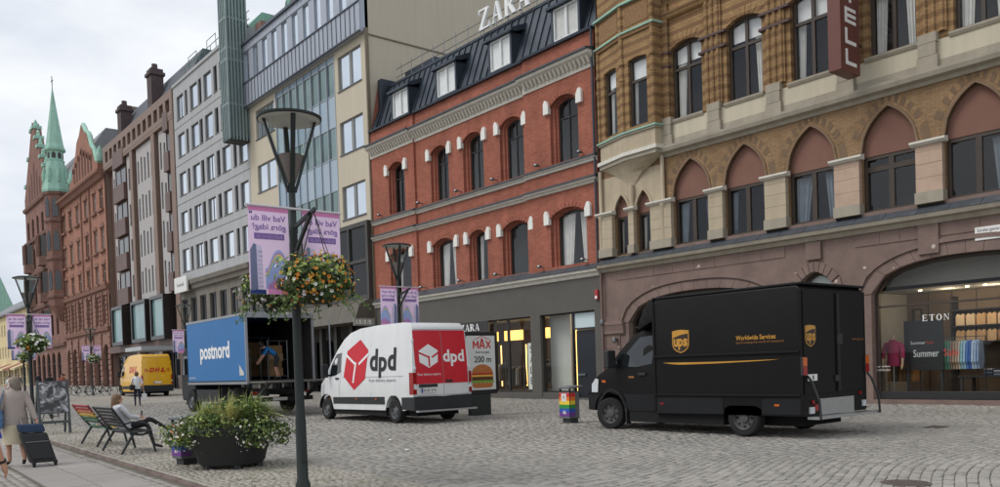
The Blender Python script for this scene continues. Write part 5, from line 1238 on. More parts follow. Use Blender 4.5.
def wheel(parent, x, y, z, r, w_, sg, rim=None, turn=0.):
    """tyre and rim; sg -1 = left side of the vehicle (outer face towards -X)"""
    b = MB(); prof = [(r*.62, -w_/2), (r*.9, -w_/2), (r*.985, -w_*.38), (r, -w_*.2), (r, w_*.2), (r*.985, w_*.38), (r*.9, w_/2), (r*.62, w_/2)]
    n = 28
    def R_(p, a):
        lx, ly = p[1], p[0]*math.cos(a); c, s_ = math.cos(turn), math.sin(turn)
        return (x+lx*c-ly*s_, y+lx*s_+ly*c, z+p[0]*math.sin(a))
    vs = [R_(p, 2*math.pi*j/n) for p in prof for j in range(n)]; k = len(prof)
    b.add(vs, [(i*n+j, i*n+(j+1) % n, ((i+1) % k)*n+(j+1) % n, ((i+1) % k)*n+j) for i in range(k) for j in range(n)])
    wo = b.build('wheel', M_TYRE, parent, smooth=40)
    b = MB(); o = sg*w_/2
    prof = [(r*.64, o*.98), (r*.6, o*.9), (r*.56, o*.55), (r*.3, o*.5), (r*.24, o*.8), (r*.1, o*.85), (0.001, o*.85)]
    vs = [R_((p[0], p[1]), 2*math.pi*j/n) for p in prof for j in range(n)]; k = len(prof)
    b.add(vs, [(i*n+j, i*n+(j+1) % n, (i+1)*n+(j+1) % n, (i+1)*n+j) for i in range(k-1) for j in range(n)])
    b.build('rim', rim or M_RIM, wo, smooth=30)
    for q in range(8):                         # vent holes
        a = 2*math.pi*q/8; b = MB(); pts = [(.4, -.16), (.52, -.14), (.52, .14), (.4, .16)]
        b.poly([R_((r*rr, o*.58), a+da) for rr, da in pts]); b.build('rim_slot', M_UNDER, wo, recalc=False)
    return wo

# ---------------------------------------------------------------- white parcel van
def parcel_van(name, loc, label, paint, style):
    V = thing(name, loc, label, 'van')
    L_, W_, H_ = 6.1, 1.0, 2.82
    def hw(y, z):
        h = 1.0-.13*max(0, (z-1.15)/1.65)**1.5-.03*max(0, (.8-z))
        if y > 4.3: h -= .16*((y-4.3)/1.8)**2
        return h
    def shift(x, y, z):
        s_ = 0
        if y > 4.4: s_ -= .30*abs(x)**2.6*(y-4.4)/1.7
        if y < .6: s_ += .05*abs(x)**3*(1-y/.6)+.13*max(0, (z-1.3)/1.5)**1.3*(1-y/.6)
        return s_
    B = Body(V, loc[0], loc[1], loc[2], hw, shift)
    fw, rw, r = 5.2, 1.08, .34
    outl = [(0, .42), (rw-.46, .36)]+archy(rw, .43, .36)[1:-1]+[(rw+.46, .36), (fw-.47, .34)]+archy(fw, .44, .34)[1:-1]+[(fw+.47, .34), (6.05, .34), (6.1, .6), (6.08, .95), (5.98, 1.12), (5.55, 1.3), (4.98, 1.72), (4.46, 2.12), (3.98, 2.5), (3.6, 2.68), (3.0, 2.79), (2.0, 2.83), (.6, 2.83), (.2, 2.8), (.04, 2.68), (0, 2.5)]
    body = B.shell('body', outl, paint, (.55, .75, 1.0, 1.3, 1.6, 1.9, 2.2, 2.5, 2.65), (.3, .6, 1.5, 2.5, 3.3, 4.0, 4.4, 4.8, 5.2, 5.5, 5.8, 5.95), bevel=.07)
    # lower black cladding, bumper
    B.patch('side_cladding', [(rw+.47, .53), (fw-.47, .51), (fw-.47, .72), (rw+.47, .75)], M_BLKP, off=.012, th=.02)
    b = MB(); P = [(-1.0, .36), (1.0, .36), (1.0, .76), (-1.0, .76)]
    b.add([(B.rear(x, z, o))[:1]+(B.rear(x, z, o)[1], B.rear(x, z, o)[2]) for o in (.05,) for x, z in P]+[(loc[0]-1.005, loc[1]+.64, loc[2]+.4), (loc[0]+1.005, loc[1]+.64, loc[2]+.4), (loc[0]+1.005, loc[1]+.64, loc[2]+.72), (loc[0]-1.005, loc[1]+.64, loc[2]+.74)], [(0, 1, 2, 3), (0, 4, 7, 3), (1, 5, 6, 2), (3, 2, 6, 7), (0, 1, 5, 4)])
    b.build('rear_bumper', M_BLKP, V, bevel=.02)
    b = MB(); b.box(loc[0]-1.0, loc[0]+1.0, loc[1]-.22, loc[1]-.06, loc[2]+.33, loc[2]+.38); b.build('rear_step', M_CHROME if style == 'dpd' else M_BLKP, V, bevel=.01)
    b = MB(); pts = [B.pt(x, 6.08, z) for x in (-1, -.8, -.4, 0, .4, .8, 1) for z in (.34, .66)]; b.add([Vector(p)+Vector((0, .02, 0)) for p in pts], [(2*i, 2*i+2, 2*i+3, 2*i+1) for i in range(6)]); b.build('front_bumper', M_BLKP, V, recalc=False, smooth=60)
    for sg in (-1, 1): B.patch('bumper_side', [(5.68, .36), (6.06, .36), (6.08, .64), (5.68, .66)], M_BLKP, off=.01, sg=sg)
    b = MB(); b.box(loc[0]-.7, loc[0]+.7, loc[1]+.3, loc[1]+5.6, loc[2]+.2, loc[2]+.44); b.build('chassis', M_UNDER, V)
    b = MB(); b.box(loc[0]-.93, loc[0]+.93, loc[1]+rw+.5, loc[1]+fw-.52, loc[2]+.19, loc[2]+.35); b.build('underside_light_block', M_UNDER, V)  # added slab between the axles; blocks light to darken the ground below
    for y, sgn in ((rw, -1), (fw, -1), (rw, 1), (fw, 1)):
        wheel(V, loc[0]+sgn*.86, loc[1]+y, loc[2]+r, r, .22, sgn)
        b = MB(); n = 14                       # wheel-arch lining
        vs = [(loc[0]+sgn*x, loc[1]+y+.44*math.cos(math.pi*i/n), loc[2]+.36+.45*math.sin(math.pi*i/n)) for x in (.5, .985) for i in range(n+1)]
        b.add(vs, [(i, i+1, n+2+i, n+1+i) for i in range(n)]); b.build('wheel_arch', M_UNDER, V, recalc=False)
    # glazing
    for sg in (-1, 1):
        d_ = B.patch('cab_window', [(5.0, 1.36), (4.84, 1.72), (4.42, 2.06), (4.1, 2.1), (4.12, 1.5), (4.5, 1.4)], M_AUTOG, off=.006, sg=sg)
        b = MB(); m0 = B.side(5.02, 1.4, 0, sg); b.box(m0[0]+(-.28 if sg < 0 else .06), m0[0]+(-.06 if sg < 0 else .28), m0[1]-.06, m0[1]+.08, m0[2]-.06, m0[2]+.36); b.bar((m0[0]+sg*-.05, m0[1], m0[2]), (m0[0]+sg*.12, m0[1], m0[2]+.02), .06, .06); b.build('door_mirror', M_BLKP, V, bevel=.03)
        for pts in ([(4.26, .5), (4.22, 1.0), (4.1, 1.4), (4.06, 2.14), (4.075, 2.14), (4.115, 1.4), (4.235, 1.0), (4.275, .5)], [(2.3, .8), (2.3, 2.3), (2.315, 2.3), (2.315, .8)], [(4.06, .8), (4.06, 2.3), (4.07, 2.3), (4.07, .8)], [(.5, 1.32), (4.0, 1.32), (4.0, 1.335), (.5, 1.335)]): B.patch('panel_gap', pts, mat('gap_grey', (140, 140, 140), rough=.8, var=0), off=.0035, sg=sg)
        h_ = B.side(4.35, 1.3, .0, sg); b = MB(); b.box(h_[0]-.03, h_[0]+.03, h_[1]-.1, h_[1]+.1, h_[2]-.03, h_[2]+.03); b.build('door_handle', M_BLKP, V, bevel=.012)
    ws = []
    for x in (-.84, -.5, 0, .5, .84): ws.append((x, 5.52, 1.325)); 
    b = MB(); lo = [Vector(B.pt(x, 5.52, 1.33)) for x in (-.86, -.45, 0, .45, .86)]; hi = [Vector(B.pt(x, 4.56, 2.06)) for x in (-.84, -.45, 0, .45, .84)]; nn = Vector((0, .012, .012))
    b.add([p+nn for p in lo+hi], [(i, i+1, 6+i, 5+i) for i in range(4)]); b.build('windscreen', M_AUTOG, V, smooth=60, recalc=False)
    for sg in (-1, 1):
        b = MB(); hl = [(5.68, .82), (5.95, .8), (5.95, 1.04), (5.6, 1.16)]; f = [B.side(y, z, .01, sg) for y, z in hl]; b.poly(f); b.build('headlight', M_CLRL, V, recalc=False)
    # rear: doors gap, lamps, plate, handles
    for sg in (-1, 1):
        b = MB(); xs_ = (.9, 1.0) if sg > 0 else (-1.0, -.9)
        q = [(xs_[0], .82), (xs_[1], .82), (xs_[1], 1.42), (xs_[0], 1.42)]
        pts = [B.rear(x, z, .03) for x, z in q]; sd = [B.side(.18, z, .012, sg) for z in (.82, 1.42)]
        out_ = [pts[1], pts[2]] if sg > 0 else [pts[0], pts[3]]
        b.poly(pts); b.poly([out_[0], sd[0], sd[1], out_[1]]); lm = b.build('tail_lamp', M_REDL, V, recalc=False)
        b = MB(); q = [(xs_[0]+.012, .96), (xs_[1]-.012, .96), (xs_[1]-.012, 1.1), (xs_[0]+.012, 1.1)]; b.poly([B.rear(x, z, .034) for x, z in q]); b.build('reversing_lamp', M_CLRL, lm, recalc=False)
        b = MB()
        for z in (1.0, 1.55, 2.3): p = B.rear(sg*.93, z, .02); b.box(p[0]-.03, p[0]+.03, p[1]-.02, p[1]+.05, p[2]-.04, p[2]+.04)
        b.build('door_hinge', paint, V, kind='stuff')
    for x0, x1, z0, z1 in ((-.006, .006, .78, 2.62), (-.86, .86, 2.60, 2.615), (-.88, .88, .775, .787)):
        b = MB(); n = 12; ps = [(x0+(x1-x0)*i/n, z0+(z1-z0)*0) for i in range(n+1)]
        if x1-x0 < .1: vs = [B.rear(x, z0+(z1-z0)*i/n, .006) for i in range(n+1) for x in (x0, x1)]; b.add(vs, [(2*i, 2*i+1, 2*i+3, 2*i+2) for i in range(n)])
        else: vs = [B.rear(x, z, .006) for x, _ in ps for z in (z0, z1)]; b.add(vs, [(2*i, 2*i+1, 2*i+3, 2*i+2) for i in range(n)])
        b.build('door_gap', MATS['gap_grey'], V, recalc=False)
    return V, B, body

def rear_sheet(B, x0, x1, z0, z1, off, nx=14, nz=10):
    """a film stuck on the curved rear doors"""
    b = MB(); vs = [B.rear(x0+(x1-x0)*i/nx, z0+(z1-z0)*j/nz, off) for j in range(nz+1) for i in range(nx+1)]
    b.add(vs, [(j*(nx+1)+i, j*(nx+1)+i+1, (j+1)*(nx+1)+i+1, (j+1)*(nx+1)+i) for j in range(nz) for i in range(nx)]); return b
m_white = mat('white_paint', (222, 223, 222), rough=.32, var=.05, scale=2, coat=.5, streak=.5, dark=.04)
V, B, body = parcel_van('parcel_van', (13.38, 18.95, 0), 'white high-roof parcel van with red rear doors and a red cube logo', m_white, 'dpd')
mred = mat('film_red', (200, 24, 42), rough=.5, var=.04); mred2 = mat('film_dark_red', (178, 22, 42), rough=.35, var=.03, coat=.3); mwh = mat('film_white', (236, 236, 234), rough=.4, var=.02); mgr = mat('film_grey', (120, 120, 120), rough=.5, var=0)
for i, (a, b_) in enumerate(((-.9, -.008), (.008, .87))):
    rear_sheet(B, a, b_, 1.10, 2.585, .009).build('red_door_film', mred, V, smooth=60, recalc=False)
sd = lambda u, v: B.side(u, v, .007)
def fan(name, pts, m_, fn, parent):
    """polygon on a curved panel, finely cut so that it follows the surface"""
    b = MB(); poly = pts
    ys_ = [p[0] for p in pts]; zs_ = [p[1] for p in pts]; n = 8
    for i in range(n):
        for j in range(n):
            c = poly
            y0, y1 = min(ys_)+(max(ys_)-min(ys_))*i/n, min(ys_)+(max(ys_)-min(ys_))*(i+1)/n; z0, z1 = min(zs_)+(max(zs_)-min(zs_))*j/n, min(zs_)+(max(zs_)-min(zs_))*(j+1)/n
            for ax, v, kl in ((0, y0, False), (0, y1, True), (1, z0, False), (1, z1, True)):
                if c: c = clip(c, ax, v, kl)
            if len(c) >= 3: b.poly([fn(u, v) for u, v in c])
    return b.build(name, m_, parent, recalc=False)
# cube emblem on the side: three faces parted by a white Y
cu = [(2.95, 2.46), (2.46, 2.13), (2.62, 1.28), (3.3, .94), (3.93, 1.36), (3.72, 2.14)]; ctr = (3.22, 1.76)
fan('emblem_cube', cu, mred, sd, V)
sd2 = lambda u, v: B.side(u, v, .011)
for (p, q, w_) in (((3.78, 2.02), (3.2, 1.72), .075), ((2.42, 2.02), (3.0, 1.72), .075), ((3.18, 1.78), (3.34, 1.16), .09)):
    d = Vector((q[0]-p[0], q[1]-p[1])); n_ = Vector((-d.y, d.x)).normalized()*w_/2
    fan('emblem_stripe', [(p[0]+n_.x, p[1]+n_.y), (q[0]+n_.x, q[1]+n_.y), (q[0]-n_.x, q[1]-n_.y), (p[0]-n_.x, p[1]-n_.y)], mwh, sd2, V)
def stext(s_, y0, y1, z0, z1, m_, parent, fn, name='lettering', **k):
    """lettering read from the left of the vehicle: +Y is to the left of the reader"""
    b = MB(); text(b, s_, lambda u, v: fn(y0-(u), v), 0, y0-y1, z0, z1, **k); return b.build(name, m_, parent, recalc=False)
for i, ch in enumerate('dpd'):
    w_ = .44; y0 = 2.34-i*.5; z0, z1 = (1.5, 2.15) if ch == 'd' else (1.3, 1.9)
    stext(ch, y0, y0-w_, z0, z1, M_INK, V, sd2, 'letter', offset=.03)
stext('Your delivery experts', 2.42, .9, 1.15, 1.28, mgr, V, sd2)
rr_ = lambda off: (lambda u, v: B.rear(u, v, off))
ch_ = [(-.45, 2.2), (-.14, 2.02), (-.17, 1.7), (-.47, 1.54), (-.76, 1.7), (-.77, 2.01)]
fan('rear_emblem_cube', ch_, mwh, rr_(.014), V)
for (p, q, w_) in (((-.8, 1.98), (-.45, 1.83), .05), ((-.1, 1.98), (-.36, 1.83), .05), ((-.45, 1.87), (-.46, 1.58), .05)):
    d = Vector((q[0]-p[0], q[1]-p[1])); n_ = Vector((-d.y, d.x)).normalized()*w_/2
    fan('rear_emblem_stripe', [(p[0]+n_.x, p[1]+n_.y), (q[0]+n_.x, q[1]+n_.y), (q[0]-n_.x, q[1]-n_.y), (p[0]-n_.x, p[1]-n_.y)], mred, rr_(.018), V)
for i, ch in enumerate('dpd'):
    b = MB(); u0 = .02+i*.26; z0, z1 = (1.7, 2.04) if ch == 'd' else (1.57, 1.92); text(b, ch, rr_(.014), u0, u0+.23, z0, z1, offset=.03); b.build('letter', mwh, V, recalc=False)
b = MB(); text(b, 'Your delivery experts', rr_(.014), -.86, -.1, 1.31, 1.4); b.build('lettering', mwh, V, recalc=False)
def plate(B, V, x0, x1, z0, z1, s_, off=.03):
    b = MB(); p0, p1 = B.rear(x0, z0, off), B.rear(x1, z1, off); yf = min(p0[1], p1[1])-.005; b.box(p0[0], p1[0], yf, yf+.03, p0[2], p1[2]); po = b.build('number_plate', M_PLATE, V)
    if s_: b = MB(); text(b, s_, lambda u, v: (B.o.x+u, yf-.003, B.o.z+v), x0+.09, x1-.03, z0+.025, z1-.025, offset=.01); b.build('lettering', M_INK, po, recalc=False)
    b = MB(); b.box(p0[0], p0[0]+.06, yf-.002, yf, p0[2], p1[2]); b.build('blue_strip', mat('eu_blue', (30, 60, 150), var=0), po)
plate(B, V, -.78, -.26, .86, .98, 'EUR 970')
b = MB(); p = B.rear(-.52, 1.06, .0); b.box(p[0]-.3, p[0]+.3, p[1]-.03, p[1]+.02, p[2]-.05, p[2]+.03); b.build('plate_lamp_bar', M_BLKP, V, bevel=.01)
b = MB(); p = B.rear(.17, 1.16, .0); b.box(p[0]-.1, p[0]+.12, p[1]-.035, p[1]+.02, p[2]-.035, p[2]+.035); b.build('door_handle', M_BLKP, V, bevel=.01)
for y in (1.95, 3.1, 4.9): B.patch('side_marker', [(y, .66), (y+.08, .66), (y+.08, .7), (y, .7)], M_ORL, V, off=.036)

# ---------------------------------------------------------------- yellow parcel van in the distance
m_yel = mat('yellow_paint', (232, 176, 28), rough=.3, var=.03, coat=.5)
V2, B2, body2 = parcel_van('yellow_parcel_van', (17.0, 57.0, gz(57.0)), 'yellow parcel van with red lettering parked far up the street', m_yel, 'dhl')
mdr = mat('dhl_red', (196, 24, 30), rough=.4, var=.02)
for i, ch in enumerate('DHL'):
    b = MB(); u0 = -.5+i*.36; text(b, ch, (lambda u, v: B2.rear(u, v, .012)), u0, u0+.34, 1.62, 1.92, offset=.05, shear=.3); b.build('letter', mdr, V2, recalc=False)
    stext(ch, 2.9-i*.62, 2.9-i*.62-.58, 1.6, 2.05, mdr, V2, lambda u, v: B2.side(u, v, .008), 'letter', offset=.05, shear=.3)
for z in (1.66, 1.74, 1.82):
    b = MB(); b.poly([B2.rear(x, zz, .011) for x, zz in ((-.8, z), (-.56, z), (-.54, z+.03), (-.8, z+.03))]); b.build('red_stripe', mdr, V2, recalc=False)
    b = MB(); b.poly([B2.rear(x, zz, .011) for x, zz in ((.62, z), (.84, z), (.84, z+.03), (.64, z+.03))]); b.build('red_stripe', mdr, V2, recalc=False)
plate(B2, V2, -.26, .26, .88, 1.0, '')

# ---------------------------------------------------------------- dark brown delivery truck with box body
def brown_truck():
    X, Y, Z = 14.76, 8.1, 0.
    V = thing('dark_delivery_truck', (X, Y, Z), 'dark brown delivery truck with box body and gold shield emblems', 'truck')
    mb_ = mat('dark_brown_paint', (18, 16, 15), rough=.5, var=.2, scale=1.5, spec=.2); mg = mat('dark_grey_skirt', (28, 29, 31), rough=.65, var=.15, scale=2, spec=.25)
    # box body
    hwb = lambda y, z: 1.14; shb = lambda x, y, z: 0
    BB = Body(V, X, Y, Z, hwb, shb)
    rw, fw, r = 1.28, 4.78, .36
    outl = [(0, .42), (rw-.42, .42)]+[(rw-.42, .5), (rw-.4, .55), (rw-.28, .6), (rw+.28, .6), (rw+.4, .55), (rw+.42, .5)]+[(rw+.42, .42), (3.45, .4), (3.45, 2.72), (3.38, 2.82), (.08, 2.82), (0, 2.74)]
    BB.shell('cargo_box', outl, mb_, (.79, 1.6), (1.7,), bevel=.05, bz=2.6)
    for sg in (-1, 1):
        for z, h in ((1.6, .05), (.8, .05)):
            b = MB(); x = X+sg*1.14; b.box(min(x, x+sg*.035), max(x, x+sg*.035), Y+.04, Y+3.42, Z+z-h/2, Z+z+h/2); b.build('rub_rail', mb_, V, bevel=.012)
        BB.patch('skirt_panel', [(.03, .45), (rw-.44, .45), (rw-.44, .74), (.03, .76)], mg, off=.006, sg=sg); BB.patch('skirt_panel', [(rw+.44, .43), (3.42, .42), (3.42, .76), (rw+.44, .76)], mg, off=.006, sg=sg)
        x = X+sg*1.145
        for y in (.02, 3.42): b = MB(); b.box(x-.012, x+.012, Y+y-.03, Y+y+.03, Z+.45, Z+2.74); b.build('corner_post', mb_, V, bevel=.008)
    b = MB(); b.box(X-1.15, X+1.15, Y-.02, Y+3.45, Z+2.815, Z+2.86); b.build('roof_edge', mg, V, bevel=.02)
    # cab
    def hw(y, z):
        h = 1.0-.17*max(0, (z-1.2)/1.0)**1.4-.02*max(0, .7-z)
        if y > 4.5: h -= .14*((y-4.5)/1.2)**2
        return h
    fwp = fw+.12*(fw-3.45)
    def sh(x, y, z): return .12*max(0, y-3.45)-.30*abs(x)**2.6*max(0, y-4.2)/1.5
    C = Body(V, X, Y, Z, hw, sh)
    outl = [(3.4, .42)]+[(fw-.47, .4)]+archy(fw, .44, .4)[1:-1]+[(fw+.46, .42), (5.66, .42), (5.72, .62), (5.7, .82), (5.6, 1.02), (5.3, 1.22), (4.95, 1.38), (4.5, 1.8), (4.12, 2.12), (3.9, 2.2), (3.4, 2.24)]
    C.shell('cab', outl, mb_, (.6, .8, 1.0, 1.25, 1.5, 1.8, 2.05), (3.8, 4.1, 4.5, 4.8, 5.1, 5.3, 5.5, 5.62), bevel=.05)
    # wind deflector over the cab
    def hw2(y, z): return 1.13-.07*max(0, y-3.45)/.45
    Fd = Body(V, X, Y, Z, hw2, lambda x, y, z: -.07*abs(x)**3*max(0, (y-3.45))/.45)
    Fd.shell('wind_deflector', [(3.44, 2.36), (3.7, 2.3), (4.0, 2.2), (4.06, 2.24), (3.96, 2.44), (3.84, 2.6), (3.68, 2.74), (3.5, 2.83), (3.44, 2.84)], mb_, (2.5, 2.65), (3.6, 3.75), bevel=.03, bz=2)
    C.patch('lower_cladding', [(3.45, .44), (fw-.48, .43), (fw-.48, .7), (fw-.4, .8), (3.45, .8)], mg, off=.008); C.patch('lower_cladding', [(3.45, .44), (fw-.48, .43), (fw-.48, .7), (fw-.4, .8), (3.45, .8)], mg, off=.008, sg=1)
    b = MB()
    pts = [C.pt(x, 5.71, z) for x in (-1, -.8, -.4, 0, .4, .8, 1) for z in (.42, .8)]; b.add([Vector(p)+Vector((0, .02, 0)) for p in pts], [(2*i, 2*i+2, 2*i+3, 2*i+1) for i in range(6)]); b.build('front_bumper', mg, V, recalc=False, smooth=60)
    for sg in (-1, 1):
        C.patch('bumper_side', [(fw+.46, .43), (5.7, .43), (5.72, .78), (fw+.4, .78)], mg, off=.01, sg=sg)
        C.patch('side_window', [(4.42, 1.42), (4.3, 1.72), (3.98, 2.05), (3.58, 2.08), (3.62, 1.46), (4.0, 1.4)], M_AUTOG, off=.006, sg=sg)
        C.patch('quarter_window', [(4.68, 1.44), (4.46, 1.7), (4.38, 1.7), (4.48, 1.44)], M_AUTOG, off=.006, sg=sg)
        C.patch('panel_gap', [(3.53, .5), (3.53, 2.12), (3.545, 2.12), (3.545, .5)], M_UNDER, off=.004, sg=sg)
        C.patch('panel_gap', [(4.3, .8), (4.62, 1.42), (4.64, 1.42), (4.32, .8)], M_UNDER, off=.004, sg=sg)
        m0 = C.side(4.6, 1.45, 0, sg); b = MB(); b.box(*( (m0[0]-.34, m0[0]-.08) if sg < 0 else (m0[0]+.08, m0[0]+.34) ), m0[1]-.05, m0[1]+.1, m0[2]-.06, m0[2]+.34); b.bar((m0[0]-sg*.05, m0[1], m0[2]), (m0[0]+sg*.15, m0[1], m0[2]+.02), .07, .06); b.build('door_mirror', M_BLKP, V, bevel=.03)
        h_ = C.side(3.85, 1.24, 0, sg); b = MB(); b.box(h_[0]-.035, h_[0]+.035, h_[1]-.11, h_[1]+.11, h_[2]-.03, h_[2]+.03); b.build('door_handle', M_BLKP, V, bevel=.012)
        C.patch('headlight', [(5.3, .84), (5.56, .84), (5.55, 1.02), (5.38, 1.16), (5.26, 1.14)], M_CLRL, off=.012, sg=sg)
        C.patch('side_indicator', [(4.98, 1.06), (5.12, 1.07), (5.12, 1.12), (4.98, 1.11)], M_ORL, off=.012, sg=sg)
        a = archy(fw, .44, .4); b = MB(); n = len(a)
        o2 = [(fw+(y-fw)*1.16, .4+(z-.4)*1.16) for y, z in a]
        b.add([C.side(y, max(z, .41), .02, sg) for y, z in a]+[C.side(y, max(z, .41), .015, sg) for y, z in o2], [(i, i+1, n+i+1, n+i) for i in range(n-1)]); b.build('arch_trim', mg, V, recalc=False)
        x = X+sg*.93; b = MB(); b.box(x-.12, x+.02, Y+fwp-.6, Y+fwp-.57, Z+.14, Z+.5); b.build('mud_flap', M_BLKP, V)
        for y in (rw, fwp):
            wheel(V, X+sg*(1.01 if y == rw else .86), Y+y, Z+r, r, .24, sg, M_RIMD, turn=(.22 if y == fwp else 0))
            b = MB(); n = 14; vs = [(X+sg*x_, Y+y+.45*math.cos(math.pi*i/n), Z+.42+.45*math.sin(math.pi*i/n)) for x_ in (.45, .975) for i in range(n+1)]; b.add(vs, [(i, i+1, n+2+i, n+1+i) for i in range(n)]); b.build('wheel_arch', M_UNDER, V, recalc=False)
    lo = [Vector(C.pt(x, 4.93, 1.4)) for x in (-.86, -.45, 0, .45, .86)]; hi = [Vector(C.pt(x, 4.14, 2.1)) for x in (-.84, -.45, 0, .45, .84)]; nn = Vector((0, .012, .012))
    b = MB(); b.add([p+nn for p in lo+hi], [(i, i+1, 6+i, 5+i) for i in range(4)]); b.build('windscreen', M_AUTOG, V, smooth=60, recalc=False)
    b = MB(); b.box(X-.72, X+.72, Y+.3, Y+5.3, Z+.2, Z+.45); b.build('chassis', M_UNDER, V)
    b = MB(); b.box(X-1.05, X+1.05, Y+rw+.5, Y+4.25, Z+.2, Z+.41); b.build('underside_light_block', M_UNDER, V)  # added low slab that keeps light out and deepens the shade underneath
    # rear: doors, lamps, chequer plate, tail lift arms
    def rq(x0, x1, z0, z1, m_, name, d=.012, bevel=0.): q = MB(); q.box(X+x0, X+x1, Y-d, Y+.0, Z+z0, Z+z1); return q.build(name, m_, V, bevel=bevel)
    rq(-1.1, -.02, .82, 2.7, mb_, 'rear_door', .015, .006); rq(.02, 1.1, .82, 2.7, mb_, 'rear_door', .015, .006)
    for x in (.06, .1): rq(x-.012, x+.012, .84, 2.66, M_BLKP, 'lock_rod', .045)
    rq(.03, .22, 1.72, 1.92, M_BLKP, 'lock_case', .05, .01); rq(-.06, .04, 1.02, 1.14, M_BLKP, 'lock_case', .05, .01)
    for x in (-1.13, 1.13):
        l = rq(x-.07, x+.07, 1.16, 1.5, M_BLKP, 'tail_lamp', .05, .01)
        q = MB(); q.box(X+x-.06, X+x+.06, Y-.062, Y-.045, Z+1.33, Z+1.49); q.build('amber_lens', M_ORL, l, bevel=.005); q = MB(); q.box(X+x-.06, X+x+.06, Y-.062, Y-.045, Z+1.17, Z+1.32); q.build('red_lens', M_REDL, l, bevel=.005)
        rq(x-(.02 if x > 0 else -.12), x+(.1 if x < 0 else 0)+.04, .44, .58, M_CLRL, 'white_lamp', .03) if False else None
    rq(-1.0, -.68, 1.06, 1.18, M_PLATE, 'number_plate', .025)
    rq(-.84, -.8, 1.08, 1.16, M_INK, 'plate_mark', .028)
    chq = mat('chequer_plate', (168, 168, 164), rough=.4, metal=.5, var=.3, scale=45, bump=.8, bscale=55); rq(-.6, .62, .42, .72, chq, 'chequer_plate', .03)
    rq(-.95, -.8, .46, .58, M_CLRL, 'white_lamp', .03); rq(-.78, -.68, .5, .62, M_REDL, 'red_reflector', .03); rq(.98, 1.1, .5, .62, M_CLRL, 'white_lamp', .03); rq(.86, .92, .74, .8, M_REDL, 'red_reflector', .03); rq(-.86, -.8, .64, .7, M_REDL, 'red_reflector', .03)
    b = MB(); b.prism([(X-1.0, Y-.0), (X+1.15, Y-.0), (X+1.16, Y-.24), (X-1.0, Y-.22)], 'z', Z+.36, Z+.41); b.build('rear_step', M_CHROME, V)
    for x in (-1.0, 1.18):
        b = MB(); b.tube([(X+x, Y-.02, 1.15), (X+x, Y-.1, 1.05), (X+x, Y-.24, .7), (X+x, Y-.26, .36)], .022, 8); b.build('grab_rail', M_BLKP, V, smooth=40)
    # shields, lettering, gold streak
    gold = mat('gold_film', (196, 142, 52), rough=.35, var=.08, scale=3); gold2 = mat('gold_dim', (150, 100, 50), rough=.45, var=.05); dkb = mat('shield_brown', (50, 32, 22), rough=.4, var=.05)
    def shield(fn, u0, u1, v0, v1):
        def S(k, top=False):
            m_ = (u0+u1)/2; P = []
            h = v1-v0; w_ = (u1-u0)/2*k
            P = [(-1, .95), (-.5, .985), (0, 1.0), (.5, .985), (1, .95), (1, .35), (.85, .2), (.5, .08), (0, 0), (-.5, .08), (-.85, .2), (-1, .35)]
            return [(m_+x*w_, v0+h*(1-k)/2+y*h*k) for x, y in P]
        b = MB(); b.poly([fn(u, v, .006) for u, v in S(1)]); so = b.build('shield_emblem', gold, V, recalc=False)
        b = MB(); P = S(.9); b.poly([fn(u, v, .009) for u, v in P]); b.build('shield_field', dkb, so, recalc=False)
        P = clip(S(.9), 1, v0+(v1-v0)*.72, False); P2 = [(u, v) for u, v in P]
        b = MB(); a = u0+(u1-u0)*.05; c = u1-(u1-u0)*.05; top = v1-(v1-v0)*.06
        pts = [(a, v0+(v1-v0)*.66)]+[(a+(c-a)*i/8, v0+(v1-v0)*(.66+.16*math.sin(i/8*math.pi/2.0))) for i in range(1, 9)]+[(c, top-.02), ((a+c)/2, top+.015), (a, top-.02)]
        b.poly([fn(u, v, .012) for u, v in pts]); b.build('shield_arc', gold, so, recalc=False)
        for i, ch in enumerate('ups'):
            w_ = (u1-u0)*.27; uu = u0+(u1-u0)*(.09+.28*i); b = MB(); zb = v0+(v1-v0)*(.28 if ch != 'p' else .14); text(b, ch, lambda u, v: fn(u, v, .012), uu, uu+w_, zb, v0+(v1-v0)*.62, offset=.04); b.build('letter', gold, so, recalc=False)
    shield(lambda u, v, e: (X-1.14-e, Y-u, Z+v), -2.93, -2.5, 1.66, 2.14)
    shield(lambda u, v, e: (X+u, Y-.015-e, Z+v), -1.06, -.7, 1.68, 2.08)
    sfn = lambda u, v: (X-1.147, Y+u, Z+v)
    stext('Worldwide Services', 1.38, .52, 1.86, 1.95, gold, V, sfn, offset=.015); stext('Synchronizing the world of commerce', 1.38, .35, 1.78, 1.835, gold2, V, sfn)
    b = MB(); text(b, 'www.ups.com', lambda u, v: (X+u, Y-.02, Z+v), .62, 1.06, 1.78, 1.83); b.build('lettering', gold2, V, recalc=False)
    b = MB(); k = 16; top = [(3.2-2.75*i/k, 1.475-.012*math.sin(i/k*math.pi)) for i in range(k+1)]; bot = [(3.2-2.75*i/k, 1.475-.012*math.sin(i/k*math.pi)-.05*math.sin(min(1, i/3)*math.pi/2)*(1-i/k)**.6) for i in range(k+1)]
    b.add([sfn(*p) for p in top]+[sfn(*p) for p in bot], [(i, i+1, k+2+i, k+1+i) for i in range(k)]); b.build('gold_streak', gold, V, recalc=False)
    C.patch('door_badge', [(4.06, 1.16), (4.2, 1.16), (4.2, 1.2), (4.06, 1.2)], gold2, V, off=.008)
    BB.patch('side_marker', [(.48, .6), (.58, .6), (.58, .64), (.48, .64)], M_ORL, V, off=.01); BB.patch('side_marker', [(3.2, .6), (3.3, .6), (3.3, .63), (3.2, .63)], M_REDL, V, off=.01)
brown_truck()

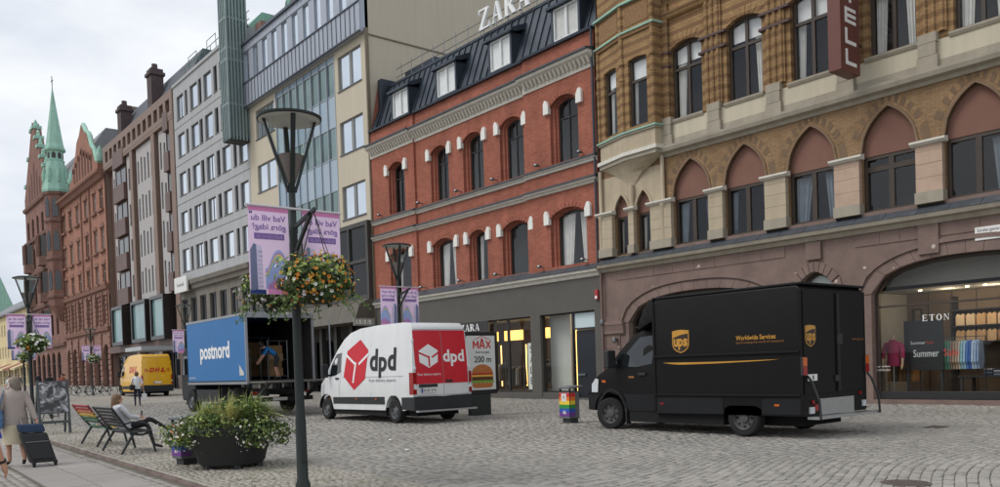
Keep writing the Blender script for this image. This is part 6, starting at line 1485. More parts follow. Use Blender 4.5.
# ---------------------------------------------------------------- blue box truck with its rear open
def blue_truck():
    X0, X1, Y, L_ = 11.56, 14.2, 28.5, 6.15; zf, zt = 1.31, 3.68
    V = thing('blue_box_truck', ((X0+X1)/2, Y, .02), 'blue box truck with white lettering and open rear door', 'truck')
    mbl = mat('blue_paint', (10, 104, 166), rough=.45, var=.06, scale=1); mfr = mat('alu_frame', (150, 154, 158), rough=.4, metal=.6, var=.1); min_ = mat('box_interior', (40, 38, 36), rough=.8, var=.1); mdk = mat('truck_dark', (36, 36, 38), rough=.7, var=.1)
    b = MB(); b.box(X0, X0+.05, Y, Y+L_, zf, zt); b.build('side_panel', mbl, V, bevel=.01)
    b = MB(); b.box(X1-.05, X1, Y, Y+L_, zf, zt); b.build('side_panel', mbl, V, bevel=.01)
    b = MB(); b.box(X0, X1, Y+L_-.05, Y+L_, zf, zt); b.build('front_panel', mbl, V)
    b = MB(); b.box(X0, X1, Y, Y+L_, zt, zt+.06); b.build('roof', mbl, V)
    b = MB(); b.box(X0, X1, Y, Y+L_, zf-.14, zf); b.build('cargo_floor', min_, V)
    b = MB(); b.box(X0+.05, X0+.06, Y+.05, Y+L_, zf, zt); b.box(X1-.06, X1-.05, Y+.05, Y+L_, zf, zt); b.box(X0, X1, Y+L_-.06, Y+L_-.052, zf, zt); b.build('lining', min_, V)
    for a in ((X0-.012, X0+.08, zf-.14, zt+.06), (X1-.08, X1+.012, zf-.14, zt+.06)):
        b = MB(); b.box(a[0], a[1], Y-.06, Y+.02, a[2], a[3]); b.build('door_frame', mfr, V, bevel=.01)
    b = MB(); b.box(X0, X1, Y-.05, Y+.05, zt-.12, zt+.08); b.build('door_frame', mfr, V, bevel=.01)
    for z in (zf-.1, zt+.0): b = MB(); b.box(X0-.012, X0+.0, Y, Y+L_, z-.03, z+.06); b.build('edge_rail', mfr, V)
    # tail lift platform, lowered level with the floor, and uprights
    b = MB(); b.box(X0+.05, X1+.5, Y-1.5, Y-.07, zf-.1, zf-.04); b.build('tail_lift', mat('lift_plate', (110, 108, 102), rough=.5, metal=.4, var=.15), V, bevel=.01)
    for x in (X0+.35, X1-.35): b = MB(); b.bar((x, Y-.05, .7), (x, Y-1.2, zf-.1), .08, .1); b.build('lift_arm', mdk, V)
    b = MB(); b.tube([(X1+.48, Y-.4, zf-.05), (X1+.48, Y-.4, 3.4)], .03, 8); b.build('lift_post', mfr, V, smooth=40)
    # chassis, wheels, bumper, lights
    for x in (X0+.75, X1-.85): b = MB(); b.box(x, x+.12, Y+.1, Y+8.0, .72, .95); b.build('chassis_rail', mdk, V)
    b = MB(); b.box(X0+.1, X1-.1, Y-.02, Y+.1, .52, .68); b.build('underrun_bar', mdk, V, bevel=.02)
    for x in (X0+.18, X1-.38): b = MB(); b.box(x, x+.22, Y-.04, Y+.03, .78, .9); b.build('tail_lamp', M_REDL, V, bevel=.01)
    b = MB(); b.box(X0+.95, X0+1.5, Y-.05, Y-.03, .55, .66); b.build('number_plate', M_PLATE, V)
    for y, r in ((Y+1.9, .48), (Y+6.2, .48)):
        for sg, x in ((-1, X0+.25), (1, X1-.25)): wheel(V, x, y, r+.04, r, .3, sg, M_RIM)
    for y in (Y+1.2, Y+2.6): b = MB(); b.box(X0+.05, X0+.45, y-.02, y+.02, .3, 1.05); b.build('mud_flap', mdk, V)
    b = MB(); b.box(X0+.04, X0+.1, Y+2.9, Y+5.3, .5, .98); b.build('side_guard', mdk, V, bevel=.01)
    cab = MB(); pr = [(Y+L_+.12, .55), (Y+L_+1.75, .5), (Y+L_+1.85, .9), (Y+L_+1.8, 1.6), (Y+L_+1.6, 2.5), (Y+L_+1.2, 2.75), (Y+L_+.12, 2.8)]
    cab.prism(pr, 'x', X0+.32, X1-.32); co = cab.build('cab', mdk, V, bevel=.06)
    for sg, x in ((-1, X0+.315), (1, X1-.315)):
        b = MB(); b.poly([(x, Y+L_+.5, 1.6), (x, Y+L_+1.6, 1.6), (x, Y+L_+1.45, 2.4), (x, Y+L_+.5, 2.4)]); b.build('cab_window', M_AUTOG, co, recalc=False)
        b = MB(); b.box(x-.28 if sg < 0 else x+.1, x-.1 if sg < 0 else x+.28, Y+L_+1.55, Y+L_+1.7, 1.6, 2.3); b.build('mirror', M_BLKP, co, bevel=.03)
    fn = lambda u, v: (X0-.006, Y+u, v)
    stext('postnord', 4.6, 1.5, 1.98, 2.8, mwh, V, fn, offset=.03)
    b = MB(); b.poly([fn(u, v) for u, v in ((.62, 1.5), (.22, 1.5), (.22, 1.62), (.38, 1.72), (.62, 1.9))]); b.build('small_emblem', mat('emblem_pale', (196, 196, 190), var=.05), V, recalc=False)
    stext('postnord.se', 5.95, 5.2, 1.4, 1.5, mwh, V, fn)
    # load
    for i, (x, y, w_, h) in enumerate(((X0+.6, Y+2.4, .8, 1.2), (X1-.7, Y+2.0, .8, 1.5), (X1-.8, Y+3.6, .9, 1.7), (X0+.7, Y+4.2, .9, 1.6))):
        K = thing('roll_cage', (x, y, zf), ('wire roll cage with parcels behind the worker in the blue truck', 'tall roll cage of parcels by the right wall of the blue truck', 'tallest roll cage deep inside the blue truck', 'roll cage at the far left end of the blue truck')[i], 'cage')
        b = MB()
        for dx in (-w_/2, w_/2):
            for dy in (-.35, .35): b.tube([(x+dx, y+dy, zf), (x+dx, y+dy, zf+h)], .018, 6)
        for z in (.12, h*.5, h-.02):
            b.tube([(x-w_/2, y-.35, zf+z), (x+w_/2, y-.35, zf+z)], .014, 6); b.tube([(x-w_/2, y-.35, zf+z), (x-w_/2, y+.35, zf+z)], .014, 6); b.tube([(x+w_/2, y-.35, zf+z), (x+w_/2, y+.35, zf+z)], .014, 6)
        b.build('cage_frame', mfr, K, kind='stuff')
        z = .14; k = 0
        while z < h-.25:
            hh = random.uniform(.2, .34); q = MB(); q.box(x-w_*.42, x+w_*random.uniform(.2, .42), y-.3, y+.3, zf+z, zf+z+hh-.01); q.build('parcel', mat('cardboard_%d' % (k % 3), ((150, 118, 80), (132, 104, 72), (168, 140, 104))[k % 3], rough=.9, var=.12), K); z += hh; k += 1
blue_truck()

# ============================================================ CLOTHES SHOP IN THE ARCH (right)
def arch_shop():
    G = GOTHIC; X0 = FX+.5
    mw_ = mat('shop_wall_brown', (120, 104, 88), rough=.85, var=.1, scale=1); mfl = mat('oak_floor', (128, 104, 80), rough=.45, var=.15, scale=2); mcl = mat('grey_ceiling', (150, 146, 138), rough=.9, var=.05)
    b = MB(); b.box(X0, FX+4.0, 6.2, 13.2, -.05, .12); b.build('shop_floor', mfl, G)
    b = MB(); b.box(FX+3.95, FX+4.05, 6.2, 13.2, .12, 4.6); b.build('shop_back_wall', mw_, G)
    b = MB(); b.box(X0, FX+4, 13.12, 13.22, .12, 4.6); b.build('shop_side_wall', mcl, G)
    b = MB(); b.box(X0, FX+4, 6.1, 6.2, .12, 4.6); b.build('shop_side_wall', mcl, G)
    b = MB(); b.box(FX+1.2, FX+4, 6.2, 13.12, 3.5, 3.6); b.box(X0, FX+1.25, 6.2, 13.12, 4.45, 4.55); b.box(FX+1.2, FX+1.28, 6.2, 13.12, 3.5, 4.45); b.build('shop_ceiling', mcl, G)
    for i in range(9): b = MB(); b.box(FX+3.93, FX+3.95, 6.4+i*.75, 6.42+i*.75, .12, 3.5); b.build('wall_board_joint', mat('joint_dark', (70, 60, 52), var=0), G)
    spot = mat('spot_glow', (255, 226, 170), var=0, emit=(255, 220, 160), es=14.)
    for i, (x, y) in enumerate(((FX+2.2, 11.9), (FX+2.2, 10.5), (FX+2.2, 10.0), (FX+2.2, 8.6), (FX+2.2, 7.4))):
        q = MB(); q.lathe([(.05, -.03), (.05, .0)], (x, y, 3.5), 12); q.build('ceiling_spot', spot, G)
    for y in (11.2, 9.9, 8.2):
        ld = bpy.data.lights.new('shop_lamp', 'POINT'); ld.energy = 22; ld.color = (1, .8, .55); ld.shadow_soft_size = .15
        lo = bpy.data.objects.new('shop_lamp', ld); col.objects.link(lo); lo.parent = G; lo.location = Vector((FX+2.6, y, 3.3))-OFF[G.name]
    b = MB(); b.box(FX+.28, FX+.44, 6.97, 12.4, .13, .36); b.build('stall_riser', M_BLKP, G, bevel=.01)
    # lettering on the glass
    S_ = thing('shop_window_lettering', (FX+.35, 10.6, 2.4), 'white ETON name lettered on the arched shop window', 'sign')
    put_serif('ETON', lambda u, v, e: (FX+.29-e, 11.02-u, v), 0, .76, 2.44, 2.62, mat('letter_white', (238, 238, 236)), S_, gap=.3)
    for z, s_ in ((1.09, 'Shop online'), (.99, 'etonshirts.com')):
        b = MB(); text(b, s_, lambda u, v: (FX+.29, 12.5-u, v), 0, .5, z, z+.07); b.build('lettering', MATS['letter_white'], S_, recalc=False)
    # black sale board
    Bd = thing('sale_board', (26, 11.4, .12), 'black Summer Sale board standing behind the shop glass', 'board')
    b = MB(); b.box(26.0, 26.05, 10.82, 11.98, .98, 2.5); b.build('board', mat('board_black', (26, 26, 28), rough=.5, var=.1), Bd); b = MB()
    for y in (10.9, 11.9): b.box(26.05, 26.09, y-.03, y+.03, .12, 1.0)
    b.build('board_legs', M_BLKP, Bd, kind='stuff')
    mr = mat('sale_red', (190, 50, 48), rough=.6, var=0)
    def sg(s_, y0, y1, z0, z1, m_): 
        b = MB(); text(b, s_, lambda u, v: (25.995, y0-u, v), 0, y0-y1, z0, z1); b.build('lettering', m_, Bd, recalc=False)
    sg('Summer', 11.78, 11.34, 1.77, 1.87, MATS['letter_white']); sg('Sale', 11.31, 11.1, 1.77, 1.87, mr); sg('Summer', 11.7, 10.95, 1.38, 1.6, MATS['letter_white'])
    q = thing('sale_word', (FX+.3, 10.5, 1.3), 'red Sale word on the shop window before the hanging shirts', 'sign'); b = MB(); text(b, 'Sale', lambda u, v: (FX+.29, 10.43-u, v), 0, .4, 1.40, 1.6); b.build('lettering', mr, q, recalc=False)
    # mannequin torso with a magenta shirt
    M = thing('shirt_mannequin', (25.8, 12.22, .12), 'headless mannequin wearing a magenta shirt in the shop window', 'mannequin')
    msh = mat('magenta_shirt', (150, 28, 72), rough=.85, var=.12, scale=6); msk = mat('mannequin_skin', (190, 160, 132), rough=.6, var=.05)
    b = MB(); n = 18
    prof = [(1.12, .2, .13), (1.2, .21, .135), (1.4, .19, .125), (1.6, .205, .13), (1.74, .225, .13), (1.84, .2, .115), (1.9, .1, .08), (1.93, .06, .06)]
    b.add([(25.8+rx*math.sin(2*math.pi*j/n), 12.22+ry*math.cos(2*math.pi*j/n), z) for z, ry, rx in prof for j in range(n)], [(i*n+j, i*n+(j+1) % n, (i+1)*n+(j+1) % n, (i+1)*n+j) for i in range(len(prof)-1) for j in range(n)]); b.build('shirt', msh, M, smooth=60)
    for s_ in (-1, 1):
        b = MB(); b.tube([(25.8, 12.22+s_*.19, 1.84), (25.8, 12.22+s_*.27, 1.7), (25.77, 12.22+s_*.31, 1.45), (25.74, 12.22+s_*.31, 1.36)], [.07, .075, .065, .06], 10); b.build('sleeve', msh, M, smooth=60)
        b = MB(); b.tube([(25.74, 12.22+s_*.31, 1.38), (25.72, 12.22+s_*.31, 1.2), (25.7, 12.22+s_*.3, 1.1), (25.7, 12.22+s_*.29, 1.02)], [.045, .035, .04, .02], 8); b.build('arm', msk, M, smooth=60)
    b = MB(); b.tube([(25.8, 12.22, 1.9), (25.8, 12.22, 2.08)], [.06, .055], 10); b.build('neck', msk, M, smooth=60)
    b = MB(); b.tube([(25.8, 12.22, .14), (25.8, 12.22, 1.15)], .018, 8); b.lathe([(.18, 0), (.18, .02)], (25.8, 12.22, .125), 16); b.build('stand', M_CHROME, M, smooth=30)
    for s_ in (-1, 1): b = MB(); b.prism([(12.22, 1.78), (12.22+s_*.1, 1.9), (12.22+s_*.06, 1.97), (12.22, 1.88)], 'x', 25.7, 25.72); b.build('collar', msh, M)
    # wall shelves with lit shirts
    lit = [mat('folded_shirt_%d' % i, c, rough=.9, var=.1, scale=8) for i, c in enumerate(((206, 172, 132), (196, 160, 120), (214, 190, 160), (180, 140, 100)))]
    W_ = thing('wall_shelving', (FX+3.7, 10, .12), 'dark wall shelving with lit folded shirts at the back of the shop', 'shelving')
    md = mat('shelf_dark', (44, 40, 38), rough=.6, var=.1)
    for z in (1.78, 2.3, 2.82): b = MB(); b.box(FX+3.4, FX+3.94, 7.2, 11.5, z, z+.04); b.build('shelf', md, W_)
    for y in (7.2, 8.6, 10.0, 11.46): b = MB(); b.box(FX+3.4, FX+3.94, y, y+.04, .12, 3.3); b.build('upright', md, W_)
    for z in (1.82, 2.34):
        y = 7.35
        while y < 11.3:
            q = MB(); yy = y+.15
            q.prism([(yy-.13, z), (yy+.13, z), (yy+.13, z+.3), (yy+.07, z+.38), (yy+.03, z+.33), (yy-.03, z+.33), (yy-.07, z+.38), (yy-.13, z+.3)], 'x', FX+3.42, FX+3.6); o = q.build('shirt', random.choice(lit), W_, bevel=.01); y += .31
    # rack of shirts
    K = thing('shirt_rack', (26.4, 10.4, .12), 'rack of green, beige and blue shirts hanging in the shop window', 'rack')
    b = MB(); b.tube([(26.4, 11.0, .14), (26.4, 11.0, 1.95), (26.4, 9.8, 1.95), (26.4, 9.8, .14)], .018, 8); b.build('frame', M_BLKP, K)
    cs = [(96, 160, 130), (110, 170, 140), (120, 166, 150), (150, 130, 112), (164, 140, 118), (176, 150, 128), (190, 180, 165), (150, 190, 200), (170, 200, 220), (90, 130, 190), (70, 110, 180), (190, 205, 225), (170, 190, 215), (140, 160, 190)]
    for i, c in enumerate(cs):
        y = 10.92-i*.075; q = MB(); w_ = .24
        q.prism([(26.4-w_*.75, 1.76), (26.4-.06, 1.84), (26.4+.06, 1.84), (26.4+w_*.75, 1.76), (26.4+w_, 1.2), (26.4+w_*.7, 1.1), (26.4+w_*.62, .98), (26.4-w_*.62, .98), (26.4-w_*.7, 1.1), (26.4-w_, 1.2)], 'y', y-.028, y+.028); q.build('shirt', mat('rack_shirt_%d' % i, c, rough=.9, var=.12, scale=9), K, bevel=.012)
        q = MB(); q.tube([(26.4, y, 1.84), (26.4, y, 1.97)], .006, 5); q.build('hanger', M_CHROME, K)
    T = thing('display_table', (26.9, 9.0, .12), 'dark display table stacked with folded clothes in the shop', 'table')
    b = MB(); b.box(26.4, 27.4, 8.2, 10.6, .72, .78); b.build('table_top', md, T, bevel=.01)
    for x in (26.46, 27.34):
        for y in (8.3, 10.5): b = MB(); b.box(x-.04, x+.04, y-.04, y+.04, .12, .72); b.build('leg', md, T)
    for k in range(6):
        for j in range(4): q = MB(); y = 8.35+k*.27; q.box(26.55, 26.85, y, y+.23, .785+j*.05, .83+j*.05); q.build('folded_shirt', mat('fold_%d' % ((k*4+j) % 5), ((60, 66, 84), (120, 130, 150), (90, 84, 80), (170, 170, 175), (40, 44, 60))[(k*4+j) % 5], rough=.9, var=.1), T, bevel=.015)
    H = thing('hanging_jackets', (26.9, 12.4, .12), 'ochre jackets hanging behind the mannequin', 'clothes')
    b = MB(); b.tube([(26.9, 12.9, .14), (26.9, 12.9, 1.4), (26.9, 11.9, 1.4), (26.9, 11.9, .14)], .016, 8); b.build('frame', M_BLKP, H)
    for i in range(7): y = 12.8-i*.12; q = MB(); q.prism([(26.72, 1.28), (26.9, 1.36), (27.08, 1.28), (27.14, .6), (26.66, .6)], 'y', y-.045, y+.045); q.build('jacket', mat('ochre_%d' % (i % 3), ((150, 104, 36), (128, 92, 44), (96, 72, 48))[i % 3], rough=.9, var=.15, scale=8), H, bevel=.02)
    F_ = thing('framed_picture', (FX+3.9, 12.7, 2.4), 'tall framed picture on the back wall of the shop', 'picture')
    b = MB(); b.box(FX+3.86, FX+3.92, 12.6, 12.86, 2.35, 3.0); b.build('frame', md, F_); b = MB(); b.box(FX+3.85, FX+3.86, 12.64, 12.82, 2.4, 2.95); b.build('print', mat('print_grey', (120, 112, 100), var=.3, scale=6), F_)
arch_shop()

# ============================================================ PLANTS
LEAF = [mat('leaf_dark', (58, 76, 36), rough=.7, var=.2, scale=9), mat('leaf_mid', (92, 114, 54), rough=.7, var=.2, scale=9), mat('leaf_light', (158, 172, 96), rough=.7, var=.2, scale=9)]
M_ORG = mat('orange_petal', (222, 138, 40), rough=.7, var=.15, scale=12); M_WHT = mat('white_petal', (226, 224, 222), rough=.7, var=.05); M_YEL = mat('yellow_petal', (230, 176, 56), rough=.7, var=.1); M_EYE = mat('flower_eye', (90, 70, 40), rough=.8, var=.1)
def leaves(rnd, c, rx, ry, rz, n, size, lo=-1., shell=.55):
    b = MB()
    for _ in range(n):
        while True:
            v = Vector((rnd.uniform(-1, 1), rnd.uniform(-1, 1), rnd.uniform(lo, 1)))
            if shell < v.length < 1: break
        lump = 1+.16*math.sin(v.x*5+c[0]*7)*math.cos(v.y*4.3+c[1]*3)+.1*math.sin(v.z*9+v.x*4)
        p = Vector((c[0]+v.x*rx*lump, c[1]+v.y*ry*lump, c[2]+v.z*rz*lump)); s_ = size*rnd.uniform(.6, 1.5)
        nrm = (v+Vector((rnd.uniform(-.9, .9), rnd.uniform(-.9, .9), rnd.uniform(-.4, 1)))).normalized(); t = nrm.orthogonal().normalized(); t.rotate(Matrix.Rotation(rnd.uniform(0, 6.28), 3, nrm)); u = nrm.cross(t)
        b.add([p-t*s_*.5, p+u*s_*.28+nrm*s_*.08, p+t*s_*.6-nrm*s_*.1, p-u*s_*.28+nrm*s_*.08], [(0, 1, 2, 3)])
    return b
def blossoms(rnd, c, rx, ry, rz, n, size, lo=-.9):
    b = MB(); e = MB()
    for _ in range(n):
        while True:
            v = Vector((rnd.uniform(-1, 1), rnd.uniform(-1, 1), rnd.uniform(lo, 1)))
            if .86 < v.length < 1.04: break
        lump = 1.02+.16*math.sin(v.x*5+c[0]*7)*math.cos(v.y*4.3+c[1]*3)+.1*math.sin(v.z*9+v.x*4)
        p = Vector((c[0]+v.x*rx*lump, c[1]+v.y*ry*lump, c[2]+v.z*rz*lump)); nrm = (v+Vector((rnd.uniform(-.5, .5), rnd.uniform(-.5, .5), rnd.uniform(-.2, .5)))).normalized(); t = nrm.orthogonal().normalized(); u = nrm.cross(t); s_ = size*rnd.uniform(.7, 1.25); k = 10
        ring_ = [p+(t*math.cos(2*math.pi*i/k)+u*math.sin(2*math.pi*i/k))*s_*(1 if i % 2 else .72)+nrm*s_*.25 for i in range(k)]
        b.add([p-nrm*s_*.2]+ring_, [(0, i+1, (i+1) % k+1) for i in range(k)])
        e.add([p+nrm*s_*.06+(t*math.cos(2*math.pi*i/5)+u*math.sin(2*math.pi*i/5))*s_*.3 for i in range(5)], [tuple(range(5))])
    return b, e

# ============================================================ LAMP POSTS WITH BANNERS AND FLOWER BASKETS
M_POST = mat('post_green_black', (26, 34, 31), rough=.5, var=.15, scale=4, obj=True)
LILAC = mat('banner_lilac', (242, 216, 244), rough=.8, var=.03); PURP = mat('banner_purple', (138, 110, 174), rough=.8, var=.02); PALE = mat('banner_pale_blue', (178, 206, 238), rough=.8, var=.02); PINK = mat('banner_pink', (244, 184, 218), rough=.8, var=.02); TWR = mat('banner_tower_grey', (226, 230, 240), rough=.8, var=.02); TWD = mat('banner_tower_dark', (120, 128, 160), rough=.8, var=.02); NAVY = mat('banner_navy', (44, 66, 130), rough=.8, var=.02); GRN = mat('banner_green', (150, 200, 150), rough=.8, var=.02); YELB = mat('banner_yellow', (240, 214, 150), rough=.8, var=.02); BTOP = mat('banner_top', (226, 160, 196), rough=.8, var=.02)
for m_ in (LILAC, PALE, PINK, TWR, BTOP):          # thin cloth lets daylight through
    t = m_.node_tree; bs = t.nodes['Principled BSDF']; tl = t.nodes.new('ShaderNodeBsdfTranslucent'); ms = t.nodes.new('ShaderNodeMixShader'); ms.inputs[0].default_value = .6
    lk = bs.inputs['Base Color'].links[0].from_socket; t.links.new(lk, tl.inputs['Color']); t.links.new(bs.outputs[0], ms.inputs[1]); t.links.new(tl.outputs[0], ms.inputs[2]); t.links.new(ms.outputs[0], t.nodes['Material Output'].inputs[0])
def banner(parent, x0, x1, y, z0, z1, front):
    """printed cloth banner across the street; the print shows through mirrored on the back (front=False: camera sees the back)"""
    n = 10; b = MB(); W_, H_ = x1-x0, z1-z0
    def wob(u, v): return .018*math.sin(u*3.0+v*2.2)*(1-v)+.012*(1-v)
    vs = [(x0+W_*i/n, y+wob(i/n, j/n), z0+H_*j/n) for j in range(n+1) for i in range(n+1)]
    b.add(vs, [(j*(n+1)+i, j*(n+1)+i+1, (j+1)*(n+1)+i+1, (j+1)*(n+1)+i) for j in range(n) for i in range(n)])
    B_ = b.build('banner', LILAC, parent, smooth=60, recalc=False)
    def fn(off):
        def f(u, v):                            # u,v in 0..1 as printed, seen from the front
            uu = u if front else 1-u
            return (x0+W_*uu, y+wob(uu, v)-off, z0+H_*v)
        return f
    def P(pts, m_, off, nm):
        q = MB(); c_ = []
        for i in range(8):
            c = pts
            for ax, v, kl in ((0, i/8, False), (0, (i+1)/8, True)):
                if c: c = clip(c, ax, v, kl)
            if len(c) >= 3: q.poly([fn(off)(u, v) for u, v in c])
        q.build(nm, m_, B_, recalc=False)
    def T(s_, u0, u1, v0, v1, m_, off=.005, **k):
        q = MB(); text(q, s_, fn(off), u0, u1, v0, v1, **k); q.build('lettering', m_, B_, recalc=False)
    P([(0, .95), (1, .95), (1, 1), (0, 1)], BTOP, .004, 'top_band')
    T('Vad vill du', .07, .92, .84, .91, PURP, offset=.02); T('göra idag?', .07, .90, .72, .81, PURP, offset=.02)
    P([(.12, .63), (.86, .63), (.86, .70), (.12, .70)], PURP, .004, 'web_address_band'); T('kulimalmo.se', .18, .8, .645, .685, LILAC, .007)
    bl = [(.02+.58*t, .30+.22*math.sin(math.pi*min(1, t*1.15))**.8) for t in [i/12 for i in range(13)]]
    P([(.0, .06), (.6, .06)]+bl[::-1]+[(0, .3)], PALE, .004, 'blue_cloud')
    for k, (m_, dz) in enumerate(((PINK, .0), (YELB, -.022), (GRN, -.044))):
        up = [(u, v-.03+dz) for u, v in bl if u > .08]; P(up+[(u, v-.022) for u, v in up[::-1]], m_, .005+.0008*k, 'rainbow_band')
    P([(.0, .0), (.55, .0), (.55, .1), (.3, .2), (0, .16)], PINK, .0055, 'pink_hill')
    P([(.66, .02), (.98, .02), (.97, .5), (.88, .58), (.68, .55)], TWR, .0065, 'tower'); P([(.80, .02), (.98, .02), (.97, .5), (.88, .58), (.82, .56)], TWD, .0072, 'tower_shade')
    for k in range(9): P([(.67, .08+.05*k), (.80, .08+.05*k), (.80, .088+.05*k), (.67, .088+.05*k)], PURP, .0075, 'tower_floor')
    P([(.6, 0), (1, 0), (1, .05), (.6, .05)], NAVY, .0078, 'ground_band')
    for k in (0, 1): P([(.9+.04*k, .915), (.93+.04*k, .915), (.93+.04*k, .945), (.9+.04*k, .945)], NAVY, .006, 'mark')
def basket(parent, x, y, z, rnd, near, kind):
    b = MB(); b.lathe([(.12, -.3), (.26, -.16), (.33, .02), (.34, .05)], (x, y, z), 16); bo = b.build('flower_basket', mat('basket_moss', (48, 52, 34), rough=.95, var=.3, scale=10), parent, smooth=50)
    s_ = 1. if near else .32
    for i, m_ in enumerate(LEAF): leaves(rnd, (x, y, z-.02+.04*i), .45+.02*i, .45+.02*i, .31, int((900, 760, 360)[i]*s_), .062 if near else .12, shell=.5).build('foliage', m_, bo, recalc=False, kind='stuff')
    if near:                                    # trailing stems
        q = MB()
        for k in range(16):
            a = rnd.uniform(0, 6.28); r0 = rnd.uniform(.25, .48); L = rnd.uniform(.1, .3); p0 = Vector((x+r0*math.cos(a), y+r0*math.sin(a), z-.15)); d = Vector((math.cos(a), math.sin(a), 0))
            pts = [p0+d*.05*j-Vector((0, 0, L*j/4)) for j in range(5)]; q.tube(pts, .005, 4)
            for p in pts[1:]:
                for _ in range(3): t = Vector((rnd.uniform(-1, 1), rnd.uniform(-1, 1), rnd.uniform(-1, 1))).normalized()*.05; u = t.orthogonal().normalized()*.018; q.add([p, p+t*.5+u, p+t, p+t*.5-u], [(0, 1, 2, 3)])
        q.build('trailing_stems', LEAF[1], bo, recalc=False, kind='stuff')
    for m_, n in ((M_ORG, 140 if kind == 'orange' else 10), (M_YEL, 90 if kind == 'orange' else 6), (M_WHT, 60 if kind == 'orange' else 170)):
        fl, ey = blossoms(rnd, (x, y, z), .49, .49, .34, int(n*(1 if near else .4)), .024 if near else .05); fl.build('blossoms', m_, bo, recalc=False, kind='stuff')
        if near: ey.build('blossom_eyes', M_EYE, bo, recalc=False, kind='stuff')
    return bo
def lamp_post(x, y, label, near=False, front=False, baskets=(True, True), banners=(True, True), kinds=('orange', 'white'), seed=1):
    rnd = random.Random(seed); z0 = gz(y)
    R_ = thing('street_lamp', (x, y, z0), label, 'lamp', 'lamp posts with banners along the street')
    H = lambda z: z0+z
    b = MB(); b.lathe([(.1, 0), (.1, .05), (.075, .12), (.07, .9), (.06, 1.0), (.054, 3.4), (.06, 3.42), (.06, 3.5), (.045, 3.55), (.045, 4.05)], (x, y, z0), 20); b.build('post', M_POST, R_, smooth=35)
    b = MB(); b.box(x-.04, x+.04, y-.086, y-.05, H(.35), H(.75)); b.build('service_door', M_POST, R_, bevel=.01)
    for k in range(4):
        a = math.pi/4+k*math.pi/2+.5; b = MB(); b.bar((x+.045*math.cos(a), y+.045*math.sin(a), H(3.95)), (x+.335*math.cos(a), y+.335*math.sin(a), H(4.9)), .06, .035); b.build('lantern_arm', M_POST, R_)
    b = MB(); b.lathe([(.42, 4.9), (.425, 4.93), (.3, 4.97), (.02, 4.99)], (x, y, z0), 32); b.build('lantern_disc', M_POST, R_, smooth=40)
    b = MB(); b.lathe([(.40, 4.895), (.05, 4.9)], (x, y, z0), 32); b.build('reflector', mat('reflector_white', (206, 204, 198), rough=.6, var=.05), R_, smooth=40)
    b = MB(); b.lathe([(.3, 4.885), (.17, 4.42)], (x, y, z0), 32, cap=False); b.build('lantern_glass', M_GLASS2, R_, smooth=60, recalc=False)
    b = MB(); b.lathe([(.172, 4.43), (.05, 4.06)], (x, y, z0), 32); b.build('lamp_cone', mat('lamp_cone_grey', (112, 104, 98), rough=.5, var=.08), R_, smooth=40)
    # banner cross bar (across the street) and banners
    b = MB(); b.tube([(x-.68, y-.07, H(3.715)), (x+.68, y-.07, H(3.715))], .016, 8); b.build('banner_bar', mat('banner_rod', (206, 200, 206), rough=.4, var=.03), R_, smooth=40)
    if banners[0]: banner(R_, x-.65, x-.1, y-.07, H(2.58), H(3.70), front)
    if banners[1]: banner(R_, x+.1, x+.65, y-.07, H(2.58), H(3.70), front)
    for s_, on, kd in ((-1, baskets[0], kinds[0]), (1, baskets[1], kinds[1])):
        b = MB(); b.bar((x, y+s_*.05, H(3.15)), (x, y+s_*.54, H(3.6)), .035, .05); b.bar((x, y+s_*.05, H(3.48)), (x, y+s_*.64, H(3.62)), .035, .05); b.build('basket_arm', M_POST, R_)
        if on:
            yb, zb = y+s_*.60, H(2.72)
            q = MB()
            for k in range(4): a = .4+k*math.pi/2; q.tube([(x, yb, H(3.6)), (x+.3*math.cos(a), yb+.3*math.sin(a), zb+.1)], .006, 4)
            q.build('basket_chains', M_POST, R_, kind='stuff'); basket(R_, x, yb, zb, rnd, near, kd)
    return R_
lamp_post(4.75, 9.98, 'nearest street lamp with mirrored lilac banners and an orange flower basket beside the big planter', near=True, seed=3).scale = (.975, .975, .975)
lamp_post(15.25, 24.1, 'street lamp with lilac banners reading the right way behind the white van', front=True, baskets=(False, False), seed=4).scale = (1.17, 1.17, 1.17)
lamp_post(5.22, 31.0, 'street lamp with lilac banners and white flowers behind the picture easel', seed=5, kinds=('white', 'white'), baskets=(True, False))
lamp_post(15.3, 67.0, 'street lamp with banners and a basket among the parked bicycles', seed=6, baskets=(True, False), kinds=('white', 'white'))
lamp_post(13.9, 41.8, 'street lamp with one lilac banner at the front of the blue truck', seed=7, baskets=(False, False), banners=(True, False))
lamp_post(9.4, 58.0, 'street lamp with banners and basket down the street past the picture easel', seed=8, baskets=(True, False), kinds=('white', 'white'))

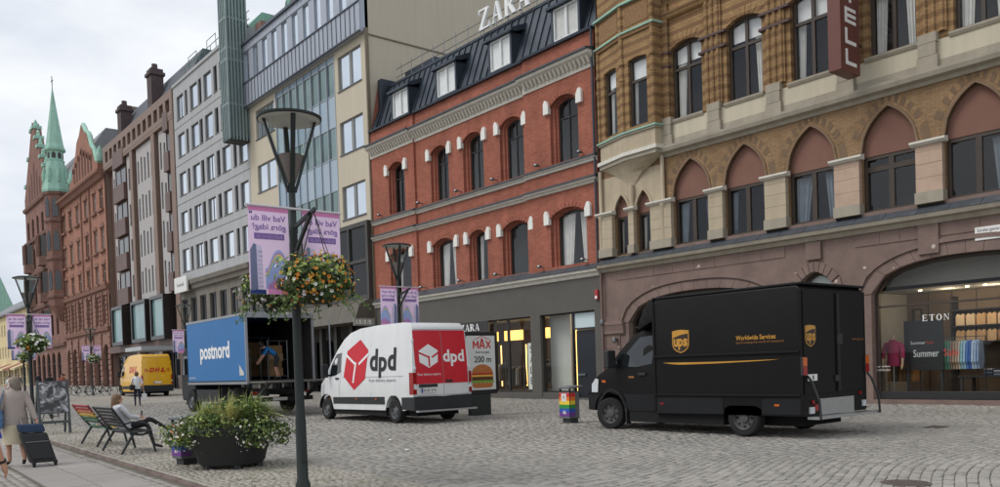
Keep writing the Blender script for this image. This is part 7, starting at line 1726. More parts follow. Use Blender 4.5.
# ============================================================ BIG PLANTER
def planter():
    x, y = 5.13, 13.4; rnd = random.Random(21)
    R_ = thing('round_planter', (x, y, 0), 'big dark round planter overflowing with grasses and small white flowers', 'planter')
    mp_ = mat('planter_black', (44, 44, 44), rough=.65, var=.15, scale=3)
    b = MB(); b.lathe([(.5, .06), (.53, .1), (.66, .58), (.69, .62), (.69, .68), (.62, .68), (.6, .6)], (x, y, 0), 36); b.build('pot', mp_, R_, smooth=35)
    b = MB(); b.lathe([(.6, .6), (.02, .62)], (x, y, 0), 24); b.build('soil', mat('soil', (52, 42, 32), rough=.95, var=.3, scale=15), R_)
    for k in range(6): a = k*math.pi/3+.3; b = MB(); b.box(x+.45*math.cos(a)-.05, x+.45*math.cos(a)+.05, y+.45*math.sin(a)-.05, y+.45*math.sin(a)+.05, 0, .07); b.build('foot', mp_, R_)
    tufts = []
    for _ in range(34):
        a = rnd.uniform(0, 6.28); r0 = .5*math.sqrt(rnd.random()); tufts.append((x+r0*math.cos(a), y+r0*math.sin(a), a+rnd.uniform(-.9, .9), rnd.uniform(.25, 1.2), rnd.uniform(.34, .74), rnd.randrange(3)))
    gm = [LEAF[1], LEAF[2], mat('straw_grass', (196, 194, 132), rough=.8, var=.15, scale=8)]
    for k in range(3):
        b = MB()
        for tx, ty, ta, tl, th_, tk in tufts:
            if tk != k: continue
            for _ in range(85):
                da = ta+rnd.gauss(0, .55); lean = max(.05, tl+rnd.gauss(0, .25)); h = th_*rnd.uniform(.55, 1.1); p = Vector((tx+rnd.gauss(0, .05), ty+rnd.gauss(0, .05), .62))
                d = Vector((math.cos(da), math.sin(da), 0)); w_ = Vector((-math.sin(da), math.cos(da), 0))*rnd.uniform(.004, .009)
                pts = [p+d*lean*h*(t**1.6)+Vector((0, 0, h*(t-.55*lean*t**2.2))) for t in (0, .3, .55, .8, 1)]
                b.add([pts[0]-w_, pts[0]+w_, pts[1]-w_, pts[1]+w_, pts[2]-w_*.9, pts[2]+w_*.9, pts[3]-w_*.6, pts[3]+w_*.6, pts[4]], [(0, 1, 3, 2), (2, 3, 5, 4), (4, 5, 7, 6), (6, 7, 8)])
        if b.v: b.build('grass_blades', gm[k], R_, recalc=False, kind='stuff')
    for i, m_ in enumerate(LEAF):
        leaves(rnd, (x, y, .70), .78, .78, .28, (1500, 1500, 700)[i], .052, lo=-.95, shell=.55).build('foliage', m_, R_, recalc=False, kind='stuff')
        leaves(rnd, (x+.05, y-.1, .9), .52, .52, .26, (420, 460, 300)[i], .055, lo=-.4, shell=.3).build('foliage', m_, R_, recalc=False, kind='stuff')
        for cx_, cy_ in ((x+.68, y-.3), (x-.62, y+.1), (x+.15, y-.7), (x-.72, y+.42)): leaves(rnd, (cx_, cy_, .56), .32, .32, .26, (300, 280, 150)[i], .045, shell=.3).build('foliage', m_, R_, recalc=False, kind='stuff')
    for c, n in (((x, y, .70), 260), ((x+.68, y-.3, .56), 110), ((x-.62, y+.1, .56), 80), ((x+.15, y-.72, .56), 80), ((x-.72, y+.42, .56), 80)):
        r3 = .82 if n == 150 else .33; fl, ey = blossoms(rnd, c, r3, r3, .3, n, .02, lo=-.8); fl.build('blossoms', M_WHT, R_, recalc=False, kind='stuff'); ey.build('blossom_eyes', M_YEL, R_, recalc=False, kind='stuff')
planter()

# ============================================================ BINS, BENCHES, EASEL, BILLBOARD, COVERS
RB = [mat('pride_%d' % i, c, rough=.5, var=.04) for i, c in enumerate(((206, 44, 46), (230, 120, 36), (238, 206, 60), (46, 140, 66), (44, 84, 176), (112, 58, 140)))]
def litter_bin():
    R_ = thing('litter_bin', (0, 0, 0), '', 'bin', 'rainbow litter bins')
    mg_ = mat('bin_grey', (112, 116, 118), rough=.5, metal=.3, var=.1, scale=4, obj=True); md_ = mat('bin_dark', (52, 54, 56), rough=.6, var=.1, obj=True)
    b = MB(); b.box(-.2, .17, -.17, .2, .12, .8); b.build('body', mg_, R_, bevel=.02)
    b = MB(); b.box(-.14, .14, -.14, .14, 0, .12); b.build('foot', md_, R_)
    b = MB(); b.prism([(-.24, .88), (.24, .92), (.24, .96), (-.24, .93)], 'y', -.24, .24); b.build('lid', mg_, R_, bevel=.015)
    for sx_ in (-.17, .17):
        for sy_ in (-.17, .17): b = MB(); b.box(sx_-.02, sx_+.02, sy_-.02, sy_+.02, .8, .9); b.build('lid_post', md_, R_)
    for i, m_ in enumerate(RB):
        z1 = .78-i*.1; b = MB(); b.box(-.207, -.2, -.185, .185, z1-.1, z1); b.build('rainbow_stripe', m_, R_); b = MB(); b.box(-.185, -.02, -.207, -.2, z1-.1, z1); b.build('rainbow_stripe', m_, R_)
    b = MB(); b.box(-.211, -.207, -.08, .1, .56, .76); b.build('sticker', M_PLATE, R_); b = MB(); b.lathe([(.04, 0), (.028, 0)], (0, 0, 0), 16, cap=False); b.v = [(-.2125, v[0]+.01, v[1]+.67) for v in b.v]; b.build('sticker_mark', M_INK, R_, recalc=False)
    for dy in (-.03, .03): b = MB(); b.box(-.211, -.207, dy-.02, dy+.02, .24, .3); b.build('figure_mark', M_PLATE, R_); b = MB(); b.lathe([(.014, 0), (.001, 0)], (0, 0, 0), 8, cap=False); b.v = [(-.212, v[0]+dy, v[1]+.318) for v in b.v]; b.build('figure_head', M_PLATE, R_, recalc=False)
    return R_
lb = litter_bin(); lb.location = (14.79, 15.35, 0); lb['label'] = 'rainbow wrapped litter bin in front of the dark delivery truck'
lb2 = copy_tree(lb); lb2.location = (4.76, 14.5, 0); lb2.rotation_euler = (0, 0, .15); lb2.scale = (.9, .9, .88); lb2['label'] = 'rainbow wrapped litter bin half hidden behind the round planter'

def bench(x, y0, y1, slats, label, frame):
    R_ = thing('park_bench', (x, (y0+y1)/2, 0), label, 'bench', 'slatted benches along the pavement')
    P = lambda dx, y, z: (x+dx, y, z)
    for yy in (y0+.05, y1-.05):
        b = MB(); b.tube([P(0, yy, 0), P(.03, yy, .06), P(.14, yy, .25), P(.24, yy, .40)], [.025, .025, .028, .03], 8); b.build('leg', frame, R_, smooth=40)
        b = MB(); b.tube([P(.66, yy, 0), P(.64, yy, .06), P(.6, yy, .25), P(.54, yy, .42)], [.022, .022, .025, .028], 8); b.build('leg', frame, R_, smooth=40)
        b = MB(); b.tube([P(.58, yy, .42), P(.4, yy, .37), P(.24, yy, .40), P(.1, yy, .55), P(-.05, yy, .78), P(-.16, yy, .95)], .024, 8); b.build('side_frame', frame, R_, smooth=40)
        b = MB(); b.tube([P(.06, yy, .6), P(.2, yy, .64), P(.42, yy, .62), P(.52, yy, .56), P(.55, yy, .42)], .018, 8); b.build('armrest', frame, R_, smooth=40)
    for i in range(6):
        t = i/5; c = Vector(P(.085-.235*t, 0, .56+.36*t)); b = MB(); b.bar((c.x, y0, c.z), (c.x, y1, c.z), .022, .058, up=(-.38, 0, .6)); b.build('back_slat', slats[min(i, len(slats)-1)], R_, bevel=.005)
    for i in range(5):
        t = i/4; b = MB(); b.bar(P(.2+.36*t, y0, .425+.02*t*t), P(.2+.36*t, y1, .425+.02*t*t), .065, .026); b.build('seat_slat', slats[0] if len(slats) == 1 else slats[i % len(slats)], R_, bevel=.005)
    return R_
mfb = mat('bench_black', (38, 42, 42), rough=.55, var=.15, scale=5)
bench(4.46, 17.4, 18.95, [mfb], 'dark slatted bench with a woman sitting on it', mfb)
bench(4.6, 19.95, 21.5, [mat('bench_green', (44, 92, 64), rough=.6, var=.1), mat('bench_teal', (60, 110, 70), rough=.6, var=.1), mat('bench_yellow', (208, 176, 60), rough=.6, var=.1), mat('bench_orange', (204, 120, 50), rough=.6, var=.1), mat('bench_red', (176, 52, 46), rough=.6, var=.1), mat('bench_dark_red', (160, 40, 44), rough=.6, var=.1)], 'empty bench with rainbow painted slats', mfb)

def easel():
    R_ = thing('picture_easel', (5.0, 26.6, 0), 'grey easel board with a black and white picture on the pavement', 'easel')
    mf = mat('easel_grey', (78, 82, 84), rough=.6, var=.1)
    for x in (4.62, 5.38): b = MB(); b.bar((x, 26.4, 0), (x, 26.55, 1.55), .07, .05); b.build('leg', mf, R_); b = MB(); b.bar((x, 27.1, 0), (x, 26.58, 1.45), .06, .04); b.build('leg', mf, R_)
    b = MB(); b.box(4.6, 5.4, 26.36, 26.42, .3, .38); b.build('rail', mf, R_)
    b = MB(); b.add([(4.6, 26.43, .58), (5.4, 26.43, .58), (5.4, 26.52, 1.52), (4.6, 26.52, 1.52), (4.6, 26.47, .58), (5.4, 26.47, .58), (5.4, 26.56, 1.52), (4.6, 26.56, 1.52)], [(0, 1, 2, 3), (7, 6, 5, 4), (0, 4, 5, 1), (1, 5, 6, 2), (2, 6, 7, 3), (3, 7, 4, 0)]); b.build('board', mf, R_)
    mp_ = bpy.data.materials.new('bw_print'); mp_.use_nodes = True; t = mp_.node_tree; bs = t.nodes['Principled BSDF']; bs.inputs['Roughness'].default_value = .5
    g_ = t.nodes.new('ShaderNodeTexCoord'); n1 = t.nodes.new('ShaderNodeTexNoise'); n1.inputs['Scale'].default_value = 3.2; n1.inputs['Detail'].default_value = 3; n1.inputs['Distortion'].default_value = 1.6; t.links.new(g_.outputs['Object'], n1.inputs['Vector'])
    r_ = t.nodes.new('ShaderNodeValToRGB'); r_.color_ramp.interpolation = 'CONSTANT'; e = r_.color_ramp.elements; e[0].position = 0; e[0].color = (.05, .05, .05, 1); e[1].position = .46; e[1].color = (.18, .18, .19, 1); k = e.new(.55); k.color = (.5, .5, .52, 1); k = e.new(.63); k.color = (.12, .12, .12, 1)
    t.links.new(n1.outputs['Fac'], r_.inputs['Fac']); t.links.new(r_.outputs['Color'], bs.inputs['Base Color'])
    b = MB(); b.poly([(4.64, 26.430, .62), (5.36, 26.430, .62), (5.36, 26.509, 1.48), (4.64, 26.509, 1.48)]); b.build('picture', mp_, R_, recalc=False)
easel()

def billboard():
    y = 20.5; R_ = thing('burger_billboard', (15.9, y, 0), 'free-standing poster case with red MAX lettering and a burger behind the white van', 'billboard')
    mk = mat('case_black', (30, 30, 30), rough=.4, var=.08); mp_ = mat('poster_white', (216, 218, 214), rough=.5, var=.03); mr = mat('poster_red', (196, 44, 34), rough=.5, var=.02)
    b = MB(); b.box(15.3, 16.58, y, y+.2, .66, 2.62); b.build('case', mk, R_, bevel=.03)
    b = MB(); b.box(15.5, 16.3, y+.02, y+.18, 0, .66); b.build('pedestal', mat('case_green', (36, 46, 42), rough=.5, var=.1), R_, bevel=.01)
    b = MB(); b.box(15.37, 16.5, y-.006, y, .8, 2.5); b.build('poster', mp_, R_)
    f = lambda o: (lambda u, v: (u, y-.006-o, v))
    def P(pts, m_, o, nm): b = MB(); b.poly([f(o)(u, v) for u, v in pts]); b.build(nm, m_, R_, recalc=False)
    P([(15.62, 2.1), (15.68, 2.1), (15.68, 2.24), (15.74, 2.14), (15.8, 2.24), (15.8, 2.1), (15.86, 2.1), (15.86, 2.34), (15.81, 2.34), (15.74, 2.22), (15.67, 2.34), (15.62, 2.34)], mr, .002, 'letter')
    P([(15.87, 2.1), (15.93, 2.1), (15.99, 2.32), (16.05, 2.1), (16.11, 2.1), (16.02, 2.42), (15.96, 2.42)], mr, .002, 'letter'); P([(15.93, 2.16), (16.05, 2.16), (16.03, 2.21), (15.95, 2.21)], mr, .003, 'letter_bar')
    P([(16.12, 2.1), (16.18, 2.1), (16.36, 2.34), (16.3, 2.34)], mr, .002, 'letter_stroke'); P([(16.3, 2.1), (16.36, 2.1), (16.18, 2.34), (16.12, 2.34)], mr, .003, 'letter_stroke')
    P([(15.6, 2.36), (15.8, 2.4), (15.99, 2.48), (16.18, 2.4), (16.38, 2.36), (16.18, 2.425), (15.99, 2.5), (15.8, 2.425)], mr, .002, 'crown_line')
    for s_, u0, u1, z0, z1 in (('Stortorget', 15.72, 16.28, 1.93, 2.02), ('200 m', 15.66, 16.34, 1.66, 1.86)): b = MB(); text(b, s_, f(.002), u0, u1, z0, z1, offset=.02); b.build('lettering', mat('poster_ink', (40, 40, 40), var=0), R_, recalc=False)
    c = 15.97
    def dome(z0, h, w_, n=12): return [(c+w_*math.cos(math.pi*i/n), z0+h*math.sin(math.pi*i/n)) for i in range(n+1)]
    P(dome(1.32, .28, .42), mat('bun', (186, 112, 56), rough=.6, var=.15, scale=8), .002, 'bun_top'); P([(c-.43, 1.26), (c+.43, 1.26), (c+.42, 1.33), (c-.42, 1.33)], mat('tomato', (176, 46, 34), var=.2, scale=12), .003, 'tomato_layer')
    P([(c-.44, 1.2), (c+.44, 1.2), (c+.43, 1.27), (c-.43, 1.27)], mat('cheese', (226, 176, 70), var=.2, scale=12), .0035, 'cheese_layer'); P([(c-.42, 1.08), (c+.42, 1.08), (c+.43, 1.21), (c-.43, 1.21)], mat('patty', (92, 52, 32), var=.3, scale=16), .004, 'patty_layer')
    P([(c-.46, 1.03)]+[(c-.46+.92*i/12, 1.0+(.04 if i % 2 else 0)) for i in range(13)]+[(c+.45, 1.1), (c-.45, 1.1)], mat('lettuce', (120, 158, 60), var=.25, scale=14), .0045, 'lettuce_layer'); P([(c-.4, .9), (c-.3, .86), (c+.3, .86), (c+.4, .9), (c+.41, 1.02), (c-.41, 1.02)], MATS['bun'], .0035, 'bun_base')
    b = MB(); b.box(15.3, 16.58, y-.01, y, 2.53, 2.6); b.build('header_strip', mk, R_)
billboard()

def cover(x, y, r, label, rect=False):
    R_ = thing('manhole_cover', (x, y, 0), label, 'manhole cover'); mi = mat('rusty_iron', (98, 88, 83), rough=.7, metal=.3, var=.25, scale=12)
    if rect: b = MB(); b.box(x-r, x+r, y-r*.7, y+r*.7, -.02, .004); b.build('lid', mi, R_)
    else: b = MB(); b.lathe([(r, -.02), (r, .006), (r*.86, .008), (r*.86, -.012), (.001, -.012)], (x, y, 0), 32, cap=False); b.build('rim', mi, R_)
    n = 9
    for i in range(n):
        t = -1+2*(i+.5)/n; hw_ = r*.84*math.sqrt(max(0, 1-t*t)) if not rect else r*.66
        if hw_ > .03: b = MB(); b.box(x+t*r*.84-r*.06, x+t*r*.84+r*.06, y-hw_, y+hw_, -.012, .009); b.build('grate_bar', mi, R_)
cover(9.62, 4.45, .27, 'round rusty iron drain grating in the near setts'); cover(17.3, 7.35, .26, 'rectangular iron cover in front of the arched shop window', True)

# ============================================================ BICYCLES
def bicycle(m_):
    R_ = thing('bicycle', (0, 0, 0), '', 'bicycle', 'bicycles parked round the street lamp')
    r = .34
    for y in (-.52, .52):
        b = MB(); n = 24; pr = [(r, .018), (r+.018, 0), (r, -.018), (r-.018, 0)]
        b.add([(p[1], y+p[0]*math.cos(2*math.pi*j/n), r+.02+p[0]*math.sin(2*math.pi*j/n)) for p in pr for j in range(n)], [(i*n+j, i*n+(j+1) % n, ((i+1) % 4)*n+(j+1) % n, ((i+1) % 4)*n+j) for i in range(4) for j in range(n)]); wo = b.build('wheel', M_TYRE, R_)
        b = MB()
        for k in range(10): a = math.pi*k/10; b.tube([(0, y-r*math.cos(a), r+.02-r*math.sin(a)), (0, y+r*math.cos(a), r+.02+r*math.sin(a))], .003, 3)
        b.build('spokes', M_CHROME, wo, kind='stuff')
    b = MB()
    for p, q in (((0, -.52, .36), (0, -.12, .3)), ((0, -.12, .3), (0, -.24, .8)), ((0, -.12, .3), (0, .38, .72)), ((0, -.22, .7), (0, .36, .8)), ((0, -.52, .36), (0, -.22, .72)), ((0, .35, .92), (0, .52, .36))): b.tube([p, q], .018, 6)
    b.build('frame', m_, R_)
    b = MB(); b.tube([(-.28, .2, 1.0), (-.2, .32, 1.02), (0, .35, .98), (.2, .32, 1.02), (.28, .2, 1.0)], .014, 6); b.build('handlebar', M_BLKP, R_)
    b = MB(); b.prism([(-.08, -.36), (.08, -.36), (.03, -.1), (-.03, -.1)], 'z', .86, .92); b.build('saddle', M_BLKP, R_, bevel=.015)
    b = MB(); b.lathe([(.09, -.01), (.09, .01)], (0, 0, 0), 12); b.v = [(v[2]+.05, v[0]-.12, v[1]+.3) for v in b.v]; b.build('chainring', M_BLKP, R_)
    return R_
bk = bicycle(mat('bike_black', (34, 36, 40), rough=.4, var=.1))
spots = [(14.3, 65.6, 1.2, 'bicycle leaning at the foot of the lamp between two others'), (13.6, 65.0, 1.0, 'bicycle parked at the pavement end of the row by the lamp'), (15.2, 65.2, 1.35, 'bicycle parked nearest the yellow van in the row by the lamp'), (15.9, 66.0, 1.6, 'bicycle behind the lamp beside the orange brick arcade'), (5.75, 31.6, .5, 'bicycle standing behind the picture easel')]
for i, (x, y, a, lb_) in enumerate(spots):
    o = bk if i == 0 else copy_tree(bk); o.location = (x, y, gz(y)); o.rotation_euler = (rad(6), 0, a); o['label'] = lb_

# two scraps of paper on the setts
for x, y, lb_ in ((9.3, 15.2, 'small scrap of white paper lying on the setts in front of the white van'), (8.3, 13.0, 'crumpled white paper on the setts between the lamp and the white van')):
    q = thing('paper_scrap', (x, y, 0), lb_, 'paper'); b = MB(); n = 7
    ring_ = [(x+.06*math.cos(2*math.pi*i/n)*random.uniform(.6, 1.2), y+.05*math.sin(2*math.pi*i/n)*random.uniform(.6, 1.2), .008+.02*(i % 2)) for i in range(n)]
    b.add([(x, y, .03)]+ring_, [(0, i+1, (i+1) % n+1) for i in range(n)]); b.build('paper', M_PLATE, q, recalc=False)

# weeds in the joints round the planter, the benches and the lamp
rnd = random.Random(77); b = MB()
for _ in range(420):
    cx_, cy_ = rnd.uniform(4.25, 6.0), rnd.uniform(6.5, 16)
    if rnd.random() > .35+.65*(math.sin(cx_*3.1+cy_*1.7)*.5+.5): continue
    for _ in range(7):
        a = rnd.uniform(0, 6.28); h = rnd.uniform(.012, .04); l = rnd.uniform(.015, .05); p = Vector((cx_+rnd.gauss(0, .03), cy_+rnd.gauss(0, .012), -.01)); d = Vector((math.cos(a), math.sin(a), 0)); w_ = Vector((-d.y, d.x, 0))*.004
        b.add([p-w_, p+w_, p+d*l+Vector((0, 0, h))], [(0, 1, 2)])
b.build('joint_weeds', LEAF[1], recalc=False, kind='stuff', label='small green weeds growing between the cobbles', category='weeds')

# ============================================================ PEOPLE
SKIN = mat('skin', (196, 148, 122), rough=.6, var=.05, obj=True)
def person(label, loc, rotz, J, mats, clothes=None, scale=1.0, group=None, shoe='shoe'):
    """one continuous body grown from a skeleton; J: dict joint -> (x, y, z, radius); mats: list of (material, edges)
    local frame: +Y is where the person faces, +X their right hand side"""
    R_ = thing('person', loc, label, 'person', group)
    names = list(J); idx = {n: i for i, n in enumerate(names)}
    edges = []; emat = []
    for k, (m_, es) in enumerate(mats):
        for a, b in es: edges.append((idx[a], idx[b])); emat.append(k)
    me = bpy.data.meshes.new('body'); me.from_pydata([Vector(J[n][:3])*scale for n in names], edges, [])
    ob = bpy.data.objects.new('body', me); col.objects.link(ob)
    sk = ob.modifiers.new('skin', 'SKIN'); sk.use_smooth_shade = True; sk.branch_smoothing = .3
    for i, n in enumerate(names):
        d = me.skin_vertices[0].data[i]; r = J[n][3]*scale; d.radius = (r, r*(J[n][4] if len(J[n]) > 4 else 1)); d.use_root = (n == 'pelvis')
    ss = ob.modifiers.new('sub', 'SUBSURF'); ss.levels = 1; ss.render_levels = 1
    bpy.context.view_layer.update(); dg = bpy.context.evaluated_depsgraph_get()
    m2 = bpy.data.meshes.new_from_object(ob.evaluated_get(dg)); bpy.data.objects.remove(ob)
    for m_, _ in mats: m2.materials.append(m_)
    E_ = [(Vector(J[names[a]][:3])*scale, Vector(J[names[b]][:3])*scale, k) for (a, b), k in zip(edges, emat)]
    for p in m2.polygons:
        c = p.center; best = (9, 0)
        for a, b, k in E_:
            ab = b-a; t = max(0, min(1, (c-a).dot(ab)/max(ab.length_squared, 1e-9))); d = (c-(a+ab*t)).length
            if d < best[0]: best = (d, k)
        p.material_index = best[1]; p.use_smooth = True
    b_ = link('body', m2, R_); R_.rotation_euler = (0, 0, rotz)
    return R_
def loft(rows, n=16, cap=False):
    """clothing: rows of (cx, cy, z, rx, ry)"""
    b = MB(); b.add([(cx+rx*math.cos(2*math.pi*j/n), cy+ry*math.sin(2*math.pi*j/n), z) for cx, cy, z, rx, ry in rows for j in range(n)], [(i*n+j, i*n+(j+1) % n, (i+1)*n+(j+1) % n, (i+1)*n+j) for i in range(len(rows)-1) for j in range(n)])
    if cap: b.f += [tuple(range(n))[::-1], tuple(range((len(rows)-1)*n, len(rows)*n))]
    return b
def lbuild(b, name, m_, parent, smooth=60, **k):
    """parts given in the local frame of a person"""
    me = bpy.data.meshes.new(name); me.from_pydata(b.v, [], b.f); me.materials.append(m_)
    if smooth: me.polygons.foreach_set('use_smooth', [True]*len(me.polygons)); me.set_sharp_from_angle(angle=rad(smooth))
    return link(name, me, parent, **k)
def stand(h=1.7, stride=.14, armL=None, armR=None, turn=0.):
    """standing or walking skeleton; arms given as (elbow, wrist)"""
    k = h/1.7
    J = dict(pelvis=(0, 0, .95, .13, .85), waist=(0, 0, 1.1, .125, .8), chest=(0, .01, 1.28, .145, .75), neck=(0, .0, 1.46, .055), head=(0, .02, 1.57, .085, 1.1), crown=(0, .015, 1.65, .07, 1.1), nose=(math.sin(turn)*.1, .02+math.cos(turn)*.1, 1.56, .014),
             shL=(-.17, 0, 1.40, .06), shR=(.17, 0, 1.40, .06), hipL=(-.09, 0, .9, .09), hipR=(.09, 0, .9, .09))
    for s, sg, ph in (('L', -1, 1), ('R', 1, -1)):
        J['knee'+s] = (sg*.095, .05+ph*stride*.6, .5, .058); J['ank'+s] = (sg*.095, ph*stride-.02-(.06 if ph < 0 else 0), .09+(.04 if ph < 0 else 0), .038); J['toe'+s] = (sg*.11, ph*stride+.15-(.06 if ph < 0 else 0), .035, .032)
        e, w_ = (armL if s == 'L' else armR) or ((sg*.23, -.03*ph, 1.12), (sg*.25, .05-.08*ph, .88))
        J['elb'+s] = (*e, .042); J['wri'+s] = (*w_, .028)
        d = (Vector(w_)-Vector(e)).normalized(); p = Vector(w_)+d*.08; J['palm'+s] = (*p, .03)
        sd = d.cross(Vector((1, 0, 0))); sd = sd.normalized() if sd.length > .1 else Vector((0, 1, 0))
        for i, (o, ln) in enumerate(((-.026, .075), (-.009, .09), (.009, .085), (.026, .065))): q = p+sd*o+d*ln*.55+Vector((-sg*.008, 0, 0)); t = p+sd*o+d*ln+Vector((-sg*.022, 0, 0)); J['f%d%s' % (i, s)] = (*q, .0095); J['g%d%s' % (i, s)] = (*t, .008)
        q = Vector(w_)+d*.035+sd*.045; J['th'+s] = (*q, .011); q = q+d*.04+sd*.01; J['ti'+s] = (*q, .009)
    return {n: (v[0]*k, v[1]*k, v[2]*k, v[3]*k, *v[4:]) for n, v in J.items()}
def edges_of(s): return [('palm'+s, 'f%d%s' % (i, s)) for i in range(4)]+[('f%d%s' % (i, s), 'g%d%s' % (i, s)) for i in range(4)]+[('wri'+s, 'palm'+s), ('wri'+s, 'th'+s), ('th'+s, 'ti'+s)]
HEAD = [('neck', 'head'), ('head', 'crown'), ('head', 'nose')]; TORSO = [('pelvis', 'waist'), ('waist', 'chest'), ('chest', 'neck'), ('chest', 'shL'), ('chest', 'shR')]; UARM = [('shL', 'elbL'), ('shR', 'elbR')]; FARM = [('elbL', 'wriL'), ('elbR', 'wriR')]; HANDS = edges_of('L')+edges_of('R')
THIGH = [('pelvis', 'hipL'), ('pelvis', 'hipR'), ('hipL', 'kneeL'), ('hipR', 'kneeR')]; SHIN = [('kneeL', 'ankL'), ('kneeR', 'ankR')]; FEET = [('ankL', 'toeL'), ('ankR', 'toeR')]
M_SHOE = mat('shoe_dark', (40, 38, 40), rough=.6, var=.1); M_HAIRB = mat('hair_brown', (112, 84, 60), rough=.7, var=.3, scale=30, obj=True); M_HAIRG = mat('hair_grey', (128, 116, 104), rough=.7, var=.3, scale=30, obj=True); M_HAIRD = mat('hair_dark', (48, 40, 36), rough=.7, var=.3, scale=30, obj=True)
def hair(R_, m_, k, c=(0, 0, 0), long=0., turn=0.):
    b = MB(); n = 18; rows = []; ct, st = math.cos(turn), math.sin(turn)
    for i in range(9):
        a = -.95+i/8*(math.pi/2+.95); z = 1.595+.125*math.sin(a); r = .105*math.cos(a)*(1.0 if a > 0 else 1.03)
        for j in range(n):
            t = 2*math.pi*j/n; f = math.sin(t)                     # f>0 is the face side: keep hair back from the face
            cut = .72 if (f > .35 and z < 1.63) else 1.
            x, y = r*math.cos(t)*cut*.93, (r*math.sin(t)*(1.08 if f < 0 else .95)*cut)-.012
            zz = z-(long*max(0, -f)*max(0, .2-a*.6) if f < .1 else 0)
            rows.append(((x*ct+y*st)*k+c[0], (-x*st+y*ct)*k+c[1], zz*k+c[2]))
    b.add(rows, [(i*n+j, i*n+(j+1) % n, (i+1)*n+(j+1) % n, (i+1)*n+j) for i in range(8) for j in range(n)]); return lbuild(b, 'hair', m_, R_)
def face(R_, k, c=(0, 0, 0), turn=0.):
    ct, st = math.cos(turn), math.sin(turn)
    for nm, x, y, z, r, m_ in (('eye', -.033, .092, 1.585, .009, M_EYE), ('eye', .033, .092, 1.585, .009, M_EYE), ('mouth', 0, .094, 1.515, .014, mat('lips', (160, 90, 84), rough=.6, var=0)), ('ear', -.086, .01, 1.57, .02, SKIN), ('ear', .086, .01, 1.57, .02, SKIN)):
        b = MB(); b.lathe([(.001, -r*(1 if nm == 'ear' else .6)), (r*.8, -r*.4), (r, 0), (r*.8, r*.4), (.001, r*(1 if nm == 'ear' else .6))], (0, 0, 0), 8, cap=False); b.v = [((v[0]+x)*ct*k+(v[1]+y)*st*k+c[0], -(v[0]+x)*st*k+(v[1]+y)*ct*k+c[1], (v[2]+z)*k+c[2]) for v in b.v]; lbuild(b, nm, m_, R_)

# --- woman walking away with a suitcase
k = 1.6/1.7
J = stand(1.6, .12, armL=((-.25, -.06, 1.14), (-.2, .14, 1.0)), armR=((.25, -.12, 1.12), (.30, -.24, .88)))
mj = mat('taupe_jacket', (164, 152, 144), rough=.9, var=.08, scale=5, obj=True); mc = mat('cream_skirt', (198, 186, 160), rough=.9, var=.08, scale=4, obj=True)
W = person('woman in a taupe jacket and cream skirt pulling a black suitcase', (2.58, 17.05, 0), rad(4), J, [(mj, TORSO+UARM+FARM), (SKIN, HEAD+HANDS+SHIN), (mc, THIGH), (M_SHOE, FEET)])
hair(W, M_HAIRG, k, long=.16, turn=-.7); face(W, k, turn=-.7)
lbuild(loft([(0, 0, .80*k, .225, .17), (0, 0, .95*k, .215, .165), (0, 0, 1.1*k, .19, .15), (0, 0, 1.28*k, .2, .15), (0, 0, 1.4*k, .19, .12), (0, 0, 1.46*k, .09, .085), (0, 0, 1.49*k, .07, .075)]), 'jacket', mj, W)
lbuild(loft([(0, 0, .40, .215, .2), (0, 0, .6, .205, .18), (0, 0, .86, .19, .155)]), 'skirt', mc, W)
for s_, e, w_ in (('L', J['elbL'], J['wriL']), ('R', J['elbR'], J['wriR'])):
    q = MB(); q.tube([J['sh'+s_][:3], e[:3], w_[:3]], [.075, .06, .046], 10); lbuild(q, 'jacket_sleeve', mj, W)
q = thing('shoulder_bag', (2.3, 17.1, .75), 'blue patterned bag on the shoulder of the woman with the suitcase', 'bag')
b = MB(); b.lathe([(.05, 0), (.16, .03), (.18, .2), (.14, .34), (.03, .36)], (2.3, 16.98, .68), 14, sx=.55, sy=1.); b.build('bag', mat('blue_bag', (88, 120, 156), rough=.85, var=.5, scale=16), q, smooth=50)
b = MB(); b.tube([(2.3, 16.86, 1.0), (2.36, 16.9, 1.2), (2.42, 17.0, 1.36), (2.37, 17.08, 1.2), (2.3, 17.12, 1.0)], .012, 6); b.build('strap', mat('strap_blue', (70, 96, 130), rough=.8, var=.1), q, smooth=40)
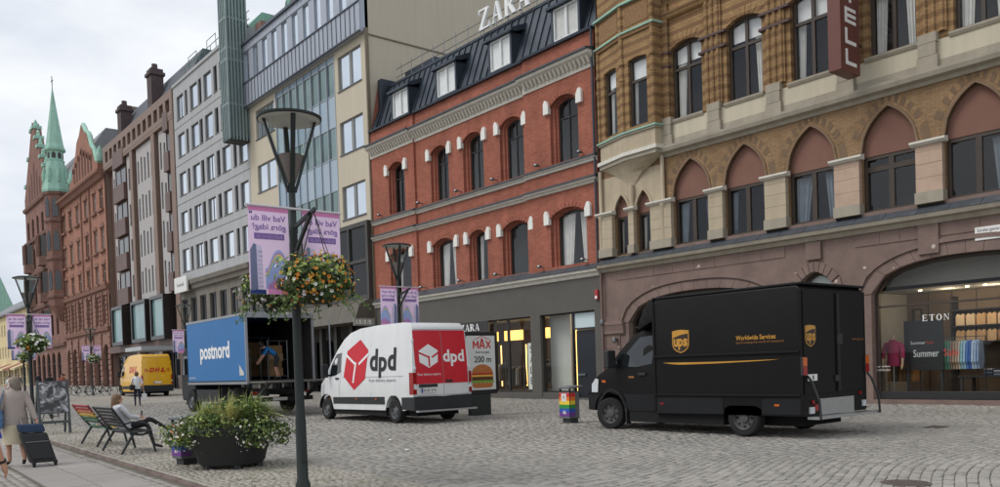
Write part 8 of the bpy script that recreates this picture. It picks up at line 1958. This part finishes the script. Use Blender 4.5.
def suitcase():
    x, y = 2.93, 16.6; S_ = thing('suitcase', (x, y, 0), 'black wheeled suitcase with a blue bag on top pulled along the pavement', 'suitcase')
    mk = mat('suitcase_black', (40, 40, 42), rough=.75, var=.15, scale=8); T = lambda p: (x+p[0]-.24*(p[2]-.05), y+p[1]*math.cos(.22)+(p[2]-.1)*math.sin(.22)*1., p[2]*math.cos(.1))
    def bx(x0, x1, y0, y1, z0, z1, nm, m_, bv): b = MB(); b.box(x0, x1, y0, y1, z0, z1); b.v = [T(v) for v in b.v]; return b.build(nm, m_, S_, bevel=bv)
    bx(-.21, .21, -.12, .12, .07, .60, 'case', mk, .035); bx(-.17, .17, -.145, -.115, .14, .42, 'front_pocket', mk, .02); bx(-.18, .18, -.15, -.14, .44, .455, 'zip', mat('zip_grey', (110, 110, 110), rough=.5), 0)
    b = MB(); b.box(-.2, .2, -.11, .13, .61, .76); b.v = [T(v) for v in b.v]; b.build('top_bag', mat('navy_bag', (38, 56, 84), rough=.8, var=.2, scale=8), S_, bevel=.04)
    for sx_ in (-.17, .17):
        b = MB(); p = T((sx_, -.1, .04)); b.lathe([(.04, -.02), (.04, .02)], (0, 0, 0), 12); b.v = [(v[2]+p[0], v[0]+p[1], v[1]+.04) for v in b.v]; b.build('wheel', M_TYRE, S_)
        b = MB(); b.box(p[0]-.03, p[0]+.03, p[1]-.03, p[1]+.05, .05, .1); b.build('wheel_housing', mk, S_)
    b = MB(); b.tube([T((-.1, .11, .6)), T((-.1, .11, .86)), T((.1, .11, .86)), T((.1, .11, .6))], .012, 6); b.build('pull_handle', M_CHROME, S_)
suitcase()

# --- passer-by at the edge, only the forearm in the picture
ms = mat('royal_blue_shirt', (44, 62, 160), rough=.85, var=.1, obj=True); mt_ = mat('dark_trousers', (44, 46, 54), rough=.9, var=.1, obj=True)
J = stand(1.7, .15, armR=((.27, -.04, 1.0), (.33, .06, .79)))
P2 = person('passer-by in a royal blue shirt with a wristwatch on a hanging arm', (.85, 8.55, 0), rad(-8), J, [(ms, TORSO+UARM), (SKIN, HEAD+FARM+HANDS), (mt_, THIGH+SHIN), (M_SHOE, FEET)])
hair(P2, M_HAIRD, 1.); face(P2, 1.)
b = MB(); w_ = Vector(J['wriR'][:3]); e = Vector(J['elbR'][:3]); d = (w_-e).normalized(); b.tube([w_-d*.03, w_-d*.005], .036, 14); lbuild(b, 'wristwatch', M_BLKP, P2)
b = MB(); b.tube([J['shR'][:3], J['elbR'][:3]], [.085, .07], 12); lbuild(b, 'sleeve', ms, P2); b = MB(); b.tube([J['shL'][:3], J['elbL'][:3]], [.085, .07], 12); lbuild(b, 'sleeve', ms, P2)

# --- woman on the bench (local +Y = the way she faces, turned to face the street)
def sitter():
    J = dict(pelvis=(0, .02, .54, .12, .9), waist=(0, -.06, .68, .115, .85), chest=(0, -.14, .86, .13, .8), neck=(0, -.17, 1.0, .05), head=(0, -.14, 1.09, .08, 1.1), crown=(0, -.145, 1.165, .066, 1.1), nose=(0, -.045, 1.075, .014),
             shL=(-.16, -.15, .95, .055), shR=(.16, -.15, .95, .055), hipL=(-.09, .05, .51, .085), hipR=(.09, .05, .51, .085),
             kneeL=(-.09, .44, .55, .058), kneeR=(.03, .46, .66, .056), ankL=(-.1, .56, .1, .036), ankR=(-.05, .80, .44, .036), toeL=(-.1, .75, .045, .032), toeR=(-.06, .96, .40, .03),
             elbL=(-.22, .0, .74, .04), elbR=(.22, .0, .74, .04), wriL=(-.08, .22, .7, .026), wriR=(.08, .22, .7, .026))
    for s, sg in (('L', -1), ('R', 1)):
        w_ = Vector(J['wri'+s][:3]); d = Vector((-sg*.35, .8, .1)).normalized(); p = w_+d*.06; J['palm'+s] = (*p, .028); sd = Vector((0, -.2, 1)).normalized()
        for i, (o, ln) in enumerate(((-.024, .06), (-.008, .075), (.008, .07), (.024, .055))): q = p+sd*o+d*ln*.55; t = p+sd*o+d*ln*.8+Vector((-sg*.035, 0, .0)); J['f%d%s' % (i, s)] = (*q, .009); J['g%d%s' % (i, s)] = (*t, .008)
        q = w_+d*.03+sd*.035; J['th'+s] = (*q, .01); q = q+d*.035; J['ti'+s] = (*q, .009)
    mw = mat('pale_grey_top', (206, 206, 210), rough=.9, var=.08, scale=6, obj=True); mk = mat('black_trousers', (36, 36, 40), rough=.9, var=.1, obj=True)
    R_ = person('woman in a pale top and black trousers sitting cross-legged on the dark bench', (4.73, 18.05, 0), rad(-90), J, [(mw, TORSO+UARM+FARM), (SKIN, HEAD+HANDS), (mk, THIGH+SHIN), (M_SHOE, FEET)])
    hair(R_, M_HAIRB, .97, c=(0, -.155, -.455), long=.5); face(R_, .97, c=(0, -.155, -.45))
    lbuild(loft([(0, .0, .5, .165, .14), (0, -.03, .6, .15, .135), (0, -.08, .72, .15, .13), (0, -.14, .88, .175, .13), (0, -.165, .96, .15, .1), (0, -.17, 1.0, .06, .06)]), 'top', mw, R_)
    for s_ in 'LR': q = MB(); q.tube([J['sh'+s_][:3], J['elb'+s_][:3], J['wri'+s_][:3]], [.068, .056, .042], 10); lbuild(q, 'sleeve', mw, R_)
    ph = thing('mobile_phone', (5.02, 18.05, .72), 'dark mobile phone in the hands of the woman on the bench', 'phone'); b = MB(); b.box(5.03, 5.045, 18.01, 18.09, .69, .84); b.build('case', M_BLKP, ph, bevel=.006); b = MB(); b.box(5.026, 5.03, 18.017, 18.083, .7, .83); b.build('screen', M_AUTOG, ph)
    bg = thing('handbag', (4.85, 20.5, .44), 'pale pink handbag lying on the rainbow bench', 'bag'); b = MB(); b.box(4.78, 4.98, 20.35, 20.7, .45, .62); b.build('bag', mat('pink_bag', (196, 164, 180), rough=.8, var=.15), bg, bevel=.05, seg=3); b = MB(); b.tube([(4.88, 20.4, .6), (4.88, 20.45, .7), (4.88, 20.6, .7), (4.88, 20.65, .6)], .012, 6); b.build('strap', mat('pink_strap', (176, 140, 158), rough=.8), bg)
sitter()

# --- pedestrians up the street
def walker(label, x, y, rz, top, legs, hr, h=1.7, shorts=False, seed=0, stride=.1, armR=None, bare=True):
    J = stand(h, stride, armR=armR); k = h/1.7
    R_ = person(label, (x, y, gz(y)), rz, J, [(top, TORSO+UARM+([] if bare else FARM)), (SKIN, HEAD+HANDS+(FARM if bare else [])+(SHIN if shorts else [])), (legs, THIGH+([] if shorts else SHIN)), (M_SHOE, FEET)])
    hair(R_, hr, k); face(R_, k)
    lbuild(loft([(0, 0, .86*k, .17*k, .135*k), (0, 0, 1.1*k, .155*k, .125*k), (0, 0, 1.3*k, .18*k, .13*k), (0, 0, 1.42*k, .16*k, .1*k), (0, 0, 1.47*k, .07*k, .07*k)]), 'top', top, R_)
    return R_, J
mwt = mat('white_top', (226, 226, 226), rough=.9, var=.05, obj=True); mnv = mat('navy_trousers', (36, 42, 60), rough=.9, var=.1, obj=True); mgy = mat('grey_coat', (110, 108, 108), rough=.9, var=.1, obj=True); mrd = mat('rust_top', (140, 78, 60), rough=.9, var=.1, obj=True); mbk = mat('black_coat', (40, 40, 44), rough=.9, var=.1, obj=True); mbe = mat('beige_top', (190, 172, 146), rough=.9, var=.1, obj=True)
wk, Jw = walker('pedestrian in a white top and navy trousers walking towards the yellow van', 11.75, 42.7, rad(-12), mwt, mnv, M_HAIRB, 1.7, armR=((.26, -.03, 1.1), (.29, .0, .86)))
bg = thing('shopping_bag', (12.05, 42.65, .6), 'white carrier bag held by the pedestrian in the white top', 'bag'); b = MB(); b.prism([(11.98, .42), (12.14, .42), (12.16, .76), (11.96, .76)], 'y', 42.5, 42.78); b.build('bag', mwt, bg, bevel=.03); b = MB(); b.tube([(12.06, 42.58, .76), (12.06, 42.64, .92), (12.06, 42.7, .76)], .01, 6); b.build('handle', mwt, bg)
bg = thing('shoulder_bag', (11.45, 42.6, 1.0), 'black bag on the shoulder of the pedestrian in the white top', 'bag'); b = MB(); b.box(11.36, 11.6, 42.4, 42.62, .95, 1.22); b.build('bag', mbk, bg, bevel=.06, seg=3); b = MB(); b.tube([(11.42, 42.5, 1.2), (11.55, 42.6, 1.5), (11.7, 42.72, 1.58), (11.58, 42.76, 1.3)], .014, 6); b.build('strap', mbk, bg)
for i, (x, y, rz, t_, l_, h_, lb_, hh) in enumerate(((10.7, 57.5, .4, mbk, mnv, M_HAIRD, 'pedestrian in a black coat beyond the picture easel', 1.74), (11.6, 58.5, 2.6, mrd, mgy, M_HAIRD, 'pedestrian in a rust top walking beyond the picture easel', 1.68), (12.2, 61.0, 3.0, mbe, mnv, M_HAIRB, 'pedestrian in a beige top near the bicycles', 1.66), (10.3, 66.0, 3.2, mgy, mnv, M_HAIRG, 'pedestrian in a grey coat far down the street', 1.75), (9.2, 62.0, 2.9, mwt, mbk, M_HAIRD, 'pedestrian in a white top and black skirt far down the street', 1.65), (14.0, 80.0, 3.1, mbk, mbk, M_HAIRD, 'pedestrian all in black before the yellow building', 1.75))):
    walker(lb_, x, y, rz, t_, l_, h_, hh, bare=(i in (2, 4)))
# --- worker bending in the blue truck
def worker():
    mb2 = mat('worker_blue', (34, 110, 170), rough=.85, var=.1, obj=True); mk = mat('worker_shorts', (40, 42, 48), rough=.9, var=.1, obj=True)
    J = dict(pelvis=(0, -.12, .86, .13, .9), waist=(0, .02, 1.0, .125, .9), chest=(0, .2, 1.12, .14, .9), neck=(0, .36, 1.2, .055), head=(0, .46, 1.23, .085, 1.05), crown=(0, .52, 1.28, .07), nose=(0, .53, 1.16, .014), shL=(-.18, .28, 1.16, .06), shR=(.18, .28, 1.16, .06), hipL=(-.1, -.1, .82, .09), hipR=(.1, -.1, .82, .09), kneeL=(-.12, .02, .47, .06), kneeR=(.12, -.06, .47, .06), ankL=(-.12, -.06, .09, .04), ankR=(.12, -.2, .09, .04), toeL=(-.13, .1, .04, .035), toeR=(.13, -.04, .04, .035), elbL=(-.22, .42, .92, .045), elbR=(.22, .42, .92, .045), wriL=(-.16, .56, .7, .03), wriR=(.16, .56, .7, .03))
    for s, sg in (('L', -1), ('R', 1)):
        w_ = Vector(J['wri'+s][:3]); d = Vector((-sg*.2, .5, -.8)).normalized(); p = w_+d*.07; J['palm'+s] = (*p, .03); sd = Vector((0, .8, .5)).normalized()
        for i, (o, ln) in enumerate(((-.026, .075), (-.009, .09), (.009, .085), (.026, .065))): q = p+sd*o+d*ln*.55; t = p+sd*o+d*ln+Vector((-sg*.02, 0, 0)); J['f%d%s' % (i, s)] = (*q, .0095); J['g%d%s' % (i, s)] = (*t, .008)
        q = w_+d*.03+sd*.045; J['th'+s] = (*q, .011); q = q+d*.04; J['ti'+s] = (*q, .009)
    R_ = person('worker in a blue shirt and dark shorts bending inside the blue truck', (12.95, 29.2, 1.31), rad(78), J, [(mb2, TORSO+UARM), (SKIN, HEAD+FARM+HANDS+SHIN), (mk, THIGH), (M_SHOE, FEET)])
    b = MB(); b.lathe([(.001, .1), (.06, .09), (.098, .03), (.1, -.03), (.08, -.07)], (0, 0, 0), 14, cap=False); b.v = [(v[0], v[1]+.47, v[2]+1.265) for v in b.v]; lbuild(b, 'hair', M_HAIRD, R_)
worker()
